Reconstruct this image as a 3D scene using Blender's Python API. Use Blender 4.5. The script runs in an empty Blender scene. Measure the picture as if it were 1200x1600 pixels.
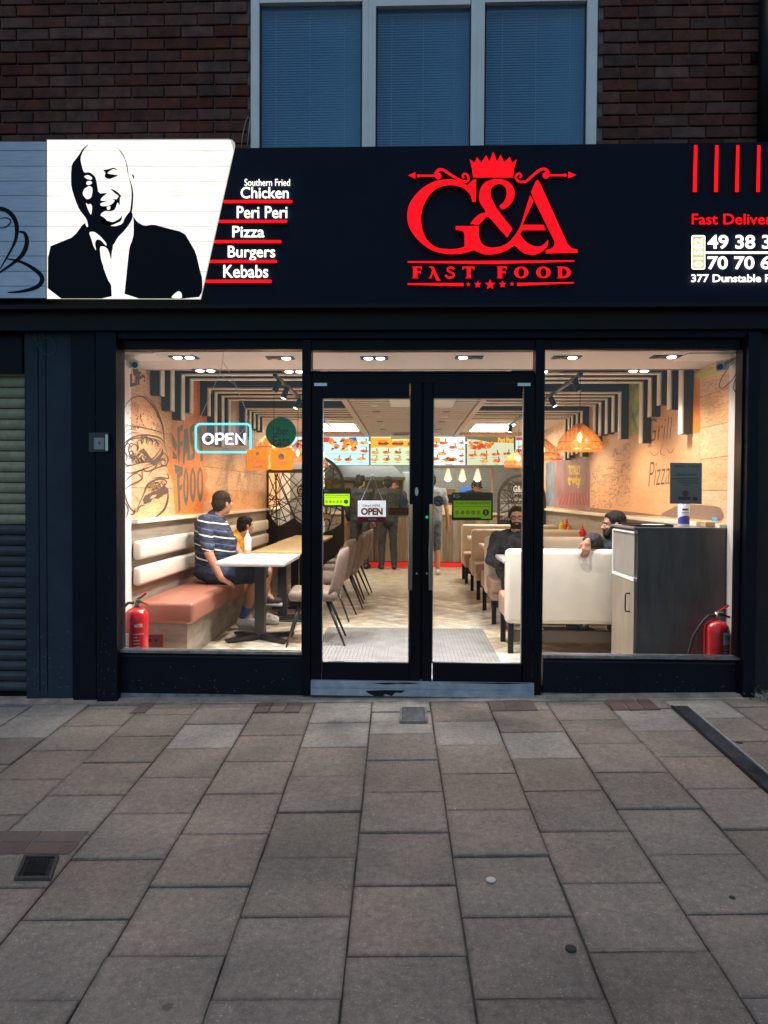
import bpy, bmesh, math, random
from mathutils import Vector, Matrix, Euler
from mathutils.geometry import tessellate_polygon
random.seed(7)
R = math.radians
sc = bpy.context.scene
col = sc.collection
# ---------------------------------------------------------------- camera
CAM = Vector((0.0, -5.05, 1.34)); FPX = 1110.0
cd = bpy.data.cameras.new('camera'); cam = bpy.data.objects.new('camera', cd); col.objects.link(cam)
ROT = Matrix.Rotation(R(1.91), 3, 'Z') @ Matrix.Rotation(R(90 - 1.29), 3, 'X') @ Matrix.Rotation(R(0.3), 3, 'Z')
cam.location = CAM; cam.rotation_euler = ROT.to_euler()
cd.sensor_fit = 'VERTICAL'; cd.sensor_height = 36; cd.lens = 36 * FPX / 1600; cd.clip_end = 500; cd.clip_start = 0.05
sc.camera = cam
# ---------------------------------------------------------------- sky, sun, exposure
w = bpy.data.worlds.new('World'); sc.world = w; w.use_nodes = True
nt = w.node_tree; nt.nodes.clear()
sky = nt.nodes.new('ShaderNodeTexSky'); sky.sky_type = 'NISHITA'; sky.sun_disc = False
SUN_EL, SUN_ROT = R(4.5), R(15)
sky.sun_elevation = SUN_EL; sky.sun_rotation = SUN_ROT; sky.altitude = 50; sky.air_density = 1.0; sky.dust_density = 0.6; sky.ozone_density = 3.0
bg = nt.nodes.new('ShaderNodeBackground'); bg.inputs[1].default_value = 0.15
ow = nt.nodes.new('ShaderNodeOutputWorld')
nt.links.new(sky.outputs[0], bg.inputs[0]); nt.links.new(bg.outputs[0], ow.inputs[0])
sd = bpy.data.lights.new('sun', 'SUN'); sd.energy = 0.35; sd.angle = R(40); sd.color = (1, .80, .62)   # very soft light of the dusk sky and street behind the viewer
so = bpy.data.objects.new('sun', sd); col.objects.link(so)
so.rotation_euler = Vector((.10, .34, -.94)).to_track_quat('-Z', 'Y').to_euler()
sc.view_settings.view_transform = 'Standard'; sc.view_settings.look = 'None'
sc.view_settings.exposure = 0.85; sc.view_settings.gamma = 1.0; sc.view_settings.use_curve_mapping = False
sc.cycles.use_denoising = True
sc.cycles.max_bounces = 8; sc.cycles.diffuse_bounces = 4; sc.cycles.glossy_bounces = 3
sc.cycles.transmission_bounces = 6; sc.cycles.transparent_max_bounces = 16
sc.cycles.caustics_reflective = False; sc.cycles.caustics_refractive = False
sc.cycles.sample_clamp_indirect = 6.0
# ---------------------------------------------------------------- helpers
def P(px, py, Y=None, X=None, Z=None):
    "the point of the plane y=Y, x=X or z=Z that a measured photo pixel sees"
    d = ROT @ Vector(((px - 600) / FPX, (800 - py) / FPX, -1.0))
    if Y is not None: t = (Y - CAM.y) / d.y
    elif X is not None: t = (X - CAM.x) / d.x
    else: t = (Z - CAM.z) / d.z
    return CAM + d * t
ORG = {}
def fix(o, parent):
    col.objects.link(o)
    if parent is not None:
        o.parent = parent; ORG[o.name] = ORG[parent.name]
def empty(name, loc, label=None, cat=None, group=None, kind=None):
    o = bpy.data.objects.new(name, None); col.objects.link(o); o.location = loc; o.empty_display_size = .1
    ORG[o.name] = Vector(loc); tag(o, label, cat, group, kind); return o
def tag(o, label=None, cat=None, group=None, kind=None):
    if label: o['label'] = label
    if cat: o['category'] = cat
    if group: o['group'] = group
    if kind: o['kind'] = kind
    return o
def link_mesh(name, vs, fs, m, parent=None, smooth=False, mi=None):
    vs = [Vector(v) for v in vs]
    if parent is not None: org = ORG[parent.name]
    else:
        xs = [v.x for v in vs]; ys = [v.y for v in vs]
        org = Vector(((min(xs) + max(xs)) / 2, (min(ys) + max(ys)) / 2, min(v.z for v in vs)))
    me = bpy.data.meshes.new(name); me.from_pydata([v - org for v in vs], [], fs)
    for q in (m if isinstance(m, (list, tuple)) else [m]): me.materials.append(q)
    if mi: me.polygons.foreach_set('material_index', mi)
    if smooth: me.polygons.foreach_set('use_smooth', [True] * len(me.polygons))
    o = bpy.data.objects.new(name, me); fix(o, parent)
    if parent is None: o.location = org; ORG[o.name] = org
    return o
class MB:
    def __init__(s): s.v = []; s.f = []; s.m = []; s.cur = 0; s.xf = None
    def add(s, vs, fs):
        n = len(s.v)
        s.v += [(s.xf @ Vector(v)) if s.xf else Vector(v) for v in vs]
        s.f += [tuple(i + n for i in f) for f in fs]; s.m += [s.cur] * len(fs); return s
    def box(s, a, b):
        x0, x1 = sorted((a[0], b[0])); y0, y1 = sorted((a[1], b[1])); z0, z1 = sorted((a[2], b[2]))
        return s.add([(x0,y0,z0),(x1,y0,z0),(x1,y1,z0),(x0,y1,z0),(x0,y0,z1),(x1,y0,z1),(x1,y1,z1),(x0,y1,z1)],
              [(0,3,2,1),(4,5,6,7),(0,1,5,4),(1,2,6,5),(2,3,7,6),(3,0,4,7)])
    def rbox(s, a, b, r=.01, n=3, axis=None):
        "box with rounded edges"
        bm = bmesh.new(); bmesh.ops.create_cube(bm, size=1)
        lo = Vector([min(a[i], b[i]) for i in range(3)]); hi = Vector([max(a[i], b[i]) for i in range(3)])
        for v in bm.verts: v.co = Vector([lo[i] + (v.co[i] + .5) * (hi[i] - lo[i]) for i in range(3)])
        bmesh.ops.bevel(bm, geom=bm.edges[:], offset=min(r, .45 * min(hi - lo)), segments=n, profile=.5, affect='EDGES')
        bm.verts.index_update()
        s.add([v.co.copy() for v in bm.verts], [tuple(v.index for v in f.verts) for f in bm.faces]); bm.free(); return s
    def tube(s, pts, r, n=8, cap=True, r2=None):
        pts = [Vector(p) for p in pts]; k = len(pts); rs = r if isinstance(r, (list, tuple)) else [r] * k
        if r2 is not None: rs = [r + (r2 - r) * i / (k - 1) for i in range(k)]
        vs = []; prev = None
        for i, p in enumerate(pts):
            t = (pts[min(i + 1, k - 1)] - pts[max(i - 1, 0)]).normalized()
            if prev is None: u = t.orthogonal().normalized()
            else:
                u = prev - t * prev.dot(t); u = u.normalized() if u.length > 1e-6 else t.orthogonal().normalized()
            prev = u; q = t.cross(u)
            vs += [p + (u * math.cos(2*math.pi*j/n) + q * math.sin(2*math.pi*j/n)) * rs[i] for j in range(n)]
        fs = [(i*n+j, i*n+(j+1)%n, (i+1)*n+(j+1)%n, (i+1)*n+j) for i in range(k-1) for j in range(n)]
        if cap: fs += [tuple(range(n))[::-1], tuple((k-1)*n + j for j in range(n))]
        return s.add(vs, fs)
    def lathe(s, c, prof, n=20, axis='Z'):
        c = Vector(c); vs = []
        for r, h in prof:
            for j in range(n):
                a = 2*math.pi*j/n; x, y = r*math.cos(a), r*math.sin(a)
                vs.append(c + (Vector((x, y, h)) if axis == 'Z' else Vector((x, h, y)) if axis == 'Y' else Vector((h, x, y))))
        k = len(prof)
        fs = [(i*n+j, i*n+(j+1)%n, (i+1)*n+(j+1)%n, (i+1)*n+j) for i in range(k-1) for j in range(n)]
        fs += [tuple(range(n))[::-1], tuple((k-1)*n + j for j in range(n))]
        return s.add(vs, fs)
    def ell(s, c, r, rot=None, nu=16, nv=10):
        c = Vector(c); vs = []; rot = rot or Matrix.Identity(3)
        for i in range(nv + 1):
            ph = math.pi * i / nv
            for j in range(nu):
                a = 2*math.pi*j/nu
                vs.append(c + rot @ Vector((r[0]*math.sin(ph)*math.cos(a), r[1]*math.sin(ph)*math.sin(a), r[2]*math.cos(ph) + (1e-5*j if i in (0, nv) else 0))))
        return s.add(vs, [(i*nu+j, (i+1)*nu+j, (i+1)*nu+(j+1)%nu, i*nu+(j+1)%nu) for i in range(nv) for j in range(nu)])
    def cap(s, a, b, ra, rb=None, n=14):
        "tapered limb with round ends"
        a = Vector(a); b = Vector(b); rb = ra if rb is None else rb; d = (b - a); L = d.length or 1e-4; t = d / L
        pts = []; rs = []
        for q in range(5): an = math.pi/2*(1 - q/4); pts.append(a - t*ra*math.sin(an)); rs.append(max(ra*math.cos(an), 1e-4))
        for q in range(5): an = math.pi/2*(q/4); pts.append(b + t*rb*math.sin(an)); rs.append(max(rb*math.cos(an), 1e-4))
        return s.tube(pts, rs, n)
    def prism(s, loops, fmap, off, depth, sides=True):
        "loops (outline first, then holes) of 2-D points; fmap(u,v,o) -> 3-D point at offset o from the plane"
        flat = [p for l in loops for p in l]
        tris = tessellate_polygon([[Vector((p[0], p[1], 0)) for p in l] for l in loops])
        k = len(flat); vs = [fmap(p[0], p[1], off + depth) for p in flat]; fs = [tuple(t) for t in tris]
        if depth > 0 and sides:
            vs += [fmap(p[0], p[1], off) for p in flat]; fs += [(t[2]+k, t[1]+k, t[0]+k) for t in tris]
            b = 0
            for l in loops:
                n = len(l); fs += [(b+i, b+(i+1)%n, b+(i+1)%n+k, b+i+k) for i in range(n)]; b += n
        return s.add(vs, fs)
    def build(s, name, m, parent=None, smooth=False):
        return link_mesh(name, s.v, s.f, m, parent, smooth, s.m if isinstance(m, (list, tuple)) else None)
def autosmooth(o, ang=40):
    for e in o.data.edges: pass
    o.data.polygons.foreach_set('use_smooth', [True]*len(o.data.polygons))
    try: o.data.set_sharp_from_angle(angle=R(ang))
    except Exception: pass
    return o
def copy_tree(o, parent=None):
    c = o.copy(); col.objects.link(c); c.parent = parent
    ORG[c.name] = ORG.get(o.name, Vector())
    for ch in list(o.children): copy_tree(ch, c)
    return c
def on_y(Y):   # photo pixel -> plane y=Y; positive offset is towards the street
    return lambda u, v, o: P(u, v, Y=Y - o)
def on_x(X, s):  # side wall plane; s=+1: offset grows towards +x
    return lambda u, v, o: P(u, v, X=X + s * o)
def catmull(pts, n=6, closed=True):
    out = []; k = len(pts)
    rng = range(k) if closed else range(k - 1)
    for i in rng:
        p0, p1, p2, p3 = (pts[(i-1) % k], pts[i], pts[(i+1) % k], pts[(i+2) % k]) if closed else (pts[max(i-1,0)], pts[i], pts[i+1], pts[min(i+2,k-1)])
        for j in range(n):
            t = j / n; t2 = t*t; t3 = t2*t
            out.append(tuple(.5*((2*p1[a]) + (-p0[a]+p2[a])*t + (2*p0[a]-5*p1[a]+4*p2[a]-p3[a])*t2 + (-p0[a]+3*p1[a]-3*p2[a]+p3[a])*t3) for a in (0, 1)))
    if not closed: out.append(tuple(pts[-1]))
    return out
def ribbon(mb, pts, wd, fmap, off, taper=False, smooth=True):
    if smooth and len(pts) > 2: pts = catmull(pts, 5, closed=False)
    k = len(pts); L = []; Rr = []
    for i, p in enumerate(pts):
        a = pts[max(i-1, 0)]; b = pts[min(i+1, k-1)]; dx, dy = b[0]-a[0], b[1]-a[1]; l = math.hypot(dx, dy) or 1
        ww = wd * .5 * (math.sin(math.pi*(.06 + .88*i/(k-1))) if taper else 1)
        L.append((p[0]-dy/l*ww, p[1]+dx/l*ww)); Rr.append((p[0]+dy/l*ww, p[1]-dx/l*ww))
    vs = [fmap(q[0], q[1], off) for q in L + Rr]
    mb.add(vs, [(i, i+1, k+i+1, k+i) for i in range(k-1)])
_tc = {}
def text_mesh(s, bold=0, ext=0.0, shear=0):
    cu = bpy.data.curves.new('t', 'FONT'); cu.body = s; cu.size = 1; cu.offset = bold; cu.extrude = ext; cu.shear = shear; cu.resolution_u = 4
    o = bpy.data.objects.new('t', cu); me = o.to_mesh()
    vs = [v.co.copy() for v in me.vertices]; fs = [tuple(p.vertices) for p in me.polygons]
    o.to_mesh_clear(); bpy.data.objects.remove(o); bpy.data.curves.remove(cu)
    return vs, fs
def text(mb, s, box, fmap, off, depth=0.0, bold=0.0, shear=0, rot90=False):
    "text fitted into the photo-pixel box (x0,y0,x1,y1) and laid on fmap's plane"
    vs, fs = text_mesh(s, bold, .5 if depth else 0, shear)
    if not vs: return
    x0 = min(v.x for v in vs); x1 = max(v.x for v in vs); y0 = min(v.y for v in vs); y1 = max(v.y for v in vs)
    out = []
    for v in vs:
        u = (v.x-x0)/(x1-x0); q = (v.y-y0)/(y1-y0)
        if rot90: u, q = 1-q, u
        o = off + (depth * (v.z + .5) if depth else 0)
        out.append(fmap(box[0] + u*(box[2]-box[0]), box[3] + q*(box[1]-box[3]), o))
    mb.add(out, fs)
def rrect(x0, y0, x1, y1, r, n=4):
    pts = []
    for cx, cy, a0 in ((x1-r, y0+r, -90), (x1-r, y1-r, 0), (x0+r, y1-r, 90), (x0+r, y0+r, 180)):
        pts += [(cx + r*math.cos(R(a0+90*i/n)), cy + r*math.sin(R(a0+90*i/n))) for i in range(n+1)]
    return pts
def circ(cx, cy, r, n=28): return [(cx + r*math.cos(2*math.pi*i/n), cy + r*math.sin(2*math.pi*i/n)) for i in range(n)]
def star(cx, cy, r, n=5):
    return [(cx + (r if i % 2 == 0 else r*.42)*math.sin(math.pi*i/n), cy - (r if i % 2 == 0 else r*.42)*math.cos(math.pi*i/n)) for i in range(2*n)]
# ---------------------------------------------------------------- materials
def mat(name, c, rough=.5, metal=0, var=0, scale=8, bump=0, bscale=60, emit=None, estr=0, spec=.5, c2=None, rnd=0, stretch=None, coat=0, alpha=1, trans=0):
    m = bpy.data.materials.new(name); m.use_nodes = True; n = m.node_tree; b = n.nodes['Principled BSDF']
    c = tuple(c) + (1,) if len(c) == 3 else c
    b.inputs['Base Color'].default_value = c; b.inputs['Roughness'].default_value = rough; b.inputs['Metallic'].default_value = metal
    b.inputs['Specular IOR Level'].default_value = spec; b.inputs['Coat Weight'].default_value = coat
    if trans: b.inputs['Transmission Weight'].default_value = trans
    if alpha < 1: b.inputs['Alpha'].default_value = alpha
    if emit: b.inputs['Emission Color'].default_value = tuple(emit) + (1,); b.inputs['Emission Strength'].default_value = estr
    if var or c2 or rnd or bump:
        g = n.nodes.new('ShaderNodeNewGeometry'); mp = n.nodes.new('ShaderNodeMapping'); n.links.new(g.outputs['Position'], mp.inputs[0])
        if stretch: mp.inputs['Scale'].default_value = stretch
    last = None
    if var or c2:
        nz = n.nodes.new('ShaderNodeTexNoise'); nz.inputs['Scale'].default_value = scale; nz.inputs['Detail'].default_value = 6; nz.inputs['Roughness'].default_value = .62
        n.links.new(mp.outputs[0], nz.inputs['Vector'])
        rp = n.nodes.new('ShaderNodeValToRGB'); n.links.new(nz.outputs[0], rp.inputs[0])
        d = c2 if c2 else tuple(max(0, x*(1-var)) for x in c[:3]); u = c[:3] if c2 else tuple(min(1, x*(1+var)) for x in c[:3])
        rp.color_ramp.elements[0].position = .34; rp.color_ramp.elements[1].position = .66
        rp.color_ramp.elements[0].color = tuple(d)+(1,); rp.color_ramp.elements[1].color = tuple(u)+(1,)
        last = rp.outputs[0]
        mr = n.nodes.new('ShaderNodeMapRange'); mr.inputs[3].default_value = max(0, rough-.08); mr.inputs[4].default_value = min(1, rough+.1)
        n.links.new(nz.outputs[0], mr.inputs[0]); n.links.new(mr.outputs[0], b.inputs['Roughness'])
    if rnd:
        oi = n.nodes.new('ShaderNodeObjectInfo'); hs = n.nodes.new('ShaderNodeHueSaturation')
        m1 = n.nodes.new('ShaderNodeMapRange'); m1.inputs[3].default_value = 1-rnd; m1.inputs[4].default_value = 1+rnd
        n.links.new(oi.outputs['Random'], m1.inputs[0]); n.links.new(m1.outputs[0], hs.inputs['Value'])
        m2 = n.nodes.new('ShaderNodeMath'); m2.operation = 'MULTIPLY'; m2.inputs[1].default_value = 17.3; m3 = n.nodes.new('ShaderNodeMath'); m3.operation = 'FRACT'
        m4 = n.nodes.new('ShaderNodeMapRange'); m4.inputs[3].default_value = 1-rnd*1.2; m4.inputs[4].default_value = 1+rnd*1.2
        n.links.new(oi.outputs['Random'], m2.inputs[0]); n.links.new(m2.outputs[0], m3.inputs[0]); n.links.new(m3.outputs[0], m4.inputs[0]); n.links.new(m4.outputs[0], hs.inputs['Saturation'])
        if last: n.links.new(last, hs.inputs['Color'])
        else: hs.inputs['Color'].default_value = c
        last = hs.outputs[0]
    if last: n.links.new(last, b.inputs['Base Color'])
    if bump:
        nb = n.nodes.new('ShaderNodeTexNoise'); nb.inputs['Scale'].default_value = bscale; nb.inputs['Detail'].default_value = 5
        n.links.new(mp.outputs[0], nb.inputs['Vector']); bp = n.nodes.new('ShaderNodeBump'); bp.inputs['Strength'].default_value = bump; bp.inputs['Distance'].default_value = .01
        n.links.new(nb.outputs[0], bp.inputs['Height']); n.links.new(bp.outputs[0], b.inputs['Normal'])
    return m
def emi(name, c, s, sample=True):
    m = bpy.data.materials.new(name); m.use_nodes = True; n = m.node_tree; n.nodes.clear()
    e = n.nodes.new('ShaderNodeEmission'); e.inputs[0].default_value = tuple(c)+(1,); e.inputs[1].default_value = s
    o = n.nodes.new('ShaderNodeOutputMaterial'); n.links.new(e.outputs[0], o.inputs[0])
    if not sample: m.cycles.emission_sampling = 'NONE'
    return m
def glass(name, tint=(.97,.98,.98), refl=.05, rough=0.0):
    m = bpy.data.materials.new(name); m.use_nodes = True; n = m.node_tree; n.nodes.clear()
    t = n.nodes.new('ShaderNodeBsdfTransparent'); t.inputs[0].default_value = tuple(tint)+(1,)
    g = n.nodes.new('ShaderNodeBsdfGlossy'); g.inputs['Roughness'].default_value = rough
    lw = n.nodes.new('ShaderNodeFresnel'); lw.inputs[0].default_value = 1.45
    ma = n.nodes.new('ShaderNodeMath'); ma.operation = 'MULTIPLY'; ma.inputs[1].default_value = refl/.035
    mx = n.nodes.new('ShaderNodeMixShader'); o = n.nodes.new('ShaderNodeOutputMaterial')
    di = n.nodes.new('ShaderNodeBsdfDiffuse'); di.inputs[0].default_value = (.8,.8,.78,1); g2 = n.nodes.new('ShaderNodeNewGeometry'); nz = n.nodes.new('ShaderNodeTexNoise'); nz.inputs['Scale'].default_value = 5; nz.inputs['Detail'].default_value = 7; nz.inputs['Distortion'].default_value = .8
    mr = n.nodes.new('ShaderNodeMapRange'); mr.inputs[1].default_value = .45; mr.inputs[2].default_value = .8; mr.inputs[3].default_value = .0; mr.inputs[4].default_value = .014; m0 = n.nodes.new('ShaderNodeMixShader')
    n.links.new(g2.outputs['Position'], nz.inputs['Vector']); n.links.new(nz.outputs[0], mr.inputs[0]); n.links.new(mr.outputs[0], m0.inputs[0]); n.links.new(t.outputs[0], m0.inputs[1]); n.links.new(di.outputs[0], m0.inputs[2])
    n.links.new(lw.outputs[0], ma.inputs[0]); n.links.new(ma.outputs[0], mx.inputs[0]); n.links.new(m0.outputs[0], mx.inputs[1]); n.links.new(g.outputs[0], mx.inputs[2]); n.links.new(mx.outputs[0], o.inputs[0])
    return m
def plank_print(name, base, dark, scale=1.0, warm=0):
    "wood print: streaky grain along the wall, knots"
    m = mat(name, base, .55, var=.01, c2=dark, scale=3.2*scale, stretch=(1, 1.0, 7), rnd=.10)
    n = m.node_tree; b = n.nodes['Principled BSDF']; old = b.inputs['Base Color'].links[0].from_socket
    g = n.nodes.new('ShaderNodeNewGeometry'); mp = n.nodes.new('ShaderNodeMapping'); mp.inputs['Scale'].default_value = (1, 2, 14)
    nz = n.nodes.new('ShaderNodeTexNoise'); nz.inputs['Scale'].default_value = 6; nz.inputs['Detail'].default_value = 8; nz.inputs['Distortion'].default_value = 1.5
    rp = n.nodes.new('ShaderNodeValToRGB'); rp.color_ramp.elements[0].position = .38; rp.color_ramp.elements[1].position = .50
    rp.color_ramp.elements[0].color = (.62,.5,.42,1); rp.color_ramp.elements[1].color = (1,1,1,1)
    mx = n.nodes.new('ShaderNodeMixRGB'); mx.blend_type = 'MULTIPLY'; mx.inputs[0].default_value = .7
    n.links.new(g.outputs['Position'], mp.inputs[0]); n.links.new(mp.outputs[0], nz.inputs['Vector']); n.links.new(nz.outputs[0], rp.inputs[0])
    n.links.new(old, mx.inputs[1]); n.links.new(rp.outputs[0], mx.inputs[2]); n.links.new(mx.outputs[0], b.inputs['Base Color'])
    return m
navy = mat('navy paint', (.0045,.0075,.017), .5, var=.25, scale=3, bump=.04, bscale=25, spec=.18)
navy2 = mat('navy aluminium', (.003,.0045,.010), .38, var=.3, scale=5, spec=.14)
slate = mat('slate blue paint', (.030,.046,.072), .6, var=.18, scale=2.5, bump=.05, bscale=30, spec=.2)
black = mat('black plastic', (.008,.008,.010), .45, spec=.2)
blackm = mat('black steel', (.02,.02,.022), .35, .2)
white = mat('white paint', (.8,.79,.77), .5, var=.03, scale=2)
uwhite = mat('white upvc', (.84,.88,.90), .4, var=.05, scale=4)
steel = mat('brushed steel', (.55,.56,.58), .3, 1, var=.1, scale=5)
chrome = mat('polished steel', (.75,.75,.77), .15, 1)
redglow = emi('red sign light', (1,.006,.012), .85)
redside = mat('red acrylic sides', (.6,.01,.015), .35, emit=(1,.01,.015), estr=.22)
whiteglow = emi('white sign light', (1,.95,.84), 1.2)

def backlit(name, c, tr=.5):
    "thin printed vinyl: light from behind shines through"
    m = bpy.data.materials.new(name); m.use_nodes = True; n = m.node_tree; n.nodes.clear()
    d = n.nodes.new('ShaderNodeBsdfDiffuse'); t = n.nodes.new('ShaderNodeBsdfTranslucent'); mx = n.nodes.new('ShaderNodeMixShader'); o = n.nodes.new('ShaderNodeOutputMaterial')
    d.inputs[0].default_value = tuple(c)+(1,); t.inputs[0].default_value = tuple(c)+(1,); mx.inputs[0].default_value = tr
    n.links.new(d.outputs[0], mx.inputs[1]); n.links.new(t.outputs[0], mx.inputs[2]); n.links.new(mx.outputs[0], o.inputs[0]); return m
# ================================================================ PAVEMENT
gl = P(183, 1098, Y=-.1); gr = P(1160, 1091, Y=-.1)
GA = (gr.z - gl.z) / (gr.x - gl.x); GB = .033
def gz(x, y): return gl.z + GA * (x - gl.x) + GB * (y + .1)
def G(px, py, lift=0):   # photo pixel -> sloping pavement
    d = ROT @ Vector(((px-600)/FPX, (800-py)/FPX, -1.0))
    n = Vector((-GA, -GB, 1)); p0 = Vector((0, 0, gz(0, 0) + lift))
    return CAM + d * ((p0 - CAM).dot(n) / d.dot(n))
stone_m = mat('pavement stone', (.40,.325,.268), .85, c2=(.325,.285,.237), scale=2.6, rnd=.10, bump=.6, bscale=120)
def speckle(m, amt=.6, sc_=150, thr=(.62,.72)):
    n = m.node_tree; b = n.nodes['Principled BSDF']; old = b.inputs['Base Color'].links[0].from_socket
    g = n.nodes.new('ShaderNodeNewGeometry'); nz = n.nodes.new('ShaderNodeTexNoise'); nz.inputs['Scale'].default_value = sc_; nz.inputs['Detail'].default_value = 2
    rp = n.nodes.new('ShaderNodeValToRGB'); rp.color_ramp.elements[0].position = thr[0]; rp.color_ramp.elements[1].position = thr[1]
    rp.color_ramp.elements[0].color = (0,0,0,1); rp.color_ramp.elements[1].color = (amt,amt,amt,1)
    mx = n.nodes.new('ShaderNodeMixRGB'); mx.blend_type = 'ADD'; mx.inputs[0].default_value = .5
    n.links.new(g.outputs['Position'], nz.inputs['Vector']); n.links.new(nz.outputs[0], rp.inputs[0]); n.links.new(old, mx.inputs[1]); n.links.new(rp.outputs[0], mx.inputs[2])
    # broad worn and stained patches
    n2 = n.nodes.new('ShaderNodeTexNoise'); n2.inputs['Scale'].default_value = 1.1; n2.inputs['Detail'].default_value = 7; n2.inputs['Roughness'].default_value = .7
    r2 = n.nodes.new('ShaderNodeValToRGB'); r2.color_ramp.elements[0].position = .35; r2.color_ramp.elements[1].position = .62
    r2.color_ramp.elements[0].color = (.66,.68,.70,1); r2.color_ramp.elements[1].color = (1.12,1.08,1.05,1)
    m2 = n.nodes.new('ShaderNodeMixRGB'); m2.blend_type = 'MULTIPLY'; m2.inputs[0].default_value = .8
    n.links.new(g.outputs['Position'], n2.inputs['Vector']); n.links.new(n2.outputs[0], r2.inputs[0]); n.links.new(mx.outputs[0], m2.inputs[1]); n.links.new(r2.outputs[0], m2.inputs[2])
    tc = n.nodes.new('ShaderNodeTexCoord'); sx = n.nodes.new('ShaderNodeSeparateXYZ'); n.links.new(tc.outputs['Object'], sx.inputs[0]); ab = []
    for k in (0, 1):
        q_ = n.nodes.new('ShaderNodeMath'); q_.operation = 'ABSOLUTE'; n.links.new(sx.outputs[k], q_.inputs[0]); ab.append(q_)
    mxx = n.nodes.new('ShaderNodeMath'); mxx.operation = 'MAXIMUM'; n.links.new(ab[0].outputs[0], mxx.inputs[0]); n.links.new(ab[1].outputs[0], mxx.inputs[1])
    n3 = n.nodes.new('ShaderNodeTexNoise'); n3.inputs['Scale'].default_value = 22; n.links.new(g.outputs['Position'], n3.inputs['Vector'])
    ad = n.nodes.new('ShaderNodeMath'); ad.operation = 'MULTIPLY_ADD'; ad.inputs[1].default_value = .035; n.links.new(n3.outputs[0], ad.inputs[0]); n.links.new(mxx.outputs[0], ad.inputs[2])
    m4 = n.nodes.new('ShaderNodeMapRange'); m4.inputs[1].default_value = .194; m4.inputs[2].default_value = .220; m4.inputs[3].default_value = 1; m4.inputs[4].default_value = .70; n.links.new(ad.outputs[0], m4.inputs[0])
    vm = n.nodes.new('ShaderNodeMixRGB'); vm.blend_type = 'MULTIPLY'; vm.inputs[0].default_value = 1; n.links.new(m2.outputs[0], vm.inputs[1]); n.links.new(m4.outputs[0], vm.inputs[2])
    n4 = n.nodes.new('ShaderNodeTexNoise'); n4.inputs['Scale'].default_value = 38; n4.inputs['Detail'].default_value = 8; n4.inputs['Roughness'].default_value = .8; n.links.new(g.outputs['Position'], n4.inputs['Vector'])
    r4 = n.nodes.new('ShaderNodeValToRGB'); r4.color_ramp.elements[0].position = .36; r4.color_ramp.elements[1].position = .66; r4.color_ramp.elements[0].color = (.70,.70,.70,1); r4.color_ramp.elements[1].color = (1.22,1.22,1.2,1)
    v5 = n.nodes.new('ShaderNodeMixRGB'); v5.blend_type = 'MULTIPLY'; v5.inputs[0].default_value = 1; n.links.new(n4.outputs[0], r4.inputs[0]); n.links.new(vm.outputs[0], v5.inputs[1]); n.links.new(r4.outputs[0], v5.inputs[2])
    vo = n.nodes.new('ShaderNodeTexVoronoi'); vo.inputs['Scale'].default_value = 2.3; vo.inputs['Randomness'].default_value = 1; n.links.new(g.outputs['Position'], vo.inputs['Vector'])
    ad2 = n.nodes.new('ShaderNodeMath'); ad2.operation = 'MULTIPLY_ADD'; ad2.inputs[1].default_value = .03; n.links.new(n4.outputs[0], ad2.inputs[0]); n.links.new(vo.outputs['Distance'], ad2.inputs[2])
    m6 = n.nodes.new('ShaderNodeMapRange'); m6.inputs[1].default_value = .045; m6.inputs[2].default_value = .060; m6.inputs[3].default_value = .52; m6.inputs[4].default_value = 1; n.links.new(ad2.outputs[0], m6.inputs[0])
    v7 = n.nodes.new('ShaderNodeMixRGB'); v7.blend_type = 'MULTIPLY'; v7.inputs[0].default_value = 1; n.links.new(v5.outputs[0], v7.inputs[1]); n.links.new(m6.outputs[0], v7.inputs[2])
    n.links.new(v7.outputs[0], b.inputs['Base Color'])
speckle(stone_m)
grout = mat('dirty joint sand', (.10,.09,.085), .95, var=.3, scale=20, bump=.5, bscale=90)
far_m = mat('asphalt', (.05,.05,.052), .9, var=.2, scale=4, bump=.4, bscale=80)
road = MB(); road.add([(-60,-60,gz(0,-9)-.14),(60,-60,gz(0,-9)-.14),(60,-8.0,gz(0,-9)-.14),(-60,-8.0,gz(0,-9)-.14)], [(0,1,2,3)])
tag(road.build('road', far_m), 'dark asphalt road behind the viewer', kind='structure')
pv = MB(); q = .012
pv.add([(x, y, gz(x, y) - q) for x, y in ((-14,-8),(14,-8),(14,.05),(-14,.05))] + [(x, y, gz(x, y) - .3) for x, y in ((-14,-8),(14,-8),(14,.05),(-14,.05))],
       [(0,1,2,3),(0,4,5,1),(1,5,6,2),(2,6,7,3),(3,7,4,0)])
pave = pv.build('pavement', grout); tag(pave, 'grey brown paving stone pavement in front of the shop', kind='structure')
PO = ORG['pavement']
def slab(w_, d_, t_=.05, ch=.006, jit=0):
    x, y = w_/2, d_/2; c = ch
    vs = [(-x,-y,-t_),(x,-y,-t_),(x,y,-t_),(-x,y,-t_),(-x,-y,-c),(x,-y,-c),(x,y,-c),(-x,y,-c),(-x+c,-y+c,0),(x-c,-y+c,0),(x-c,y-c,0),(-x+c,y-c,0)]
    if jit:
        vs = [(a+random.uniform(-jit,jit), b+random.uniform(-jit,jit), cc) if i > 3 else (a,b,cc) for i, (a,b,cc) in enumerate(vs)]
    fs = [(8,9,10,11)] + [(i,(i+1)%4,4+(i+1)%4,4+i) for i in range(4)] + [(4+i,4+(i+1)%4,8+(i+1)%4,8+i) for i in range(4)]
    me = bpy.data.meshes.new('paving_stone'); me.from_pydata(vs, [], fs); return me
S = .40
meshes = []
for k in range(5):
    me = slab(S-.006, S-.007, ch=.004, jit=.0022); me.materials.append(stone_m); meshes.append(me)
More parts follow.
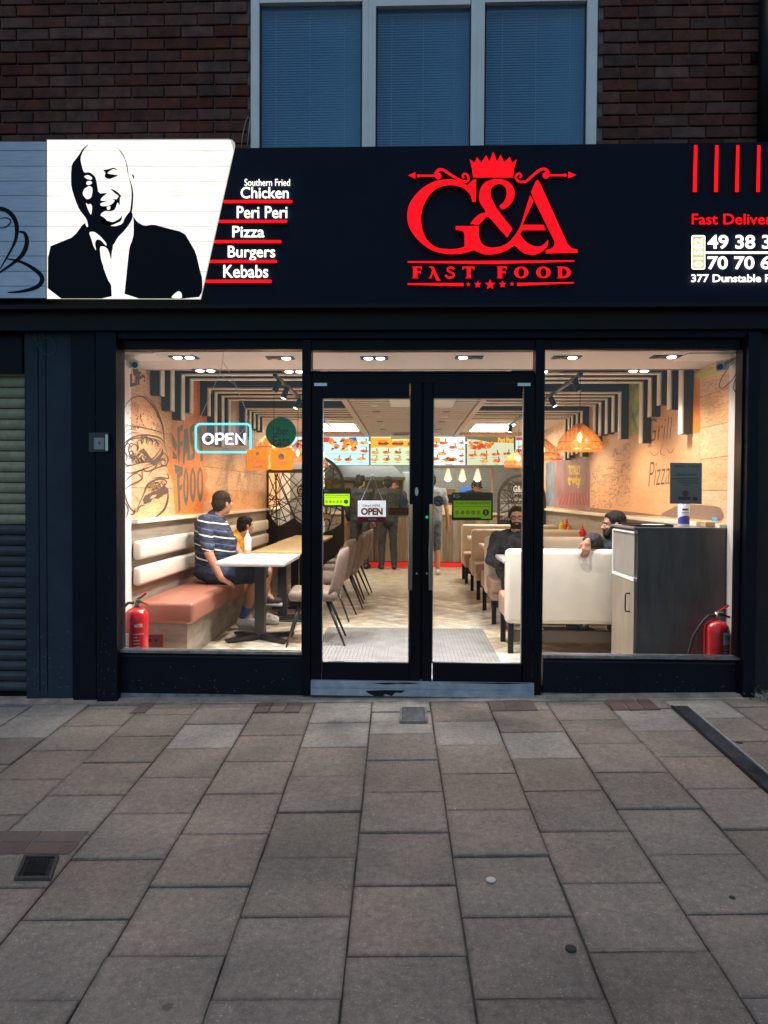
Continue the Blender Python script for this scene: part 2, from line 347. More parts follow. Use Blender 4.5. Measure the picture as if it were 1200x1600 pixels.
pale = mat('pale stone with shop glow', (.54,.49,.43), .85, c2=(.43,.40,.36), scale=5, bump=.3, bscale=120); speckle(pale, .2)  # pale stones near the shop, lighter and more numerous to paint its light spill
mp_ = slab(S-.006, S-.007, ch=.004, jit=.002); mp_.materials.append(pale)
darks = mat('dark damp stone', (.24,.235,.23), .8, c2=(.18,.175,.17), scale=4, bump=.3, bscale=120); speckle(darks, .15)
md_ = slab(S-.006, S-.007, ch=.004, jit=.002); md_.materials.append(darks)
a0 = G(561, 1300); aim = R(.93)
u = Vector((math.cos(aim), math.sin(aim), 0)); v = Vector((-math.sin(aim), math.cos(aim), 0))
tilt = Matrix.Rotation(math.atan(GB), 3, 'X') @ Matrix.Rotation(-math.atan(GA), 3, 'Y')
rowy = G(600, 1301)
d0 = (rowy - a0).dot(v)
cnt = 0
for i in range(-9, 10):
    for j in range(-9, 13):
        st = (.5 if i % 2 else 0)
        c = a0 + u * ((i + .5) * S) + v * (d0 + (j + st + .5) * S)
        if c.y > -.02 or c.y < -5.2: continue
        r = random.random()
        key = (i, j)
        me = random.choice(meshes)
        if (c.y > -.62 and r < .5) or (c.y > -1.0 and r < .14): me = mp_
        if c.y > -.75 and .5 <= r < .58: me = md_
        sy = 1.0; cy = c.y
        if c.y + S/2 > -.13:      # the row cut to fit at the shop
            sy = (-.13 - (c.y - S/2)) / S
            if sy < .15: continue
            cy = c.y - S/2 + sy*S/2
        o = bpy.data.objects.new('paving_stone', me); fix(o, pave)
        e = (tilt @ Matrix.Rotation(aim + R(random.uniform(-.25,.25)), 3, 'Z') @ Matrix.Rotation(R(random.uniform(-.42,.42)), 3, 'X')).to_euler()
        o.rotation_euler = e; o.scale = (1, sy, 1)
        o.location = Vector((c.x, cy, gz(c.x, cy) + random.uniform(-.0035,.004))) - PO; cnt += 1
cs = MB(); n_ = 60
xs = [-3.2 + 6.6*i/n_ for i in range(n_+1)]
vs = []
for x in xs:
    f_ = -.135 + random.uniform(-.012,.008)
    vs += [(x, f_, gz(x,-.13)-.02), (x, f_, gz(x,-.13)+.006), (x, -.07, gz(x,-.07)+.022), (x, .02, gz(x,-.07)+.024)]
cs.add(vs, [(4*i+a, 4*i+4+a, 4*i+5+a, 4*i+1+a) for i in range(n_) for a in range(3)])
tag(cs.build('concrete_fillet', mat('rough mortar', (.46,.42,.36), .9, c2=(.24,.22,.19), scale=9, bump=.7, bscale=50)), 'rough mortar fillet where the pavement meets the shop front', kind='structure')
# little red brick pavers laid at the wall and by the drain
pav_m = mat('red brick paver', (.21,.15,.13), .85, c2=(.15,.12,.11), scale=14, rnd=.25, bump=.4, bscale=90)
pm = slab(.098, .21, .04, .005, .002); pm.materials.append(pav_m)
def paver(p, rz, parent=pave, me=pm, lift=.008):
    o = bpy.data.objects.new('brick_paver', me); fix(o, parent); o.rotation_euler = (tilt @ Matrix.Rotation(rz, 3, 'Z')).to_euler(); o.location = Vector((p.x, p.y, gz(p.x, p.y)+lift)) - ORG[parent.name]
for x0, x1, y in ((402, 480, 1103), (765, 858, 1107), (955, 1040, 1107), (215, 235, 1104)):
    a = G(x0, y); b = G(x1, y); n = max(1, int((b.x-a.x)/.105))
    for k in range(n): paver(Vector((a.x + (k+.5)*.105, -.225 + random.uniform(-.005,.005), 0)), R(random.uniform(-1.5,1.5)))
for (x0, x1, y) in ((-60, 132, 1309), (-80, 118, 1327)):
    a = G(x0, y); b = G(x1, y); n = int((b.x-a.x)/.215)
    for k in range(n): paver(Vector((b.x - (k+.5)*.215, (a.y+b.y)/2, 0)), R(90 + random.uniform(-1,1)))
# stopcock cover, access cover, drain channel, gum
def cover(name, corners, label, cat, bars):
    c = sum((G(*q) for q in corners), Vector())/4
    a, b_, d_ = G(*corners[0]), G(*corners[1]), G(*corners[3])
    e = empty(name, (c.x, c.y, gz(c.x, c.y)), label, cat)
    ux = (b_-a); uy = (d_-a); wx, wy = ux.length, uy.length; ux.normalize(); uy.normalize(); nn = ux.cross(uy).normalized()
    if nn.z < 0: nn = -nn
    def bx(m, x0, x1, y0, y1, z0, z1):
        vs = [a + ux*x + uy*y + nn*z for z in (z0, z1) for x, y in ((x0,y0),(x1,y0),(x1,y1),(x0,y1))]
        m.add(vs, [(0,3,2,1),(4,5,6,7),(0,1,5,4),(1,2,6,5),(2,3,7,6),(3,0,4,7)])
    fr = MB(); t = .014
    bx(fr,0,wx,0,t,.0,.016); bx(fr,0,wx,wy-t,wy,0,.016); bx(fr,0,t,t,wy-t,0,.016); bx(fr,wx-t,wx,t,wy-t,0,.016)
    fr.build('frame', mat(name+' frame', (.10,.095,.09) if bars else (.28,.28,.27), .6, .5, var=.3, scale=30), e)
    pl = MB(); bx(pl, t+.003, wx-t-.003, t+.003, wy-t-.003, .002, .011); pl.build('plate', mat(name+' plate', (.05,.05,.055) if bars else (.17,.18,.19), .55, .6, var=.35, scale=25), e)
    if bars:
        for k in range(7):
            m = MB(); x = t+.015 + (wx-2*t-.03)*(k+.5)/7; bx(m, x-.0045, x+.0045, t+.02, wy-t-.02, .0115, .016); m.build('rib', blackm, e)
    return e
cover('drain_cover', [(22,1378),(80,1378),(88,1341),(38,1341)], 'small dark ribbed metal drain cover by the red pavers, lower left', 'drain cover', True)
cover('access_cover', [(624,1130),(668,1130),(666,1108),(625,1108)], 'small square grey access cover set in the pavement before the doors', 'access cover', False)
dc = empty('drain_channel', G(1130, 1165), 'dark steel drainage channel cover running diagonally across the pavement', 'drain cover')
A = G(1062, 1104, .004); B = G(1235, 1255, .004)
t = (B-A).normalized(); s_ = Vector((-t.y, t.x, 0)).normalized()
for nm, o0, o1, h, mm in (('cover_plate', -.045, .045, .006, mat('dark worn steel', (.075,.085,.095), .4, .3, var=.4, scale=9)), ('edge_rail', -.060, -.048, .011, mat('bare steel edge', (.5,.5,.48), .5, .1, var=.2, scale=12)), ('edge_rail', .048, .058, .009, blackm)):
    o0, o1 = -o0, -o1
    m = MB(); base = [A + s_*o0, A + s_*o1, B + s_*o1, B + s_*o0]
    m.add([p + Vector((0,0,-.004)) for p in base] + [p + Vector((0,0,h)) for p in base], [(4,5,6,7),(0,1,5,4),(1,2,6,5),(2,3,7,6),(3,0,4,7),(3,2,1,0)])
    m.build(nm, mm, dc)
gum_m = mat('chewing gum', (.75,.74,.70), .8)
for k, (x, y, r, mm) in enumerate(((767,1374,.019,gum_m),(892,1481,.018,mat('old gum',(.05,.05,.05),.8)),(1144,1402,.011,None),(711,1264,.005,gum_m),(1155,1160,.02,None))):
    if mm is None: mm = bpy.data.materials['old gum']
    p = G(x, y, .004); m = MB(); pr = []
    m.lathe(p, [(r*1.05,-.004),(r,0.001),(r*.75,.0025),(r*.2,.003)], 12)
    tag(m.build('chewing_gum', mm, None, True), ['white blob of flattened chewing gum on the middle paving stone', 'dark flattened gum spot on a stone in the lower right', 'small dark gum spot right of the lower middle stones', 'tiny pale gum speck below the right door', 'dark stain spot beside the steel drain channel'][k], 'chewing gum')
# crumbs and litter specks
lit = MB()
for k in range(420):
    x = random.uniform(-3, 3.2); y = -.12 - abs(random.gauss(0, 1.1)) if k > 160 else -.12 - abs(random.gauss(0,.06))
    if y < -4.6: continue
    r = random.uniform(.0012,.0035); z = gz(x,y) + .004
    lit.ell((x,y,z), (r*random.uniform(.8,2), r, r*.6), Matrix.Rotation(random.random()*3,3,'Z'), 6, 4)
tag(lit.build('grit', mat('pale grit', (.42,.40,.36), .9)), 'scattered pale grit and crumbs on the pavement', 'grit', kind='stuff')
# ================================================================ BRICK WALL ABOVE
wall = empty('brick_wall', P(600, 226, Y=0), 'dark red brick upper wall of the building above the shop sign', 'wall')
mortar = mat('dusty mortar', (.20,.175,.17), .95, var=.25, scale=12, bump=.4, bscale=60)
brick_l = mat('dark red brick', (.150,.070,.056), .9, c2=(.070,.040,.038), scale=9, rnd=.24, bump=.6, bscale=70, spec=.15)
xl0, xl1 = P(392, 120, Y=0).x, P(933, 120, Y=0).x
zb, zt = P(600, 480, Y=0).z, P(600, -120, Y=0).z
back = MB()
for (x0, x1) in ((-3.6, xl0), (xl1, 3.6)): back.box((x0, .012, zb), (x1, .24, zt))
back.build('mortar_backing', mortar, wall)
bp_, bh = .2366, .0827
bms = []
for k in range(4):
    me = MB(); w2, h2 = bp_-.010, bh-.010; j = lambda: random.uniform(-.0015,.0015)
    x, z = w2/2, h2/2; c = .004
    vs = [(-x+j(), 0, -z+j()), (x+j(), 0, -z+j()), (x+j(), 0, z+j()), (-x+j(), 0, z+j())]
    front = [(a*(1-c/x), -.010, b*(1-c/z)) for a, _, b in vs]
    mid = [(a, -.006, b) for a, _, b in vs]; bk = [(a, .02, b) for a, _, b in vs]
    msh = bpy.data.meshes.new('brick'); msh.from_pydata(front+mid+bk, [], [(0,1,2,3)] + [(4*l+i, 4*l+4+i, 4*l+4+(i+1)%4, 4*l+(i+1)%4) for l in range(2) for i in range(4)])
    msh.materials.append(brick_l); bms.append(msh)
half = bpy.data.meshes.new('brick')
zr = P(600, 18, Y=0).z
ztop_f = P(600, 226, Y=0).z - .15
row = 0; z = ztop_f
phase = P(52, 60, Y=0).x
nb = 0
while z < P(600, -25, Y=0).z:
    off = (row % 2) * bp_/2
    for sx0, sx1 in ((-3.3, xl0-.005), (xl1+.005, 3.3)):
        x = phase - 20*bp_ + off
        while x < sx1:
            a, b = max(x, sx0), min(x+bp_, sx1)
            if b - a > .05:
                o = bpy.data.objects.new('brick', random.choice(bms)); fix(o, wall)
                o.location = Vector(((a+b)/2, random.uniform(-.002,.003), z + bh/2)) - ORG[wall.name]; o.scale = ((b-a-.010)/(bp_-.010), 1, 1); nb += 1
                o.rotation_euler = (0, R(random.uniform(-.3,.3)), 0)
            x += bp_
    z += bh; row += 1
print('bricks', nb, 'stones', cnt)
# ---- upstairs window
win = empty('upstairs_window', P(662, 226, Y=.03), 'wide white framed three pane window above the sign, pale blinds closed behind', 'window')
fw = MB(); Yw = .0
def bxpx(m, x0, y0, x1, y1, Ya, Yb):
    "box whose street face (at Ya) covers the measured photo rectangle"
    a = P(x0, y1, Y=Ya); b = P(x1, y0, Y=Ya); c = P(x0, y0, Y=Ya); d = P(x1, y1, Y=Ya)
    xa, xb = (a.x+c.x)/2, (b.x+d.x)/2; za, zb_ = (a.z+d.z)/2, (b.z+c.z)/2
    m.box((xa, Ya, za), (xb, Yb, zb_)); return m
WB = 245
m = MB(); bxpx(m, 392, -60, 405, WB, -.012, .09); m.build('frame', uwhite, win)
m = MB(); bxpx(m, 917, -60, 933, WB, -.012, .09); m.build('frame', uwhite, win)
for x0, x1 in ((566,587),(736,757)):
    m = MB(); bxpx(m, x0, -60, x1, WB, -.012, .09); bxpx(m, x0+6, -60, x0+9, WB, -.018, -.012); bxpx(m, x1-7, -60, x1-5, WB, -.016, -.012); m.build('mullion', uwhite, win)
m = MB(); bxpx(m, 405.5, -30, 565.5, 3, -.010, .09); m.build('head_rail', uwhite, win)
m = MB(); bxpx(m, 587.5, -30, 735.5, 8, -.010, .09); m.build('head_rail', uwhite, win)
m = MB(); bxpx(m, 757.5, -30, 916.5, 2, -.010, .09); m.build('head_rail', uwhite, win)
gwin = glass('dusk window glass', (.88,.93,.98), .085, .02)
seal = mat('black rubber seal', (.01,.012,.015), .6)
blind = mat('pale blind slat', (.36,.66,.84), .6, var=.05, scale=4)
for x0, x1, y0 in ((405.5,565.5,3),(587.5,735.5,8),(757.5,916.5,2)):
    m = MB(); bxpx(m, x0+.1, y0, x1-.1, WB, .030, .036); m.build('pane', gwin, win)
    m = MB()
    bxpx(m, x0+.2, y0, x0+2, WB, .012, .029); bxpx(m, x1-2, y0, x1-.2, WB, .012, .029); bxpx(m, x0+2.1, y0+.1, x1-2.1, y0+2.5, .012, .029); m.build('seal', seal, win)
    a = P(x0+1, 250, Y=.12); b = P(x1-1, y0-20, Y=.12); bl = MB(); z = a.z
    while z < b.z:
        bl.add([(a.x, .115, z), (b.x, .115, z), (b.x, .121, z+.0215), (a.x, .131, z+.021)], [(0,1,2,3)]); z += .0185
    bo = bl.build('blind', blind, win)
    for f_ in (.16,.5,.84):
        m = MB(); xx = a.x + (b.x-a.x)*f_; m.box((xx-.0015,.108,a.z), (xx+.0015,.111,b.z)); m.build('ladder_cord', uwhite, bo)
m = MB(); a = P(392, 250, Y=.16); b = P(933, -60, Y=.16); m.box((a.x, .17, a.z), (b.x, .23, b.z)); m.build('dark_room_backing', mat('dim room', (.05,.055,.06), .9), win)
cb = MB()
pts = [P(x, y, Y=-.02) for x, y in ((377,232),(379,212),(384,190),(388,182),(391,186),(389,205),(386,232))]
cb.tube([pts[0]] + pts, .0028, 6); tag(cb.build('cable', mat('grey cable', (.45,.45,.47), .5), None, True), 'thin grey cable looping down to the sign beside the upstairs window', 'cable')
pp = MB(); a = P(1192, 200, Y=-.12)
pp.lathe((a.x+.03, -.1, P(1192,228,Y=-.1).z), [(.055,0),(.055,1.3)], 20); dp = empty('drain_pipe', (a.x+.03,-.1,P(1192,228,Y=-.1).z), 'black drainpipe at the right edge of the brick wall', 'pipe')
pp.build('pipe', black, dp, True)
m = MB(); m.box((a.x-.04,-.03,a.z+.5),(a.x+.1,.0,a.z+.56)); m.build('bracket', black, dp)
# ================================================================ SHOP SIGN
YF = -.22
navy_s = mat('sign panel navy', (.0045,.009,.024), .5, var=.15, scale=2, spec=.12)
sg = empty('shop_sign', P(760, 475, Y=YF), 'long navy fascia sign with lit red crowned lettering and white phone numbers', 'shop sign')
m = MB(); a = P(340, 474, Y=YF); b = P(1200, 227, Y=YF)
m.box((a.x-.2, YF, P(760,474,Y=YF).z), (b.x+.9, .0, P(760,227,Y=YF).z)); m.build('panel', navy_s, sg)
m = MB(); zz = P(760,474,Y=YF).z; m.box((-3.6, YF-.012, zz-.028), (b.x+.9, -.02, zz-.002)); m.build('bottom_trim', black, sg)
FS = on_y(YF)
s7 = lambda pts: [(600 + x/3.75, 220 + y/3.75) for x, y in pts]
def part_shape(name, loops, depth=.03, mats=None, parent=sg, off=.001, fm=FS):
    m = MB(); n0 = len(m.f); m.prism(loops, fm, off, depth)
    nt_ = len(tessellate_polygon([[Vector((p[0], p[1], 0)) for p in l] for l in loops]))
    mi = [0]*nt_ + [1]*(len(m.f)-nt_); m.m = mi
    return m.build(name, mats or [redglow, redside], parent)
# G
Gp = s7(catmull([(540,225),(538,355)],1,False) )
Gout = [(540,226),(538,356),(518,358)]+catmull([(518,358),(505,315),(470,280),(420,262),(360,262),(300,285),(250,340),(222,410),(218,480),(235,550),(270,600),(320,628),(380,635),(430,632),(470,622)],4,False)[1:]+[(472,618),(472,550)]+catmull([(472,550),(460,528),(420,522)],4,False)[1:]+[(420,500),(555,500)]+[(556,560)]+catmull([(556,560),(575,605),(620,625),(680,620),(730,595),(770,550)],4,False)[1:]+catmull([(770,550),(800,500),(856,318)],1,False)[1:]+[(876,352)]+[(824,462),(812,492),(935,492),(946,524),(808,524),(796,548)]+catmull([(796,548),(830,590),(880,617),(925,615),(962,580)],4,False)[1:]+catmull([(962,580),(955,620),(915,655),(870,668),(815,655),(765,612)],4,False)[1:]+catmull([(765,612),(720,640),(660,662),(590,665),(527,640)],4,False)[1:]+catmull([(527,640),(480,655),(420,664),(350,660),(270,635),(200,580),(150,510),(137,440),(150,370),(200,300),(260,255),(320,232),(400,226),(450,240),(487,262)],4,False)[1:]+[(512,240),(520,228)]
part_shape('letter_g_and_swash', [s7(Gout)], .045)
amp = catmull([(505,488),(530,455),(560,430),(595,414),(562,360),(560,300),(585,250),(640,226),(700,228),(745,255),(766,305),(752,355),(724,386),(692,402),(676,380)],4,False)
amp = amp + catmull([(676,380),(702,358),(718,320),(715,280),(690,255),(655,256),(628,280),(625,320),(642,362),(670,410),(752,515)],4,False)[1:] + [(722,566)] + catmull([(722,566),(680,520),(612,446),(585,462),(555,492)],4,False)[1:]
part_shape('ampersand', [s7(amp)], .05)
Al = [(900,230),(888,240),(862,300),(878,342),(1000,590),(998,612),(985,630),(948,640),(948,660),(1134,655),(1134,638),(1100,630),(1075,605),(912,244)]
part_shape('letter_a', [s7(Al)], .05)
crown = [(522,215),(515,160),(502,108),(530,130),(545,96),(570,130),(598,84),(618,122),(640,64),(662,122),(684,82),(705,128),(736,94),(752,130),(778,108),(762,160),(756,215)]
part_shape('crown', [s7(crown)], .035)
def red_strip(pts, wd, name='scroll', depth=.025, **k):
    pts = catmull(s7(pts), 5, False) if len(pts) > 2 else s7(pts)
    n = len(pts); L = []; Q = []
    for i, p in enumerate(pts):
        a = pts[max(i-1,0)]; b = pts[min(i+1,n-1)]; dx, dy = b[0]-a[0], b[1]-a[1]; l = math.hypot(dx,dy) or 1
        ww = (wd[0] + (wd[1]-wd[0])*i/(n-1))/2/3.75
        L.append((p[0]-dy/l*ww, p[1]+dx/l*ww)); Q.append((p[0]+dy/l*ww, p[1]-dx/l*ww))
    part_shape(name, [L + Q[::-1]], depth)
red_strip([(205,204),(308,204)], (11,11)); red_strip([(960,202),(1062,202)], (11,11))
part_shape('arrow', [s7([(142,203),(184,184),(184,222)])], .02); part_shape('arrow', [s7([(1126,200),(1080,181),(1080,219)])], .02)
red_strip([(300,195),(320,170),(350,172),(400,205),(450,232),(485,238),(495,215),(485,196),(468,194),(460,208),(470,218)], (16,10))
red_strip([(966,192),(948,168),(915,170),(870,205),(830,238),(790,238),(772,215),(780,196),(795,192),(804,206),(794,216)], (16,10))
part_shape('scroll_bud', [circ(600+318/3.75, 220+207/3.75, 5, 14)], .028); part_shape('scroll_bud', [circ(600+948/3.75, 220+203/3.75, 5, 14)], .028)
part_shape('scroll_bud', [circ(600+203/3.75, 220+205/3.75, 2.6, 10)], .022); part_shape('scroll_bud', [circ(600+1060/3.75, 220+201/3.75, 2.6, 10)], .022)
part_shape('rule', [s7([(138,706),(1115,700),(1115,708),(640,722),(138,714)])], .02)
part_shape('rule', [s7([(138,835),(466,833),(466,852),(138,844)])], .02); part_shape('rule', [s7([(780,832),(1113,828),(1113,835),(780,850)])], .02)
for x, y, r in ((494,841,14),(549,842,23),(622,843,32),(695,841,23),(750,839,14)): part_shape('star', [s7(star(x, y, r))], .02)
def serif(letter, x0, x1, y0=737, y1=805):
    W = x1-x0; xx = lambda t: x0+W*t; H = y1-y0; yy = lambda t: y0+H*t; L = []
    if letter == 'F': L = [[(xx(0),yy(0)),(xx(1),yy(0)),(xx(1),yy(.3)),(xx(.85),yy(.12)),(xx(.55),yy(.12)),(xx(.55),yy(.42)),(xx(.8),yy(.42)),(xx(.88),yy(.32)),(xx(.88),yy(.66)),(xx(.8),yy(.55)),(xx(.55),yy(.55)),(xx(.55),yy(.93)),(xx(.7),yy(1)),(xx(0),yy(1)),(xx(.14),yy(.93)),(xx(.14),yy(.07))]]
    if letter == 'T': L = [[(xx(.0),yy(.0)),(xx(1),yy(0)),(xx(1),yy(.32)),(xx(.85),yy(.14)),(xx(.68),yy(.14)),(xx(.68),yy(.92)),(xx(.82),yy(1)),(xx(.2),yy(1)),(xx(.36),yy(.92)),(xx(.36),yy(.14)),(xx(.16),yy(.14)),(xx(0),yy(.32))]]
    if letter == 'A': L = [[(xx(.0),yy(.0)),(xx(.35),yy(0)),(xx(.8),yy(1.05)),(xx(.95),yy(1.2)),(xx(.6),yy(1.2)),(xx(.35),yy(.55)),(xx(.2),yy(.95)),(xx(.3),yy(1)),(xx(-.05),yy(1)),(xx(.08),yy(.93)),(xx(.27),yy(.32)),(xx(.15),yy(.12))]]
    if letter in 'OD':
        o = circ(0,0,1,24); out = [(xx(.5+.5*a), yy(.5+.5*b)) for a, b in o]; inn = [(xx(.5+.22*a), yy(.5+.38*b)) for a, b in o]
        if letter == 'D': out = [(xx(0),yy(0)),(xx(.4),yy(0))] + [(xx(.45+.55*math.sin(R(a))), yy(.5-.5*math.cos(R(a)))) for a in range(10,171,20)] + [(xx(.4),yy(1)),(xx(0),yy(1)),(xx(.12),yy(.93)),(xx(.12),yy(.1))]; inn = [(xx(.38),yy(.14)),(xx(.38),yy(.86))] + [(xx(.42+.3*math.sin(R(a))), yy(.5+.36*math.cos(R(a)))) for a in range(10,171,20)]
        L = [out, inn]
    if letter == 'S':
        pts = catmull([(xx(.85),yy(.22)),(xx(.6),yy(.07)),(xx(.3),yy(.15)),(xx(.3),yy(.36)),(xx(.6),yy(.52)),(xx(.8),yy(.7)),(xx(.65),yy(.92)),(xx(.3),yy(.94)),(xx(.08),yy(.72))],4,False)
        red_strip([( p[0],p[1]) for p in pts[::2]], (10,12), 'letter'); return
    part_shape('letter', [s7(l) for l in L], .02)
for ch, x0, x1 in (('F',162,222),('A',262,338),('S',355,422),('T',460,530),('F',658,720),('O',762,846),('O',892,976),('D',1010,1096)): serif(ch, x0, x1)
whitef = [whiteglow, mat('white acrylic sides', (.8,.78,.72), .4, emit=(1,.93,.8), estr=.5)]
def sign_text(s, box, m=None, bold=.012, name='lettering', rot90=False, ext=.02):
    mb = MB(); text(mb, s, box, FS, .001, ext, bold, rot90=rot90); mb.build(name, m or whiteglow, sg)
sign_text('Southern Fried', (382,279.5,453,290.5), bold=.004)
for s, b in (('Chicken',(376,292,451,310)),('Peri Peri',(370,322,449,341)),('Pizza',(363,353,413,371)),('Burgers',(356,384,430,408)),('Kebabs',(349,414,419,434))): sign_text(s, b)
for x0, x1, y in ((349,457,315),(341,449,346),(334,440,377.5),(326,433,408.5),(318,425,439.5)): part_shape('red_bar', [rrect(x0,y-2.4,x1,y+2.4,2.3,3)], .025)
for x0, x1 in ((1083,1089),(1116,1122),(1149,1154.5),(1182,1187.5),(1215,1220.5)): part_shape('red_bar', [[(x0+1.5,227),(x1+.8,227),(x1-.5,300),(x0-.5,300)]], .025)
sign_text('Fast Delivery', (1081,334,1218,356), redglow)
gold = mat('gold acrylic', (.5,.33,.12), .4, emit=(.9,.6,.25), estr=.35)
part_shape('code_frame', [rrect(1080.5,367.5,1102,421,3)], .012, [whiteglow, gold]); part_shape('code_panel', [rrect(1082.5,369.5,1100,419,2)], .004, [gold, gold], off=.0135)
mb = MB(); text(mb, '01582', (1084.5,372,1098.5,417), FS, .018, .01, .02, rot90=True); mb.build('lettering', whiteglow, sg)
sign_text('49 38 3', (1105.5,367,1204,389), bold=.025); sign_text('70 70 6', (1105.5,400,1204,421), bold=.025)
part_shape('rule', [[(1104,393),(1215,393),(1215,396.5),(1104,396.5),(1101,394.7)]], .015, [whiteglow, gold])
sign_text('377 Dunstable Road', (1080,428.5,1233,441), bold=.02)
# ---- light box with the portrait
YL = -.275; FL = on_y(YL)
lb = empty('light_box', P(200, 467, Y=YL), 'bright white light box with black portrait of a smiling bald man in a suit', 'light box')
outl = [(73,218),(357,217),(363,218.5),(367,223),(367.5,229),(314,468),(73,467)]
m = MB(); m.prism([outl], FL, -.055, .054); m.build('box', mat('light box diffuser', (.5,.48,.42), .5, emit=(1,.95,.8), estr=.20), lb)
glowp = emi('backlit plank print', (1,.965,.87), .68)
ng = glowp.node_tree; e_ = [x for x in ng.nodes if x.type == 'EMISSION'][0]
tg = ng.nodes.new('ShaderNodeNewGeometry'); mpn = ng.nodes.new('ShaderNodeMapping'); mpn.inputs['Scale'].default_value = (1.6,1,14); nz = ng.nodes.new('ShaderNodeTexNoise'); nz.inputs['Scale'].default_value = 3; nz.inputs['Detail'].default_value = 8
rp = ng.nodes.new('ShaderNodeValToRGB'); rp.color_ramp.elements[0].position = .33; rp.color_ramp.elements[0].color = (.80,.78,.72,1); rp.color_ramp.elements[1].position = .50; rp.color_ramp.elements[1].color = (1,.98,.92,1)
ng.links.new(tg.outputs['Position'], mpn.inputs[0]); ng.links.new(mpn.outputs[0], nz.inputs['Vector']); ng.links.new(nz.outputs[0], rp.inputs[0]); ng.links.new(rp.outputs[0], e_.inputs[0])
def xr(y): return 367.5 - (y-229)*(53.5/239) if y > 229 else 366
ys = [218.5,235.5,259.5,283,306,330,353.5,377,400,424,447,467]
for y0, y1 in zip(ys, ys[1:]):
    pts = [(74, y0+.8), (xr(y0)-1.5 if y0 > 220 else 360, y0+.8), (xr(y1)-1.5, y1-.45), (74, y1-.45)]
    m = MB(); m.prism([pts], FL, .0, .004); m.build('plank', glowp, lb)
ink = mat('black vinyl', (.005,.006,.014), .5, spec=.12)
def chaikin(p, n=1):
    for _ in range(n): p = [q for a, b in zip(p, p[1:] + p[:1]) for q in ((a[0]*.8+b[0]*.2, a[1]*.8+b[1]*.2), (a[0]*.2+b[0]*.8, a[1]*.2+b[1]*.8))]
    return p
t4 = lambda pts: [(70 + x/4, 210 + y/4) for x, y in chaikin(list(pts))]
face = [(283,52),(240,85),(205,140),(168,185),(163,250),(165,330),(190,410),(215,470),(262,530),(272,578),(250,545),(180,640),(100,672),(20,705),(18,1026),(438,1026),(415,940),(380,860),(350,780),(343,700),(372,700),(392,715),(405,745),(415,790),(420,720),(450,650),(500,600),(540,545),(552,510),(540,470),(500,520),(485,560),(440,575),(400,570),(430,550),(395,540),(365,530),(345,500),(380,475),(420,470),(440,430),(448,405),(430,405),(400,415),(345,415),(360,390),(395,365),(335,370),(325,300),(315,262),(280,235),(245,240),(232,200),(222,150),(240,100)]
m = MB(); m.prism([t4(face)], FL, .0045, .0025)
m.prism([t4([(552,510),(575,545),(620,572),(680,562),(740,580),(870,612),(905,670),(945,740),(970,850),(985,900),(985,980),(960,1026),(495,1026),(510,880),(522,760),(530,700),(552,640),(556,560)])], FL, .0045, .0025)
m.prism([t4(catmull([(452,80),(490,125),(515,190),(525,260),(548,330),(553,400),(545,480),(530,500),(538,440),(543,370),(535,310),(518,240),(505,170),(480,120)],3))], FL, .0045, .0025)
m.prism([t4([(362,222),(395,218),(430,206),(462,225),(450,222),(425,216),(400,232),(388,245),(465,256),(440,266),(405,280),(385,275),(372,262),(380,240)])], FL, .0045, .0025)
m.prism([t4([(405,335),(450,355),(480,385),(470,395),(468,450),(455,420),(440,470),(415,480),(380,478),(345,480),(350,455),(395,450),(430,430),(448,405),(465,385),(440,370)])], FL, .0045, .0025)
for pts in ([(345,505),(372,520),(395,545),(430,548),(470,525),(485,500),(480,540),(440,560),(400,575),(360,560)], [(540,245),(560,258),(556,285),(548,262)]): m.prism([t4(pts)], FL, .0045, .0025)
pr = m.build('portrait', ink, lb)
wh = MB()
for pts in ([(243,262),(270,252),(298,270),(290,285),(262,278)], [(262,292),(288,290),(298,305),(275,318),(258,312)], [(245,340),(280,320),(300,335),(292,395),(262,408),(235,375)], [(255,425),(272,440),(285,432),(297,450),(290,508),(270,470)], [(345,430),(400,415),(440,408),(425,432),(395,448),(350,448)], [(385,452),(412,448),(408,468),(392,474)],
            [(250,540),(262,545),(272,580),(258,575)], [(275,610),(310,608),(345,635),(385,680),(385,700),(350,660),(325,655),(312,680),(322,730),(305,700),(290,650)], [(480,650),(520,615),(545,560),(552,520),(556,620),(545,665),(528,705),(515,670),(505,640)], [(360,815),(395,850),(415,860),(415,940),(395,910)], [(345,700),(380,720),(412,790),(410,830),(370,775)],
            [(788,1022),(805,1000),(835,978),(855,990),(858,1026)], [(415,1026),(420,700),(452,660),(500,630),(528,700),(515,820),(500,920),(494,1026),(438,1026)]):
    wh.prism([t4(pts)], FL, .0075, .001)
wh.build('portrait_highlight', glowp, lb)
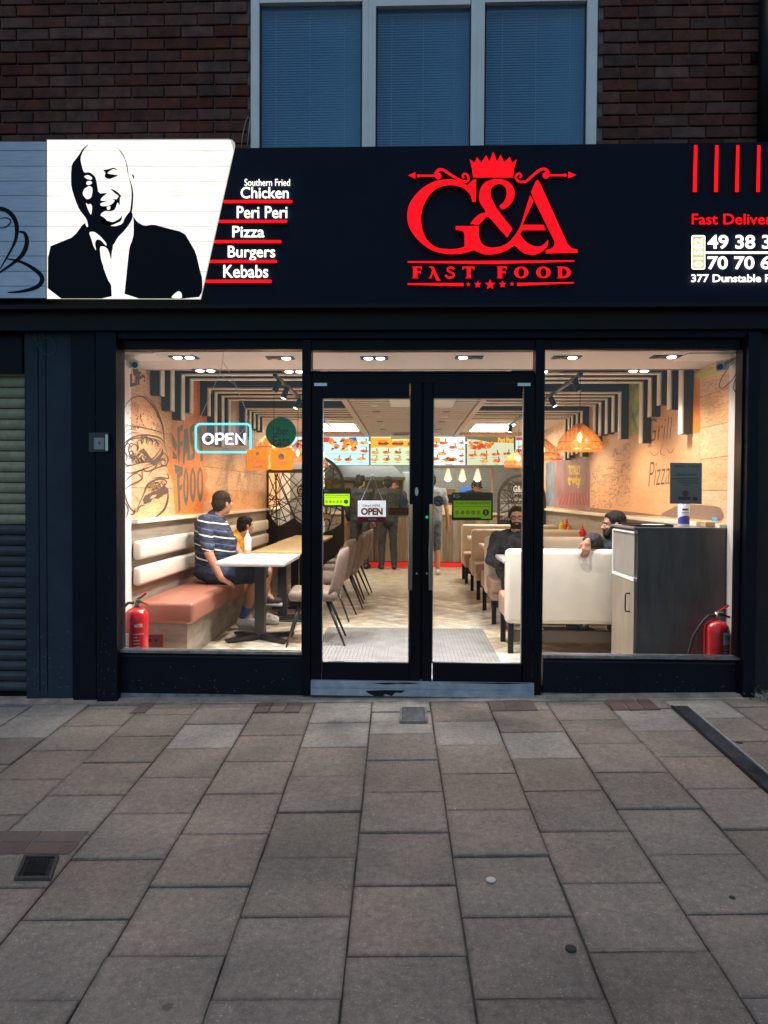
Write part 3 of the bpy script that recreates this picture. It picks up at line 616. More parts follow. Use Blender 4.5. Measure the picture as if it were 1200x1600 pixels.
# ---- neighbour's sign on the left
ns = empty('neighbour_sign', P(20, 466, Y=YF), 'unlit grey white planked sign with a black swirl logo at far left', 'shop sign')
ngray = mat('grey plank print', (.54,.68,.86), .5, c2=(.42,.54,.70), scale=4, stretch=(1.5,1,16), rnd=.05)
yy = [221] + ys[1:-1] + [466]
m = MB(); a = P(-260, 466, Y=YF); b = P(71.5, 221, Y=YF); m.box((a.x, YF+.001, P(36,466,Y=YF).z), (b.x, 0, b.z)); m.build('panel', mat('sign backing', (.1,.11,.13), .6), ns)
for y0, y1 in zip(yy, yy[1:]):
    m = MB(); m.prism([[(-260,y0+.4),(71.5,y0+.4),(71.5,y1-.4),(-260,y1-.4)]], FS, .0, .006); m.build('plank', ngray, ns)
m = MB()
for pts, wd in (([(-40,420),(-30,340),(-8,326),(12,330),(24,345),(26,365),(20,385),(0,420)],7), ([(-20,352),(5,356),(17,346),(8,340),(-8,345)],2), ([(27,362),(38,364),(42,378),(36,396),(22,410),(-10,432)],7), ([(10,404),(35,410),(58,424),(66,436),(58,448),(35,455),(12,457)],7)):
    ribbon(m, pts, wd, FS, .0075, taper=True)
m.build('swirl_logo', ink, ns)
# ================================================================ BELOW THE SIGN: shutter box, pilasters, neighbour shutter
Yv = -.04
sb = empty('shutter_housing', P(660, 545, Y=Yv), 'dark shutter housing box beneath the long sign', 'shutter housing')
zt_ = P(660, 476, Y=Yv).z; zb_ = P(660, 545, Y=Yv).z; z1 = P(660,530,Y=Yv).z
xlft = P(180, 600, Y=Yv).x; xrgt = P(1156, 600, Y=Yv).x
m = MB(); m.box((-3.7, Yv-.10, z1+.045), (3.6, 0, zt_+.03)); m.build('box', black, sb)
m = MB(); m.box((xlft, Yv-.05, z1-.002), (xrgt+.05, .0, z1+.043)); m.build('guide_lip', navy2, sb)
m = MB(); m.box((xlft, Yv, zb_), (xrgt, .06, z1-.004)); m.build('head_rail', navy2, sb)
def pil(x0, x1, y1, Ya, Yb, mm, name, label, ytop=508):
    a = P(x0, 800, Y=Ya); b = P(x1, 800, Y=Ya); m = MB()
    m.box((a.x, Ya, gz(a.x, Ya)-.02), (b.x, Yb, P((x0+x1)/2, ytop, Y=Ya).z)); return a.x, b.x, m
e = empty('slate_pilaster', P(78, 1088, Y=-.05), 'slate blue painted pilaster between the two shop fronts', 'pilaster')
x0_, x1_, m = pil(40, 112.5, 1085, -.06, .2, slate, '', ''); m.build('board', slate, e)
for xx in (60, 72):
    m = MB(); bxpx(m, xx, 520, xx+1.2, 1080, -.0625, -.0605); m.build('groove_strip', navy2, e)
m = MB()
for pts in ([(55,530),(62,545),(75,555),(86,548),(82,532),(68,528),(58,540)], [(60,520),(66,545),(64,560)]): ribbon(m, pts, 2.2, on_y(-.06), .004)
m.build('faded_scribble', mat('faded marker', (.03,.04,.055), .6), e)
e = empty('navy_pilaster', P(148, 1095, Y=-.1), 'dark navy boxed pilaster left of the shop window', 'pilaster')
a = P(113, 800, Y=-.09); b = P(149, 800, Y=-.09); c = P(150.2, 800, Y=-.11); d = P(182, 800, Y=-.11)
m = MB(); m.box((a.x, -.09, gz(a.x,-.1)+.02), (b.x, .045, P(130,508,Y=-.09).z)); m.build('board', navy, e)
m = MB(); m.box((c.x, -.11, gz(c.x,-.1)-.01), (d.x, .045, P(165,508,Y=-.09).z)); m.build('board', navy, e)
e = empty('key_switch', P(154, 706, Y=-.12), 'small grey shutter key switch box on the navy pilaster', 'switch')
m = MB(); f_ = on_y(-.11); bxpx(m, 139, 676, 170, 706, -.125, -.11); m.build('housing', mat('dark bronze', (.06,.065,.08), .4, .5), e)
m = MB(); bxpx(m, 147, 684, 163, 702, -.132, -.1255); m.build('face_plate', mat('pale face', (.32,.35,.38), .45), e)
m = MB(); bxpx(m, 164.5, 679, 168.5, 704, -.15, -.1255); m.build('lid', steel, e)
m = MB(); m.lathe(P(155.5, 692, Y=-.1325), [(.006,0),(.006,-.004)], 12, 'Y'); m.build('key_hole', black, e)
# roller shutter
e = empty('roller_shutter', P(10, 1085, Y=0), 'closed roller shutter with pale painted upper slats at far left', 'shutter')
olive = mat('olive painted slat', (.33,.32,.21), .5, var=.18, scale=14, rnd=.06)
dsl = mat('dark navy slat', (.045,.06,.075), .45, var=.2, scale=14, rnd=.12)
sm = {}
xa = P(-230, 800, Y=.03).x; xb = P(44, 800, Y=.03).x; 
prof = [(0,0),(-.010,.006),(-.017,.022),(-.019,.040),(-.014,.058),(-.004,.066),(0,.072)]
for nm, mm in (('o', olive), ('d', dsl)):
    me = bpy.data.meshes.new('slat'); L = xb-xa
    me.from_pydata([(x, y, z) for x in (0, L) for y, z in prof], [], [(i, i+1, 8+i-1+0, 7+i) if False else (i, 7+i, 8+i, i+1) for i in range(6)])
    me.materials.append(mm); sm[nm] = me
zbot = P(20, 1080, Y=.03).z; pitch = .0765
for k in range(36):
    z = zbot + k*pitch
    if z > P(20, 500, Y=.03).z: break
    ypx = 775 - (z - 1.34)*1110/5.08
    o = bpy.data.objects.new('slat', sm['o' if 583 < ypx+5 < 832 else 'd']); fix(o, e); o.location = Vector((xa, .03, z)) - ORG[e.name]
m = MB(); m.box((xa, .035, zbot-.1), (xb, .05, P(20,490,Y=.03).z)); m.build('curtain_backing', black, e)
m = MB(); m.box((xa, .0, zbot-.06), (xb, .034, zbot-.004)); m.build('bottom_bar', navy2, e)
m = MB(); a = P(39.5,800,Y=-.02); m.box((a.x-.0, -.02, zbot-.06), (x0_-.003, .034, P(20,505,Y=.03).z)); m.build('guide_rail', navy2, e)
m = MB(); m.box((xa, -.03, P(20,583,Y=-.03).z), (xb-.006, .005, P(20,506,Y=-.03).z))
m = m.build('hood', navy2, e)
sc_m = mat('pale scuff', (.16,.18,.20), .8); rs = random.Random(12)
def scuffs(par, x0, x1, y0, y1, Y, n):
    m = MB()
    for k in range(n):
        x, y = rs.uniform(x0, x1), y1 - abs(rs.gauss(0, (y1-y0)*.4)); a = rs.uniform(-1.5, 1.5); l = rs.uniform(.6, 3.5)
        if y < y0: continue
        ribbon(m, [(x, y), (x + l*math.cos(a), y + l*math.sin(a))], rs.uniform(.3, .7), on_y(Y), .0008)
    o = m.build('scuff_marks', sc_m, par); o['kind'] = 'stuff'
scuffs(bpy.data.objects['slate_pilaster'], 42, 110, 960, 1083, -.06, 60); scuffs(bpy.data.objects['navy_pilaster'], 152, 180, 900, 1088, -.11, 26)
# right jambs and neighbour
e = empty('right_pilaster', P(1170, 1092, Y=-.1), 'dark navy pilaster at the right end of the shop front', 'pilaster')
a = P(1156.5, 800, Y=-.06); b = P(1165, 800, Y=-.06); c = P(1166, 800, Y=-.12); d = P(1184, 800, Y=-.12)
zt2 = P(1170, 520, Y=-.1).z
m = MB(); m.box((a.x, -.06, gz(a.x,0)-.02), (b.x, .045, zt2)); m.build('board', navy2, e)
m = MB(); m.box((c.x, -.12, gz(c.x,0)-.02), (d.x, .045, zt2)); m.build('board', navy, e)
e2 = MB(); e2.box((d.x+.004, -.02, gz(d.x,0)-.03), (d.x+1.6, .2, zt2+.1)); tag(e2.build('neighbour_wall', mat('soot black wall', (.018,.018,.02), .8, var=.3, scale=6, bump=.3)), 'black unlit neighbouring wall at the right edge', 'wall')
# weeds at right
wd = MB(); lm = mat('weed leaf', (.05,.075,.025), .6, var=.4, scale=40)
c0 = G(1193, 1100)
for k in range(95):
    an = random.random()*6.3; r = random.uniform(.0,.12); p = Vector((c0.x+.04+r*math.cos(an), -.13+.06*math.sin(an), gz(c0.x,-.1)+random.uniform(0,.07)))
    l = random.uniform(.015,.04); d1 = Vector((math.cos(an), math.sin(an), random.uniform(.1,.9))).normalized(); s2 = d1.orthogonal().normalized()*l*.3
    wd.add([p, p+d1*l*.5+s2, p+d1*l, p+d1*l*.5-s2], [(0,1,2,3)])
tag(wd.build('weed', lm), 'small green weed growing at the foot of the right pilaster', 'weed')
# ================================================================ SHOP FRONT
sf = empty('shop_front', P(660, 1090, Y=0), 'dark navy aluminium shop front with two big windows and a transom light', 'shop front')
Ya, Yb = -.05, .03
def bar(x0, y0, x1, y1, name='frame_bar', A=Ya, B=Yb, mm=navy2, par=sf):
    m = MB(); bxpx(m, x0, y0, x1, y1, A, B); return m.build(name, mm, par)
paneg = glass('shop window glass', (.97,.975,.975), .026)
def frame_window(x0, x1, y0, y1, yb0, yb1):
    # thin aluminium rebate round the pane
    m = MB(); t = 1.6
    bxpx(m, x0, y0, x0+t, y1, -.02, .03); bxpx(m, x1-t, y0, x1, y1, -.02, .03); bxpx(m, x0+t, y0, x1-t, y0+t, -.02, .03); m.build('glazing_bead', blackm, sf)
    m = MB(); bxpx(m, x0-.5, y1-1.5, x1+.5, y1+2.5, -.062, .02); m.build('window_sill', mat('worn silver sill', (.30,.32,.34), .35, .7, var=.35, scale=20), sf)
    m = MB(); bxpx(m, x0+1, y0+1, x1-1, y1-1, -.001, .004); m.build('pane', paneg, sf)
frame_window(182, 473, 545, 1019, 0, 0); frame_window(848, 1156, 545, 1027, 0, 0)
bar(472, 531, 485, 1086, 'mullion', -.07, .05); bar(835, 531, 848, 1087, 'mullion', -.07, .05)
bar(485.5, 531, 834.5, 547, 'head_rail'); bar(485.5, 581, 834.5, 598, 'transom')
for y in (583,):
    bar(485.5, y-3, 834.5, y-1, 'transom_lip', -.065, -.05)
m = MB(); bxpx(m, 485.5, 547.5, 834.5, 580.5, -.001, .004); m.build('transom_pane', paneg, sf)
for x0, x1, yt, yb in ((182.5,471.5,1022,1088),(848.5,1156,1031,1088)):
    m = MB(); bxpx(m, x0, yt, x1, yb-3, -.035, .05); m.build('stall_riser', navy, sf)
    m = MB(); bxpx(m, x0, yt+3, x1, yt+5.5, -.042, -.0355); m.build('drip_strip', blackm, sf)
    m = MB(); bxpx(m, x0, yb-3, x1, yb+5, -.045, .05); m.build('base_trim', mat('scuffed blue grey trim', (.20,.25,.32), .5, .2, var=.4, scale=16), sf)
scuffs(sf, 190, 470, 1030, 1084, -.035, 40); scuffs(sf, 855, 1150, 1036, 1084, -.035, 40)
# ---- doors
def door(x0, x1, gx0, gx1, y0, y1, gy0, gy1, label, right):
    e = empty('shop_door', P((x0+x1)/2, y1, Y=-.02), label, 'door')
    A, B = -.062, -.005
    for q, (a, b, c, d) in {'stile':(x0, y0, gx0, y1), 'stile_b':(gx1, y0, x1, y1), 'rail':(gx0+.1, y0, gx1-.1, gy0), 'rail_b':(gx0+.1, gy1, gx1-.1, y1)}.items():
        m = MB(); bxpx(m, a, b, c, d, A, B); m.build(q.replace('_b',''), navy2, e)
    m = MB(); t = 1.3
    bxpx(m, gx0+.1, gy0, gx0+t, gy1, -.052, -.02); bxpx(m, gx1-t, gy0, gx1-.1, gy1, -.052, -.02); bxpx(m, gx0+t, gy0+.1, gx1-t, gy0+t, -.052, -.02); bxpx(m, gx0+t, gy1-t, gx1-t, gy1-.1, -.052, -.02)
    m.build('glazing_bead', mat('silver bead', (.35,.36,.38), .35, .7), e)
    m = MB(); bxpx(m, gx0+.2, gy0+.2, gx1-.2, gy1-.2, -.036, -.030); m.build('pane', paneg, e)
    hx = 641 if not right else 673
    m = MB(); a = P(hx, 922, Y=-.125); b = P(hx, 788, Y=-.125)
    m.tube([(a.x,-.115,a.z),(a.x,-.115,b.z)], .0165, 14); h = m.build('handle', chrome, e); autosmooth(h)
    for yy_ in (815, 897):
        m = MB(); c = P(hx, yy_, Y=-.115); m.tube([(c.x + (-.0 if right else .0), -.062, c.z), (c.x, -.115, c.z)], .009, 10); m.build('handle_fixing', chrome, e)
    m = MB(); kx = 651 if not right else 667; k = P(kx, 768 if not right else 808, Y=-.0635)
    if not right:
        m.prism([[(k.x+.012*math.cos(a_), k.z+.030*math.sin(a_)) for a_ in [i*math.pi/10 for i in range(20)]]], lambda u_, v_, o: Vector((u_, -.062-o, v_)), .0, .006); m.build('lock_plate', steel, e)
    else:
        m.lathe((k.x, -.0625, k.z), [(.010,0),(.010,-.004)], 14, 'Y'); m.build('indicator', emi('green indicator', (.03,.5,.2), .5, False), e)
    m = MB(); c = P(kx, 896, Y=-.0625); m.lathe((c.x, -.0625, c.z), [(.007,0),(.007,-.01)], 12, 'Y'); m.build('lock_cylinder', steel, e)
    cx0 = 491 if not right else 809
    m = MB(); bxpx(m, cx0, 598.5, cx0+20, 603, -.070, -.0625); m.build('closer_bracket', steel, e)
    return e
dl = door(487, 657, 503, 640, 598.5, 1064, 622, 1036, 'left glazed shop door with bar handle and hanging OPEN sign', False)
dr = door(661, 833, 676, 817, 598.5, 1066, 622, 1037, 'right glazed shop door with bar handle and big green hygiene rating', True)
for x0_, x1_ in ((483.5,489),(654.5,664.5),(831,836.5)):
    bar(x0_, 585, x1_, 1067, 'weather_strip', -.0045, .02, black)
bar(489.5, 594, 654, 600, 'weather_strip', -.0045, .02, black); bar(665, 594, 830.5, 600, 'weather_strip', -.0045, .02, black)
# threshold steps
e = empty('door_step', P(660, 1092, Y=-.05), 'worn blue grey painted metal doorstep with peeling black patch under the doors', 'doorstep')
stp = mat('peeling blue grey step', (.42,.50,.60), .45, .1, c2=(.26,.33,.42), scale=11, bump=.3, bscale=60)
m = MB(); bxpx(m, 485.5, 1065.5, 834.5, 1077, -.085, .1); m.build('upper_tread', stp, e)
m = MB(); bxpx(m, 485.5, 1078, 834.5, 1088.5, -.098, .1); m.build('lower_tread', stp, e)
m = MB(); bxpx(m, 485.5, 1077, 834.5, 1078, -.08, .1); m.build('step_gap', black, e)
m = MB(); f2 = on_y(-.098); m.prism([[(571,1079.5),(600,1078.3),(633,1078.8),(627,1083),(618,1082),(612,1087.5),(602,1084),(598,1088),(585,1087.5),(577,1084)]], f2, .0003, .0012); 
m.prism([[(580,1067),(640,1066.4),(660,1067.2),(640,1069),(622,1068.4),(600,1069.8)]], on_y(-.085), .0003, .001)
m.prism([[(700,1067),(780,1066.6),(830,1068),(790,1069),(750,1068)]], on_y(-.085), .0003, .001)
m.build('peeled_patch', black, e)
# ---- things on and behind the glass
YG = .006
def sticker(name, loops_mats, label, cat='sticker', Y=YG, group=None, base=None, thick=.0012):
    e = empty(name, P(base[0], base[1], Y=Y), label, cat, group)
    for k, (nm, loops, mm) in enumerate(loops_mats):
        m = MB()
        for l in loops: m.prism([l] if not isinstance(l[0], list) else l, on_y(Y), .0002 + k*.0009, .0007)
        m.build(nm, mm, e)
    return e
def stext(e, lst, mm, Y=YG, off=.005, bold=.0, name='lettering'):
    m = MB()
    for s, b in lst: text(m, s, b, on_y(Y), off, 0, bold)
    return m.build(name, mm, e)
YI = .010   # inside face of the panes; stickers sit behind the glass and face out
def flat(c, r=.5, e=0): return mat('print %s' % (c,), c, r, emit=c if e else None, estr=e)
green = backlit('green sticker', (.006,.26,.13), .35)
e = sticker('delivery_sticker', [('disc', [circ(439,676,24,40)], green)], 'round dark green sticker on the left window beside the neon sign', Y=YI+.002, base=(439,700))
stext(e, [('Uber', (426,667,451,680)), ('Eats', (426,681,453,697))], flat((.004,.012,.01)), YI+.002, .0015, .02)
orange = backlit('orange sticker', (1,.46,.10), .65)
wprint = mat('white print', (.92,.90,.86), .5)
def house(cx, cy, s):
    return [(cx-s,cy),(cx,cy-s*.95),(cx+s,cy),(cx+s*.75,cy),(cx+s*.7,cy+s*.9),(cx+s*.25,cy+s*.9),(cx+s*.25,cy+s*.1),(cx+s*.1,cy+s*.1),(cx+s*.1,cy+s*.9),(cx-s*.25,cy+s*.9),(cx-s*.25,cy+s*.1),(cx-s*.4,cy+s*.1),(cx-s*.4,cy+s*.9),(cx-s*.7,cy+s*.9),(cx-s*.75,cy)]
e = sticker('award_sticker', [('card', [rrect(386,702,419.5,734.5,1.5)], orange), ('emblem', [house(402.5,708,3.4)]+[star(391.5+5.5*k,721,2.6) for k in range(5)], wprint)], 'square orange sticker with star row and the year 2025', Y=YI+.002, base=(403,735))
stext(e, [('2025', (394,726,411,731.5))], wprint, YI+.002, .003, .03); stext(e, [('THE DELIVERY AWARDS', (391,715,415,717.6))], wprint, YI+.002, .003, .02)
e = sticker('food_app_sticker', [('card', [rrect(423,702.5,457,734.5,2.5)], orange), ('emblem', [house(439.5,713,6)], wprint)], 'square orange sticker with one large house emblem beside the mullion', Y=YI+.002, base=(440,735))
stext(e, [('JUST EAT', (432,722,449,727))], wprint, YI+.002, .003, .02)
lime = backlit('lime green print', (.60,.82,.10), .7); blackp = mat('black print', (.008,.009,.008), .4)
lime2 = backlit('dull green print', (.28,.42,.06), .7)
def hygiene(x0, y0, x1, y1, Y, label, g):
    W = x1-x0; H = y1-y0; X = lambda t: x0+W*t; V = lambda t: y0+H*t
    e = sticker('hygiene_rating_sticker', [('card', [[rrect(x0,y0,x1,y1,1), [(X(.04),V(.29)),(X(.96),V(.29)),(X(.96),V(.95)),(X(.72),V(.95)),(X(.70),V(.90)),(X(.04),V(.90))]]], blackp), ('green_field', [[(X(.04),V(.29)),(X(.96),V(.29)),(X(.96),V(.95)),(X(.72),V(.95)),(X(.70),V(.90)),(X(.04),V(.90))]], g),
        ('rule', [[(X(.06),V(.49)),(X(.94),V(.49)),(X(.94),V(.505)),(X(.06),V(.505))], circ(X(.83),V(.72),W*.078,20)] + [[circ(X(.13+.13*k),V(.72),W*.045,14), circ(X(.13+.13*k),V(.72),W*.032,14)] for k in range(5)], blackp)], label, Y=Y, base=((x0+x1)/2, y1))
    stext(e, [('FOOD HYGIENE RATING', (X(.09),V(.345),X(.93),V(.43)))] + [(str(k), (X(.115+.13*k),V(.685),X(.145+.13*k),V(.755))) for k in range(5)], blackp, Y, .004, .02)
    stext(e, [('5', (X(.805),V(.655),X(.855),V(.785))), ('FOOD', (X(.10),V(.07),X(.17),V(.10))), ('STANDARDS', (X(.10),V(.12),X(.21),V(.15))), ('AGENCY', (X(.10),V(.17),X(.18),V(.20)))], wprint, Y, .0042, .02)
    m = MB(); m.prism([[(X(.04),V(.07)),(X(.08),V(.07)),(X(.08),V(.15)),(X(.06),V(.2)),(X(.04),V(.15))]], on_y(Y), .003, .001); m.build('crest', wprint, e)
    return e
YD = -.026
hygiene(505, 763, 548, 792, YD, 'small green and black food hygiene rating sticker on the left door', lime)
hygiene(706, 769.5, 770, 813, YD, 'large green and black food hygiene rating sticker on the right door', lime2)
e = sticker('round_sticker', [('disc', [circ(630,784,7.6,24)], flat((.11,.13,.20)))], 'plain blue grey round sticker on the left door', Y=YD, base=(630,792))
e = sticker('no_smoking_sticker', [('disc', [circ(685,783,8.6,28)], flat((.22,.22,.27))), ('ring', [[circ(685,783,7,28), circ(685,783,5.6,28)], [(679.8,778.6),(680.8,777.6),(690.4,787.2),(689.4,788.2)]], flat((.10,.02,.025)))], 'round no smoking sticker beside the right door handle', Y=YD, base=(685,792))
m = MB(); m.prism([rrect(680.5,781.8,689,783.8,.3)], on_y(YD), .0025, .0008); m.build('cigarette', blackp, e)
# hanging open sign
e = empty('hanging_open_sign', P(581, 816, Y=-.024), 'white and red OPEN card hung on strings inside the left door', 'open sign')
m = MB(); m.prism([rrect(559,782,603,807.5,1)], on_y(-.022), 0, .003); m.build('card', backlit('white card', (.90,.92,.95), .5), e)
m = MB(); m.prism([rrect(559,807.6,603,815.5,1)], on_y(-.022), 0, .003); m.build('red_strip', mat('red card', (.45,.01,.04), .5), e)
rp_ = mat('red print', (.5,.01,.015), .5)
stext(e, [('OPEN', (564,793.5,598,805))], rp_, -.022, .0038, .05)
stext(e, [("Come in", (567,788,580,791.8)), ("WE'RE", (581,788,594,791.8))], flat((.03,.05,.2)), -.022, .0038, .02)
stext(e, [('WELCOME', (575,810,588,812.6))], wprint, -.022, .0038, .02)
m = MB()
c = P(582, 743, Y=-.020)
for x in (563, 599):
    m.tube([P(x, 785, Y=-.020), c], .0018, 5)
m.build('string', wprint, e); m = MB(); m.lathe(P(582,744,Y=-.022), [(.012,0),(.012,-.003),(.004,-.012)], 12, 'Y'); m.build('suction_hook', mat('clear rubber', (.6,.6,.6), .2), e)
# LED sign
e = empty('led_sign', P(623, 806, Y=-.022), 'small black dot matrix sign with dim red characters on the left door', 'led sign')
m = MB(); bxpx(m, 607, 793.5, 640, 805, -.024, -.014); m.build('case', black, e)
m = MB(); random.seed(3)
gl_ = {'P':['111','101','111','100','100'],'U':['101','101','101','101','111'],'S':['111','100','111','001','111'],'H':['101','101','111','101','101']}
for ci in range(5):
    for r_ in range(5):
        for c_ in range(3):
            if 'PUSH'[ci % 4] and ci < 4 and gl_['PUSH'[ci]][r_][c_] == '1':
                x = 610 + ci*7.2 + c_*1.7; y = 796 + r_*1.6
                m.prism([[(x,y),(x+1.1,y),(x+1.1,y+1.1),(x,y+1.1)]], on_y(-.024), .0005, 0)
m.build('lit_dots', emi('dim red led', (.5,.01,.02), .12, False), e)
# notice on right window
e = empty('notice', P(1072, 788, Y=YI), 'dark grey printed notice sheet taped inside the right window', 'notice')
m = MB(); m.prism([[(1047,723),(1097,723.5),(1096.5,787.5),(1046.5,787)]], on_y(YI+.002), 0, .001); m.build('sheet', mat('grey notice paper', (.30,.32,.34), .7), e)
stext(e, [('Notice', (1055,726.5,1071,730)), ('of', (1074,726.5,1078,730)), ('closing', (1080,727,1092,731)), ('OPENING HOURS', (1056,740,1088,743.2))], blackp, YI+.002, .0016, .02)
m = MB()
for k, (x0, x1) in enumerate(((1050,1094),(1058,1090),(1060,1093),(1067,1077))): m.prism([[(x0,747.5+3.2*k),(x1,747.8+3.2*k),(x1,749+3.2*k),(x0,748.7+3.2*k)]], on_y(YI+.002), .0016, 0)
m.prism([circ(1071,771,5,12)], on_y(YI+.002), .0016, 0); m.prism([[(1060,776),(1079,776),(1079,781),(1060,781)]], on_y(YI+.002), .0016, 0); m.prism([[(1082,777),(1090,777),(1090,782),(1082,782)]], on_y(YI+.002), .0016, 0)
m.build('print_lines', flat((.025,.03,.045)), e)
# neon open sign
YN = .085
e = empty('neon_open_sign', P(349, 710, Y=YN), 'lit neon OPEN sign with cyan rounded border hanging inside the left window', 'neon sign')
cy = emi('cyan neon', (.16,.72,.80), .9); pk = emi('white violet neon', (.92,.82,1), 3.0)
def neon(pts, r, mm, name, closed=False, Y=YN):
    m = MB(); q = [P(x, y, Y=Y) for x, y in pts]
    if closed: q = q + [q[0], q[1]]
    m.tube(q, r, 8); o = m.build(name, mm, e); autosmooth(o, 60)
neon(rrect(306,662.5,391.5,706.5,7,5), .0082, cy, 'border_tube', True)
m = MB(); m.prism([rrect(305,661,392.5,708,8)], on_y(YN+.02), 0, .004); m.build('clear_back', glass('clear acrylic', (.90,.90,.95), .08, .1), e)
def arc(cx, cy_, rx, ry, a0, a1, n=12): return [(cx+rx*math.cos(R(a0+(a1-a0)*i/n)), cy_+ry*math.sin(R(a0+(a1-a0)*i/n))) for i in range(n+1)]
for dy, rr in ((0,.0062),):
    neon(arc(325,685.5,7.5,7.5,0,350,18), rr, pk, 'letter_tube'); neon([(338,694)]+[(338,678)]+arc(344,682,5,4.4,-90,90,8)+[(339,686.6)], rr, pk, 'letter_tube')
    neon([(364,678),(354,678),(354,693.5),(364,693.5)], rr, pk, 'letter_tube'); neon([(354,685.5),(362,685.5)], rr, pk, 'letter_tube'); neon([(369,694),(369,678),(382,693.5),(382,677.5)], rr, pk, 'letter_tube')
wire = mat('pale wire', (.55,.5,.52), .4)
def wires(paths, Y=YN, r=.0022, par=None, mm=wire, name='hanging_wire'):
    for pts in paths:
        m = MB(); m.tube([P(x, y, Y=Y) for x, y in (catmull(pts, 5, False) if len(pts) > 2 else pts)], r, 5); m.build(name, mm, par)
wires([[(309,662),(343,583),(348,562),(349,549)], [(388,662),(386,648),(372,610),(362,588),(349,566)], [(386,662),(384,640),(372,612),(366,600),(352,592),(344,582)], [(388,662),(378,675),(372,679)], [(308,686),(316,683.5),(340,685),(380,686),(392,681)]], YN, .0022, e)
# ================================================================ INTERIOR SHELL
XL, XR = -2.23, 2.40; Z0 = 5.05
def Yd(z): return z - Z0
def at(px, d, z=None): # x for a column of the photo at distance d
    return P(px, 775, Y=Yd(d)).x
inner = empty('interior_room', (0, 3, 0), None, None, None, 'structure'); 
fl = MB(); fl.box((XL-.3, .05, -.12), (XR+.3, 12.5, -.012)); floor = fl.build('floor', mat('screed', (.06,.05,.04), .8)); tag(floor, 'pale wood herringbone floor of the restaurant', kind='structure')
oak = mat('bleached oak plank', (.76,.67,.52), .33, c2=(.40,.33,.23), scale=7, stretch=(1.0,1.0,1), rnd=.30, bump=.05, bscale=40)
L_, W_ = .50, .10
def plank_me(m_=oak):
    x, y = L_/2-.002, W_/2-.002; c = .003
    vs = [(-x,-y,-.012),(x,-y,-.012),(x,y,-.012),(-x,y,-.012),(-x,-y,-c),(x,-y,-c),(x,y,-c),(-x,y,-c),(-x+c,-y+c,0),(x-c,-y+c,0),(x-c,y-c,0),(-x+c,y-c,0)]
    me = bpy.data.meshes.new('floor_plank'); me.from_pydata(vs, [], [(8,9,10,11)] + [(4+i,4+(i+1)%4,8+(i+1)%4,8+i) for i in range(4)] + [(i,(i+1)%4,4+(i+1)%4,4+i) for i in range(4)]); me.materials.append(m_); return me
pme = plank_me(); cells = []
ca, sa = math.cos(R(45)), math.sin(R(45))
for mm_ in range(-8, 9):
    for i in range(-90, 190):
        for (hx, hy, an) in ((i*W_ - 2*L_*mm_ + L_/2, i*W_ + W_/2, 45), (i*W_ - W_/2 - 2*L_*mm_, i*W_ + L_/2, 135)):
            cells.append((hx*ca - hy*sa, hx*sa + hy*ca, an))
cells = [c for c in cells if XL-.05 < c[0] < XR+.05 and .26 < c[1] < 10.5]
vis = [c for c in cells if -1.75 < c[0] < 1.8]
vis.sort(key=lambda c: c[1]); single = set(vis[:285])
rest = MB()
for c in cells:
    if c in single:
        o = bpy.data.objects.new('floor_plank', pme); fix(o, floor); o.location = Vector((c[0], c[1], random.uniform(-.0004,.0004))) - ORG['floor']; o.rotation_euler = (0, 0, R(c[2]))
    else:
        mt = Matrix.Translation((c[0], c[1], random.uniform(-.0004,.0004))) @ Matrix.Rotation(R(c[2]), 4, 'Z')
        rest.add([mt @ v.co for v in pme.vertices], [tuple(p.vertices) for p in pme.polygons])
o = rest.build('floor_planking', oak, floor); o['kind'] = 'stuff'
# side walls
grey_p = mat('grey ash panelling', (.36,.30,.235), .55, c2=(.24,.20,.16), scale=3.5, stretch=(1,.8,9), bump=.05)
pw_l = plank_print('mural plank left', (.80,.47,.26), (.70,.36,.18)); pw_r = plank_print('mural plank right', (.84,.53,.30), (.76,.41,.20))
cream = mat('cream ledge', (.80,.72,.56), .45, var=.05, scale=5)
def side_wall(X, s, name, label, y0, printm):
    e = empty(name, (X, 3, 0), label, 'wall')
    m = MB(); m.box((X - s*.02, -.02 if s > 0 else .05, -.1), (X - s*.2, 11.5, 2.9)); m.build('plaster', mat('pinkish white plaster '+name, (.72,.64,.60), .6, var=.03, scale=3), e)
    m = MB(); m.box((X - s*.001, y0, 0), (X - s*.019, 11, 1.10)); m.build('lower_panelling', grey_p, e)
    m = MB(); m.rbox((X + s*.055, y0, 1.105), (X - s*.019, 11, 1.142), .006, 2); m.build('ledge', cream, e)
    m = MB(); m.box((X - s*.019, .0 if s > 0 else .05, 0), (X + s*.002, y0-.002, 2.42)); m.build('white_return', mat('white return '+name, (.78,.70,.68), .5), e)
    hs = [1.143 + .255*k for k in range(7)]; 
    for k in range(6):
        y = y0; cuts = [y0, y0+2.35+(k%2)*.6, y0+5.2+(k%3)*.3, 11]
        for a, b in zip(cuts, cuts[1:]):
            m = MB(); m.box((X - s*.018, a+.0015, hs[k]+.002), (X, b-.0015, min(hs[k+1]-.002, 2.62))); m.build('mural_plank', printm, e)
    return e
wl = side_wall(XL, 1, 'left_wall', 'left mural wall printed with a line drawn burger and a bold lettered orange splash', Yd(5.66), pw_l)
wr = side_wall(XR, -1, 'right_wall', 'right mural wall of printed planks with orange panel and yellow tasty lettering', Yd(5.42), pw_r)
FLW = on_x(XL, 1); FRW = on_x(XR, -1)
inkm = mat('mural brown ink', (.10,.06,.045), .6); inkg = mat('mural grey ink', (.13,.135,.12), .6); inkl = mat('mural thin ink', (.34,.22,.14), .6)
t2 = lambda pts: [(180 + x/5.925, 560 + y/5.925) for x, y in pts]
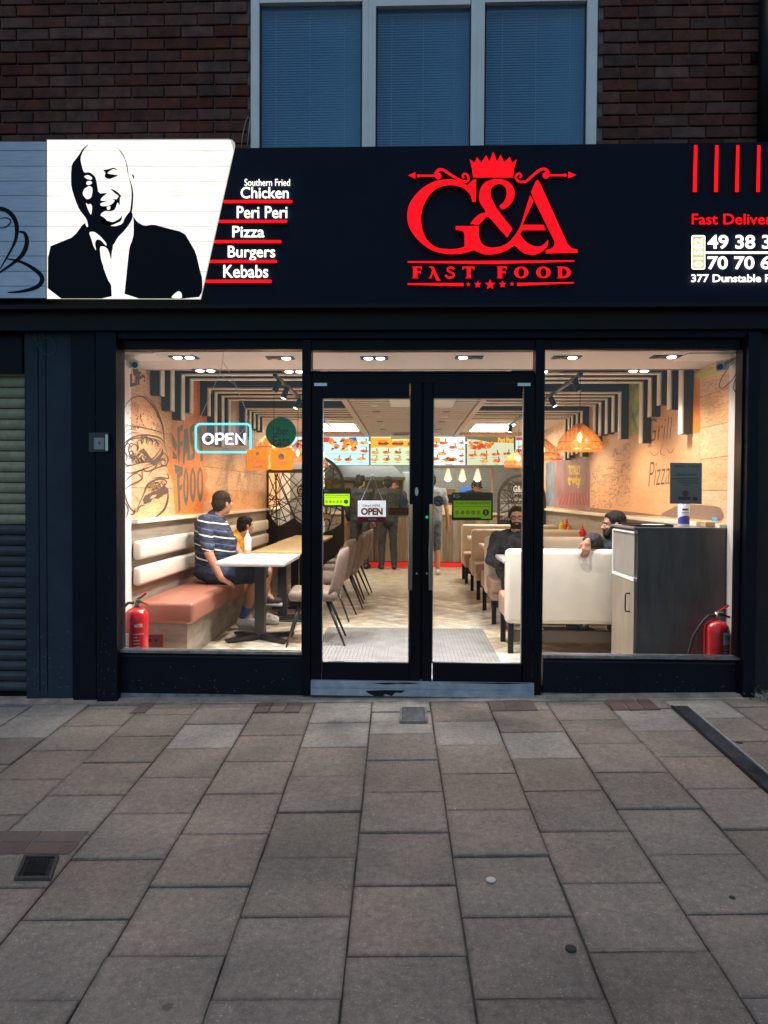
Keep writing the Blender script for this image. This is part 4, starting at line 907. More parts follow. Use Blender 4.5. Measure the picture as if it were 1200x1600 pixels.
# orange splash + lettering (left)
m = MB(); org_ = [(545,590),(620,585),(700,540),(760,520),(860,545),(850,640),(838,900),(822,1000),(860,1090),(830,1180),(870,1260),(820,1330),(815,1440),(560,1440),(548,1330),(540,1150),(490,1040),(500,960),(478,980),(520,840),(525,700)]
m.prism([t2(org_)], FLW, .0010, .0012); m.prism([t2([(712,190),(780,170),(782,560),(720,560),(730,420),(712,330)])], FLW, .001, .0012)
omat = mat('mural orange', (.86,.27,.05), .55, c2=(.66,.16,.03), scale=4, stretch=(1,2,9)); m.build('orange_splash', omat, wl)
m = MB()
letters = [ [(575,640),(630,612),(628,660),(600,680),(600,770),(628,760),(626,800),(602,815),(592,1000),(578,900)],
 [(640,660),(672,640),(700,940),(668,950),(664,880),(650,880),(640,990),(625,960)], [(690,640),(730,600),(735,660),(708,690),(742,800),(735,930),(700,950),(705,890),(720,870),(692,760)], [(745,620),(800,640),(815,940),(790,960),(776,700),(745,690)],
 [(528,700),(550,740),(574,800),(560,860),(530,800)], [(530,850),(572,900),(572,930),(535,930)], [(545,980),(628,1010),(620,1030),(560,1070)],
 [(570,1070),(626,1022),(622,1080),(596,1110),(596,1180),(622,1160),(618,1210),(598,1230),(608,1400),(585,1440)] ]
for l in letters: m.prism([t2(l)], FLW, .0024, .0008)
for (x0, x1, y0, y1) in ((630,680,1010,1365),(690,748,1010,1335),(755,818,1000,1330)):
    cx = (x0+x1)/2; cy_ = (y0+y1)/2; rx = (x1-x0)/2; ry = (y1-y0)/2
    o = [(cx+rx*math.cos(a)*(1 if abs(math.sin(a)) < .8 else .8), cy_+ry*math.sin(a)) for a in [2*math.pi*i/18 for i in range(18)]]
    h = [(cx+rx*.34*math.cos(a), cy_-ry*.08+ry*.66*math.sin(a)) for a in [2*math.pi*i/14 for i in range(14)]]
    m.prism([t2(o), t2(h)], FLW, .0024, .0008)
m.build('graffiti_lettering', inkg, wl)
# burger drawing
m = MB()
def st(pts, w_=1.0, taper=True): ribbon(m, t2(pts), w_*1.25+.45, FLW, .0034, taper)
st([(78,500),(100,430),(150,375),(220,350),(270,365),(340,430),(400,530),(440,640),(452,740)], 1.0); st([(240,350),(300,365),(360,430),(410,530),(445,650),(458,800),(490,900)], .8)
st([(80,640),(130,625),(250,640),(380,670),(440,700)], .8); st([(85,790),(140,740),(240,710),(340,715),(420,740),(450,780)], 1.8); st([(80,700),(130,660),(200,655)],.6); st([(85,730),(150,690),(230,690)],.6)
st([(85,800),(110,760),(190,740),(300,735),(400,760),(445,800)], 1.2)
for k in range(60):
    x = random.uniform(95, 400); y = random.uniform(400, 640)
    if (x-250)**2/170**2 + (y-640)**2/280**2 < 1: st([(x,y),(x+3,y+14)], .55, False)
for x, y, s in ((120,820,30),(180,830,36),(230,780,26),(270,760,30),(330,780,26),(390,800,22),(150,880,24),(440,960,34)):
    st([(x-s,y+s),(x-s*.8,y-s*.4),(x,y-s),(x+s*.7,y-s*.3),(x+s*.4,y+s*.8)], 1.0)
False and m.prism([t2([(100,900),(90,830),(118,770),(150,750),(175,770),(168,790),(140,790),(125,840),(140,900),(170,920),(210,930),(180,970),(130,960)])], FLW, .0024, .0006)
m.prism([t2([(215,860),(260,830),(330,930),(360,940),(420,880),(440,830),(450,880),(400,960),(350,985),(300,940),(270,880),(240,870)])], FLW, .0024, .0006)
False and m.prism([t2([(85,1010),(150,990),(260,960),(360,955),(420,930),(405,965),(320,1010),(250,1030),(170,1090),(95,1140),(150,1060),(90,1050)])], FLW, .0024, .0006)
for k in range(110):
    a = random.random()*6.28; r = random.random()**.5; x = 225+105*r*math.cos(a); y = 920+50*r*math.sin(a); st([(x-6,y),(x,y-6),(x+6,y),(x+2,y+6)], .5)
for q_ in ([(85,1010),(150,990),(260,960),(360,955),(420,930)],[(90,1050),(150,1060),(250,1030),(330,1000),(405,965)],[(95,1140),(150,1085),(250,1030)],[(100,900),(90,830),(118,770),(150,750),(175,770)],[(168,790),(140,790),(125,840),(140,900),(180,930)],[(200,770),(215,820),(205,860)],[(230,740),(250,720),(262,745),(255,800)],[(262,745),(285,715),(296,745),(290,790)],[(300,760),(320,745),(345,765),(340,810)],[(350,770),(375,760),(395,790),(380,820)],[(85,960),(110,990),(150,980)],[(420,900),(455,880),(490,930),(470,990),(430,985),(425,945),(455,925)],[(270,1000),(330,975),(385,985),(360,1020),(300,1045),(262,1030),(270,1000)],[(90,870),(110,900),(100,950)]): st(q_, 1.3)
st([(260,830),(290,870),(340,930),(400,870),(430,820)],1.2); st([(90,1210),(150,1170),(230,1130),(250,1100),(200,1060)],1.6); st([(260,1100),(250,1040),(290,1010)],1)
st([(310,1090),(340,1040),(400,1010),(470,990),(480,1010)],1.2); st([(480,1060),(495,1110),(420,1100),(340,1110)],1.2)
st([(180,1440),(240,1310),(270,1240),(300,1170),(360,1130),(430,1115),(475,1140),(470,1170)], 1.8)
for k in range(120):
    a = random.random()*6.28; r = random.random()**.5; x = 375+95*r*math.cos(a)*1; y = 1185+42*r*math.sin(a) - (x-375)*.25; st([(x-5,y),(x,y-6),(x+5,y)], .5)
m.prism([t2([(275,1270),(330,1240),(400,1215),(460,1180),(495,1210),(495,1245),(440,1270),(400,1300),(350,1295),(330,1330),(270,1350),(255,1310)]), t2([(320,1300),(340,1270),(390,1255),(370,1285)])], FLW, .0024, .0006)
st([(490,1230),(488,1300),(460,1390),(400,1450),(370,1470)], 2.4); st([(200,1430),(230,1370),(280,1360)],1.6); st([(95,1260),(110,1330),(150,1400),(200,1420)],1.6); st([(90,1330),(120,1400),(100,1480)],1.4); st([(130,1440),(170,1440),(185,1380)],1.2)
for k in range(5): st([(150+14*k,1240+12*k),(200+8*k,1300+10*k)], .5)
m.build('burger_drawing', inkm, wl)
m = MB(); text(m, 'Life', (203,584,227,605), lambda u_, v_, o: P(u_, v_ - (u_-203)*.25, X=XL + o), .0024, 0, .05)
m.prism([t2([(160,90),(215,100),(225,150),(170,160)])], FLW, .0024, .0006); m.build('script_lettering', inkm, wl)
m = MB(); random.seed(11)
for k in range(46):     # pale herb sketches farther back on the left wall
    x = random.uniform(338, 412); y = random.uniform(712, 788); h = random.uniform(8, 22)
    ribbon(m, [(x,y-h/2),(x+2,y-h/4),(x-1,y+h/4),(x+1,y+h/2)], .8, FLW, .0015, True)
    for q in range(4): ribbon(m, [(x,y-h/2+q*h/4),(x+3.2,y-h/2+q*h/4-3),(x+4,y-h/2+q*h/4+1)], .6, FLW, .0015, True); ribbon(m, [(x,y-h/2+q*h/4+2),(x-3.2,y-h/2+q*h/4-2)], .6, FLW, .0015, True)
m.build('herb_sketch', inkl, wl)
# right wall prints
m = MB(); m.prism([[(1119,584),(1080,568),(1064,800),(1094,800),(1094,565),(1060,560),(980,575),(925,660),(926,800),(1015,812),(1063,790),(1094,792),(1094,560)]], FRW, .0, 0) if False else None
m = MB()
m.prism([[(990,575),(1092,560),(1093.5,722),(1093,792),(1065,790),(1036,806),(1015,803),(927,795),(926,690)]], FRW, .001, .0012)
m.build('orange_panel', mat('right orange print', (.84,.46,.24), .55, c2=(.78,.38,.17), scale=4, stretch=(1,2,9)), wr)
m = MB(); m.prism([[(1070,560),(1093,566),(1093,676),(1070,680),(1071,640)]], FRW, .0024, .0006); m.build('orange_stripe', mat('bright orange print', (.86,.27,.03), .55, c2=(.7,.19,.02), scale=5, stretch=(1,3,9)), wr)
m = MB(); m.prism([[(1082,590),(1082,583),(1126,575),(1128,580),(1095,592)]], FRW, .003, .0006); m.build('lime_brush_stroke', mat('lime print', (.55,.6,.08), .55), wr)
m = MB(); m.prism([catmull([(1034,806),(1050,794),(1065,788),(1090,789),(1118,791),(1127,797),(1127,812),(1090,811)],3)], FRW, .003, .0008); m.prism([catmull([(1034,806),(1015,803),(980,799),(930,794),(905,791),(905,797),(960,803)],3)], FRW, .003, .0008)
m.build('brown_hill_print', mat('brown print', (.25,.155,.11), .6), wr)
m = MB(); m.prism([[(866,716),(920,700),(922,797),(866,793)]], FRW, .0034, .0008); m.build('maroon_panel', mat('maroon print', (.30,.13,.12), .6, c2=(.42,.24,.22), scale=3), wr)
m = MB(); random.seed(5)
for k in range(11): a = R(200 + 15*k); cx, cy_ = 897, 757; 
for k in range(9):
    x = 880 + k*4.0; m.prism([[(x,770),(x+1.8,770),(x+1.8+(k-4)*1.6,789),(x+(k-4)*1.6-1.4,789)]], FRW, .0044, .0004)
m.build('red_rays', mat('red ray print', (.45,.08,.07), .6), wr)
m = MB(); text(m, 'TOTALLY', (888,727,907,742), FRW, .0048, 0, .05); text(m, 'tasty', (887,743,908,763), FRW, .0048, 0, .06); m.build('yellow_lettering', mat('yellow print', (.85,.6,.08), .5), wr)
m = MB(); m.prism([[(853,724),(862,716),(866,717),(866,792),(853,790)]], FRW, .003, .0008); m.build('grey_figure_print', mat('grey print', (.13,.13,.14), .6, c2=(.3,.33,.38), scale=4), wr)
m = MB(); random.seed(9)
for k in range(190):
    x = random.uniform(925, 985); y = random.uniform(728 if x < 958 else 692, 793); a = random.random()*3.1; s = random.uniform(1.5,4)
    ribbon(m, [(x-s*math.cos(a),y-s*math.sin(a)),(x+random.uniform(-2,2),y+random.uniform(-2,2)),(x+s*math.cos(a),y+s*math.sin(a)),(x+s*math.cos(a)+2,y+s*math.sin(a)-2)], .75, FRW, .003, True)
ribbon(m, [(934,745),(935,755),(944,756),(946,744)], .8, FRW, .003); ribbon(m, [(933,744),(940,742),(947,743)], .8, FRW, .003)
m.build('doodle_sketch', inkl, wr)
m = MB(); fr = lambda u_, v_, o: P(u_, v_ + (u_-1015)*-.12, X=XR - o)
text(m, 'Pizza', (1013,722,1046,760), fr, .003, 0, -.012, .3); text(m, 'Grill', (1012,655,1050,690), fr, .003, 0, -.02, .2)
for pts in ([(1014,704),(1022,712),(1030,706)], [(1036,692),(1032,708),(1040,712)], [(1042,702),(1048,708),(1054,698)], [(1054,740),(1060,730),(1068,738)]): ribbon(m, pts, .9, FRW, .003, True)
m.build('script_lettering', inkm, wr)
for k in range(1): pass
# ceilings
cm = mat('white ceiling', (.74,.66,.62), .6, var=.02, scale=2); dk = mat('dark brown ceiling', (.03,.021,.017), .7)
e = empty('front_soffit', (0,.5,2.4), 'white lowered ceiling just inside the shop windows', 'ceiling', None); 
YS = Yd(5.97); m = MB(); m.box((XL-.02, .04, 2.40), (XR+.02, YS, 2.46)); m.build('board', cm, e)
m = MB(); m.box((XL-.02, YS+.001, 2.395), (XR+.02, YS+.02, 2.47)); m.build('edge_trim', mat('soffit trim', (.32,.25,.22), .6), e)
m = MB(); m.box((XL-.2, .0, 2.47), (XR+.2, .04, 2.9)); m.build('front_upstand', dk, e)
for (x0,y0,x1,y1) in ((200,551,262,563),(1052,551,1126,563)):
    a = P(x0,y1,Z=2.399); b = P(x1,y1,Z=2.399); c = P(x1,y0,Z=2.399); m = MB(); m.box((a.x, a.y, 2.392), (b.x, c.y, 2.3995)); m.build('access_panel', mat('panel white', (.85,.80,.74), .5), e)
ce = MB(); ce.box((XL-.3, .04, 2.72), (XR+.3, 12.5, 2.8)); tag(ce.build('ceiling', dk), 'dark ceiling above the hanging fins', kind='structure')
CXL, CXR = -.74, .86
cream_f = mat('cream fin edge', (.80,.73,.60), .5); brown_f = mat('dark brown fin', (.036,.024,.019), .5, var=.2, scale=4, stretch=(1,1,1))
ZF = 2.475
right = [(6.08,1.877),(6.35,2.118),(6.61,2.19),(6.86,2.11),(7.11,1.878),(7.83,1.977),(8.08,2.075),(8.35,2.077),(8.63,2.08),(8.88,1.98),(9.54,1.88),(9.8,1.93),(10.08,1.93),(10.3,1.9),(10.55,1.886)]
left = [(6.09,2.2),(6.36,2.1),(6.66,2.05),(6.93,2.15),(7.55,2.19),(7.82,1.9),(8.12,1.9),(8.42,2.05),(9.3,2.0),(9.55,2.1),(9.82,2.27),(10.1,2.27),(10.4,2.27)]
def fin(d, zb, s, first, side):
    X = XL if s > 0 else XR; cx = CXL-.04 if s > 0 else CXR+.04; y = Yd(d); dep = .095; th = .012
    e = empty('ceiling_fin', (X + s*.05, y, ZF), 'x', 'ceiling fin', 'dark cream edged fins hanging down the %s wall' % side)
    m = MB(); m.box((X + s*.004, y, zb), (X + s*(dep-th), y+.09, ZF+.14)); m.box((X + s*(dep-th), y, ZF+th), (cx, y+.09, ZF+.14)); m.build('board', brown_f, e)
    m = MB(); m.box((X + s*(dep-th), y+.001, zb+.001), (X + s*dep, y+.089, ZF+th)); m.box((X + s*dep, y+.001, ZF), (cx, y+.089, ZF+th-.0005)); m.build('edge_strip', cream_f, e)
    return e
ordn = ['first','second','third','fourth','fifth','sixth','seventh','eighth','ninth','tenth','eleventh','twelfth','thirteenth','fourteenth','fifteenth']
for i, (d, zb) in enumerate(right): fin(d, zb, -1, 0, 'right')['label'] = '%s dark ceiling fin counted from the window, running down the right wall' % ordn[i]
for i, (d, zb) in enumerate(left): fin(d, zb, 1, 0, 'left')['label'] = '%s dark ceiling fin counted from the window, running down the left wall' % ordn[i]
for s, d, zb, nm in ((-1, 7.45, 2.0, 'dark green leaf print panel on the right wall between the fins'), (1, 8.95, 2.0, 'pale leaf print panel high on the left wall between the fins')):
    X = XL if s > 0 else XR; e = empty('print_panel', (X+s*.01, Yd(d), zb), nm, 'wall panel'); m = MB(); m.box((X+s*.002, Yd(d)-.18, zb), (X+s*.02, Yd(d)+.3, 2.6))
    m.build('board', mat('leaf print'+nm[:4], (.10,.14,.05) if s < 0 else (.6,.36,.24), .5, c2=(.5,.5,.08) if s < 0 else (.45,.25,.2), scale=7), e)
# centre slatted strip
e = empty('slatted_ceiling', (.06, 4, 2.45), 'pale slatted centre strip of the ceiling running to the counter', 'ceiling')
slm = mat('pale taupe slat', (.66,.58,.50), .55); gapm = mat('slat gap', (.09,.075,.062), .8)
m = MB(); m.box((CXL, YS+.03, 2.50), (CXR, Yd(13.25), 2.56)); m.build('backing', gapm, e)
y = YS+.06; k = 0; me = MB(); me.box((CXL+.05, 0, 2.452), (CXR-.05, .115, 2.462)); 
o0 = me.build('slat', slm, e)
while y < Yd(13.2):
    if k == 0: o = o0
    else: o = bpy.data.objects.new('slat', o0.data); fix(o, e)
    o.location = (0, y, 0); y += .20; k += 1
for x in (CXL, CXR): m = MB(); m.box((x-.035, YS+.03, 2.435), (x+.035, Yd(13.2), 2.52)); m.build('side_beam', mat('beam cream', (.62,.50,.42), .5), e)
for lab, x, dd in (('white ceiling air conditioning cassette left of the centre line', -.02, 7.9), ('white ceiling air conditioning cassette right of the centre line', .33, 7.95), ('small white ceiling air unit far back above the counter', -.12, 12.6)):
    a = empty('air_unit', (x, Yd(dd), 2.37), lab, 'air unit'); m = MB(); m.rbox((x-.19, Yd(dd)-.18, 2.385), (x+.19, Yd(dd)+.5, 2.45), .015, 2); m.build('housing', white, a)
    m = MB(); m.box((x-.13, Yd(dd)-.183, 2.40), (x+.13, Yd(dd)-.1805, 2.43)); m.build('vent_slot', mat('vent shade', (.25,.24,.22), .6), a)
for k in range(9):
    for x in ((-.42), (.50)):
        dd = 7.5 + k*.62; m = MB(); m.lathe((x, Yd(dd), 2.451), [(.052,0),(.052,-.008),(.03,-.009)], 14)
        tag(m.build('recessed_spot', mat('dull spot', (.20,.18,.16), .4) if (k % 2) else white, None), '%s round ceiling fitting from the window, %s row of the slatted strip' % (ordn[k], 'left' if x < 0 else 'right'), 'ceiling light', 'round fittings in the slatted ceiling')
# rear ceiling, back wall
e = empty('rear_ceiling', (0, 8, 2.5), 'plain warm white ceiling over the rear of the shop', 'ceiling')
wc = mat('warm white ceiling', (.74,.66,.54), .6)
for x0, x1 in ((XL, CXL-.045), (CXR+.045, XR)):
    m = MB(); m.box((x0, Yd(10.85), 2.50), (x1, Yd(13.0), 2.55)); m.build('board', wc, e)
m = MB(); m.box((XL, Yd(13.001), 2.30 if 0 else 2.46), (XR, Yd(13.3), 2.7)); m.build('peach_bulkhead', mat('peach bulkhead', (.75,.42,.28), .6), e)
# lamps: ceiling panels (lit in the photograph)
pan = emi('lit panel', (1,.94,.80), 17.0)
for x, lab in ((-1.17, 'bright rectangular ceiling light panel over the left side at the back'), (1.38, 'bright rectangular ceiling light panel over the right side at the back')):
    e = empty('ceiling_panel_light', (x, Yd(11.9), 2.49), lab, 'ceiling light'); m = MB(); m.box((x-.33, Yd(11.25), 2.478), (x+.33, Yd(12.5), 2.499)); m.build('frame', white, e)
    m = MB(); m.box((x-.30, Yd(11.29), 2.472), (x+.30, Yd(12.46), 2.4775)); m.build('diffuser', pan, e)
# downlights
dlb = emi('downlight bulb', (1,.97,.92), 9.0)
def spot(name, loc, energy, colr, size, par, blend=.6, aim=(0,0,-1), rad=.03):
    l = bpy.data.lights.new(name, 'SPOT'); l.energy = energy; l.color = colr; l.spot_size = R(size); l.spot_blend = blend; l.shadow_soft_size = rad
    o = bpy.data.objects.new(name, l); fix(o, par); o.location = Vector(loc) - ORG[par.name]; o.rotation_euler = Vector(aim).to_track_quat('-Z', 'Y').to_euler(); return o
WALLW = 32
lst = [(287,558,3,'front left corner'),(438,559,2,'front row left of the door'),(585,559,3,'over the left door'),(733,558,1,'over the right door'),(885,558,2,'front row right of the door'),(1040,557,2,'front right corner'),
       (321,578.5,3,'second row by the left wall'),(460,580,3,'second row at the left mullion'),(858,580,1,'second row at the right mullion'),(998,579,3,'second row by the right wall')]
for x, y, on, lab in lst:
    c = P(x, y, Z=2.399); e = empty('downlight', c, 'twin bulb black recessed downlight, %s' % lab, 'ceiling light', 'recessed twin downlights in the front soffit')
    m = MB(); w2, d2 = .105, .055
    for (a,b,c_,d_) in ((-w2,-d2,w2,-d2+.012),(-w2,d2-.012,w2,d2),(-w2,-d2+.012,-w2+.012,d2-.012),(w2-.012,-d2+.012,w2,d2-.012)): m.box((c.x+a,c.y+b,2.393),(c.x+c_,c.y+d_,2.3995))
    m.box((c.x-w2+.012,c.y-d2+.012,2.3965),(c.x+w2-.012,c.y+d2-.012,2.3993)); m.build('frame', black, e)
    for k, dx in enumerate((-.046,.046)):
        m = MB(); m.lathe((c.x+dx,c.y,2.3962),[(.034,0),(.034,-.004),(.028,-.008)],16); lit_ = on & (1 << k)
        m.build('bulb', dlb if lit_ else blackm, e)
        if lit_: spot('bulb_light', (c.x+dx, c.y, 2.37), WALLW*(.62 if abs(c.x) > 1.5 else 1.7), (1,.965,.93), 125, e, .8)
# track lights
def track(x, d0, d1, spots, lab):
    e = empty('track_rail', (x, Yd((d0+d1)/2), 2.36), lab, 'track rail'); m = MB(); m.box((x-.018, Yd(d0), 2.37), (x+.018, Yd(d1), 2.395)); m.build('rail', blackm, e)
    for i, (d, aimx, lit_) in enumerate(spots):
        q = MB(); q.box((x-.006, Yd(d), 2.395), (x+.006, Yd(d)+.012, 2.48))
        s = empty('track_spotlight', (x, Yd(d), 2.27), '%s black cylindrical spotlight on the %s ceiling track' % (ordn[i], 'left' if x < 0 else 'right'), 'spotlight', 'black spotlights on the ceiling tracks')
        a = Vector((aimx, -.12, -1)).normalized(); top = Vector((x, Yd(d), 2.345)); m = MB(); m.tube([(x, Yd(d), 2.37), top], .008, 8); m.build('stem', blackm, s)
        m = MB(); m.tube([top - a*.02, top + a*.085], .027, 16); m.build('barrel', black, s)
        m = MB(); m.tube([top + a*.086, top + a*.089], .022, 16); m.build('lamp_face', emi('track bulb', (1,.85,.6), 6) if lit_ else steel, s)
        if lit_: spot('bulb_light', top + a*.10, 40, (1,.86,.68), 95, s, .7, a)
track(-1.16, 6.15, 10.6, [(6.35,-.5,0),(6.75,-.35,1),(7.55,-.5,1),(8.5,-.5,1),(9.6,-.5,1)], 'black ceiling track on the left holding small spotlights')
track(1.46, 6.1, 10.6, [(6.3,.4,0),(7.35,.5,1),(7.95,-.3,0),(9.0,.5,1),(10.2,-.2,1)], 'black ceiling track on the right holding small spotlights')
# pendants
wire_g = mat('copper wire mesh', (.62,.20,.03), .35, .5)
amber = mat('amber acrylic shade', (.66,.26,.03), .3, alpha=.42)
bulb_m = emi('filament bulb', (1,.62,.16), 7)
def pendant(x, d, zb, lab, r=.205, h=.25):
    y = Yd(d); e = empty('pendant_lamp', (x, y, zb), lab, 'pendant lamp', 'copper wire pendant lamps over the tables')
    m = MB(); m.tube([(x,y,zb+h),(x,y,2.5)], .003, 6); m.build('cord', black, e)
    prof = [(.02,h),(.035,h*.97),(.07,h*.86),(.12,h*.70),(.165,h*.50),(.195,h*.28),(r,h*.08),(r*.99,0)]
    m = MB(); n = 36
    vs = []; 
    for rr, hh in prof:
        for j in range(n): a = 2*math.pi*j/n; vs.append((x+rr*math.cos(a), y+rr*math.sin(a), zb+hh))
    m.add(vs, [(i*n+j, i*n+(j+1)%n, (i+1)*n+(j+1)%n, (i+1)*n+j) for i in range(len(prof)-1) for j in range(n)])
    o = m.build('shade_skin', amber, e, True)
    m = MB(); pc = catmull(prof, 3, False)
    for j in range(14):
        for tw in (1, -1):
            m.tube([(x+(rr+.003)*math.cos(2*math.pi*j/14 + tw*i*.075), y+(rr+.003)*math.sin(2*math.pi*j/14 + tw*i*.075), zb+hh) for i, (rr, hh) in enumerate(pc)], .0022, 4, False)
    for rr, hh in ((r, 0), (.196, h*.3), (.02, h)): m.tube([(x+(rr+.004)*math.cos(2*math.pi*q/24), y+(rr+.004)*math.sin(2*math.pi*q/24), zb+hh) for q in range(25)], .004, 5, False)
    m.build('wire_shade', wire_g, e)
    m = MB(); m.lathe((x,y,zb+h-.06),[(.018,0),(.02,.06)],12); m.build('lamp_holder', mat('brass holder', (.5,.25,.08), .35, .8), e)
    m = MB(); m.ell((x,y,zb+h-.13),(.022,.022,.045)); b = m.build('bulb', bulb_m, e, True); b.data.update()
    l = bpy.data.lights.new('bulb_light', 'POINT'); l.energy = 3.2; l.color = (1,.60,.28); l.shadow_soft_size = .03; o = bpy.data.objects.new('bulb_light', l); fix(o, e); o.location = Vector((x, y, zb-.02)) - ORG[e.name]
for x, d, lab in ((1.6,6.7,'nearest copper wire pendant lamp on the right, by the window'),(1.6,8.5,'second copper wire pendant lamp on the right, half behind the mullion'),(1.6,10.35,'third copper wire pendant lamp on the right, seen through the right door'),
                  (-1.44,7.6,'nearest copper wire pendant lamp on the left, behind the green sticker'),(-1.44,9.25,'second copper wire pendant lamp on the left, beside the mullion'),(-1.44,11.0,'third copper wire pendant lamp on the left, seen through the left door')):
    pendant(x, d, 1.775, lab)
# cctv
def cctv(px, py, d, s, lab):
    c = P(px, py, Y=Yd(d)); e = empty('security_camera', c, lab, 'security camera'); X = XL if s > 0 else XR
    m = MB(); m.xf = Matrix.Translation(c) @ Matrix.Rotation(R(35*s), 4, 'Z') @ Matrix.Rotation(R(18), 4, 'X')
    m.rbox((-.035,-.09,-.03),(.035,.06,.03),.008,2); m.build('body', mat('camera shell', (.55,.60,.62), .35), e)
    m = MB(); m.xf = Matrix.Translation(c) @ Matrix.Rotation(R(35*s), 4, 'Z') @ Matrix.Rotation(R(18), 4, 'X'); m.lathe((0,-.0905,0),[(.022,0),(.022,-.006)],16,'Y'); m.build('lens', black, e)
    m = MB(); m.tube([c+Vector((0,.03,.02)), c+Vector((-s*.07,.05,.04)), (X+s*.002, c.y+.05, c.z+.03)], .012, 8); m.lathe((X+s*.002,c.y+.05,c.z+.03),[(.03,0),(.03,s*.012)],14,'X'); m.build('bracket', white, e)
    return e
cctv(206, 567, 5.35, 1, 'small white security camera in the upper left corner of the window')
e = cctv(1129, 570, 5.35, -1, 'white security camera with looped cable in the upper right corner')
wires([[(1137,568),(1150,560),(1152,570),(1147,590),(1130,606),(1124,603),(1128,590),(1140,572)], [(1150,590),(1146,606),(1152,616)]], Yd(5.30), .003, e, mat('dark cable', (.10,.05,.05), .5), 'cable')
# ================================================================ FURNITURE
tan = mat('brown leatherette', (.33,.13,.085), .38, var=.10, scale=6, bump=.05, bscale=120)
tand = mat('taupe leatherette', (.42,.27,.20), .42, var=.10, scale=6)
ivory = mat('ivory leatherette', (.72,.64,.54), .42, var=.05, scale=5, bump=.03, bscale=90)
beige = mat('beige leatherette', (.62,.53,.40), .42, var=.05, scale=5)
top_w = mat('white laminate', (.80,.79,.77), .28, var=.02); top_o = mat('pale oak laminate', (.62,.48,.24), .3, c2=(.50,.37,.18), scale=3, stretch=(6,1,1))
def B(m, a, b, r=.0, n=3):
    return m.rbox(a, b, r, n) if r else m.box(a, b)
# left bench
Yb0, Yb1 = Yd(5.66), Yd(11.0)
e = empty('wall_bench', (-1.98, Yb0, 0), 'long brown upholstered bench on a wood plinth along the left wall', 'bench')
segs = [Yb0, Yb0+1.85, Yb0+3.6, Yb1]
for a, b in zip(segs, segs[1:]):
    o = B(MB(), (XL+.02, a+.004, .295), (-1.725, b-.004, .47), .035, 4).build('seat_cushion', tan, e); autosmooth(o, 50)
    for z0 in (.60, .81):
        o = B(MB(), (XL+.003, a+.004, z0), (XL+.075, b-.03, z0+.155), .03, 4).build('back_pad', ivory, e); autosmooth(o, 50)
B(MB(), (XL+.02, Yb0+.05, 0), (-1.79, Yb1, .293)).build('plinth', mat('rustic plank plinth', (.34,.28,.22), .6, c2=(.17,.14,.11), scale=4, stretch=(1,1,4)), e)
B(MB(), (XL+.1, Yb0+.046, .10), (XL+.24, Yb0+.0495, .2)).build('socket_plate', mat('dark red socket plate', (.12,.02,.02), .4), e)
m = MB()
for k in range(2): m.box((XL+.125+.05*k, Yb0+.044, .14), (XL+.145+.05*k, Yb0+.0458, .165))
m.build('socket_hole', black, e)
# tables
def table(x0, x1, y0, y1, topm, lab, base='cross', z=.757, grp=None):
    e = empty('dining_table', ((x0+x1)/2, (y0+y1)/2, 0), lab, 'table', grp)
    o = B(MB(), (x0, y0, z-.028), (x1, y1, z), .004, 1).build('table_top', topm, e)
    B(MB(), (x0+.012, y0+.012, z-.043), (x1-.012, y1-.012, z-.0285)).build('under_board', top_w if topm is top_w else black, e)
    ys_ = [(y0+y1)/2] if y1-y0 < 1.1 else [y0+.33, y1-.33]
    for yc in ys_:
        xc = (x0+x1)/2
        m = MB(); m.box((xc-.045, yc-.045, .04), (xc+.045, yc+.045, z-.044)); m.build('column', blackm, e)
        if base == 'cross':
            for dx, dy in ((.27,.2),(-.27,.2),(.27,-.2),(-.27,-.2)):
                m = MB(); v = Vector((dx,dy,0)).normalized(); s_ = Vector((-v.y,v.x,0))*.032; c = Vector((xc,yc,0)); t_ = c + Vector((dx,dy,0))
                p = [c-s_, t_-s_, t_+s_, c+s_]
                m.add([q+Vector((0,0,.012)) for q in p]+[p[0]+Vector((0,0,.06)), p[1]+Vector((0,0,.034)), p[2]+Vector((0,0,.034)), p[3]+Vector((0,0,.06))], [(0,3,2,1),(4,5,6,7),(0,1,5,4),(1,2,6,5),(2,3,7,6),(3,0,4,7)]); m.lathe(t_-v*.03, [(.018,0),(.018,.012)], 10)
                m.build('foot', blackm, e)
        else:
            B(MB(), (xc-.25, yc-.2, .0), (xc+.25, yc+.2, .02), .006, 1).build('base_plate', blackm, e)
    return e
table(-1.67, -1.06, Yd(6.12), Yd(6.98), top_w, 'white square topped table on a black pedestal, nearest the left window', 'cross', .762)
table(-1.62, -1.08, Yd(7.32), Yd(8.84), top_o, 'pale oak topped long table behind the white table on the left', 'plate', .757)
table(-1.64, -1.10, Yd(8.87), Yd(10.4), top_o, 'farther pale oak topped long table by the laser cut screen', 'plate', .757)
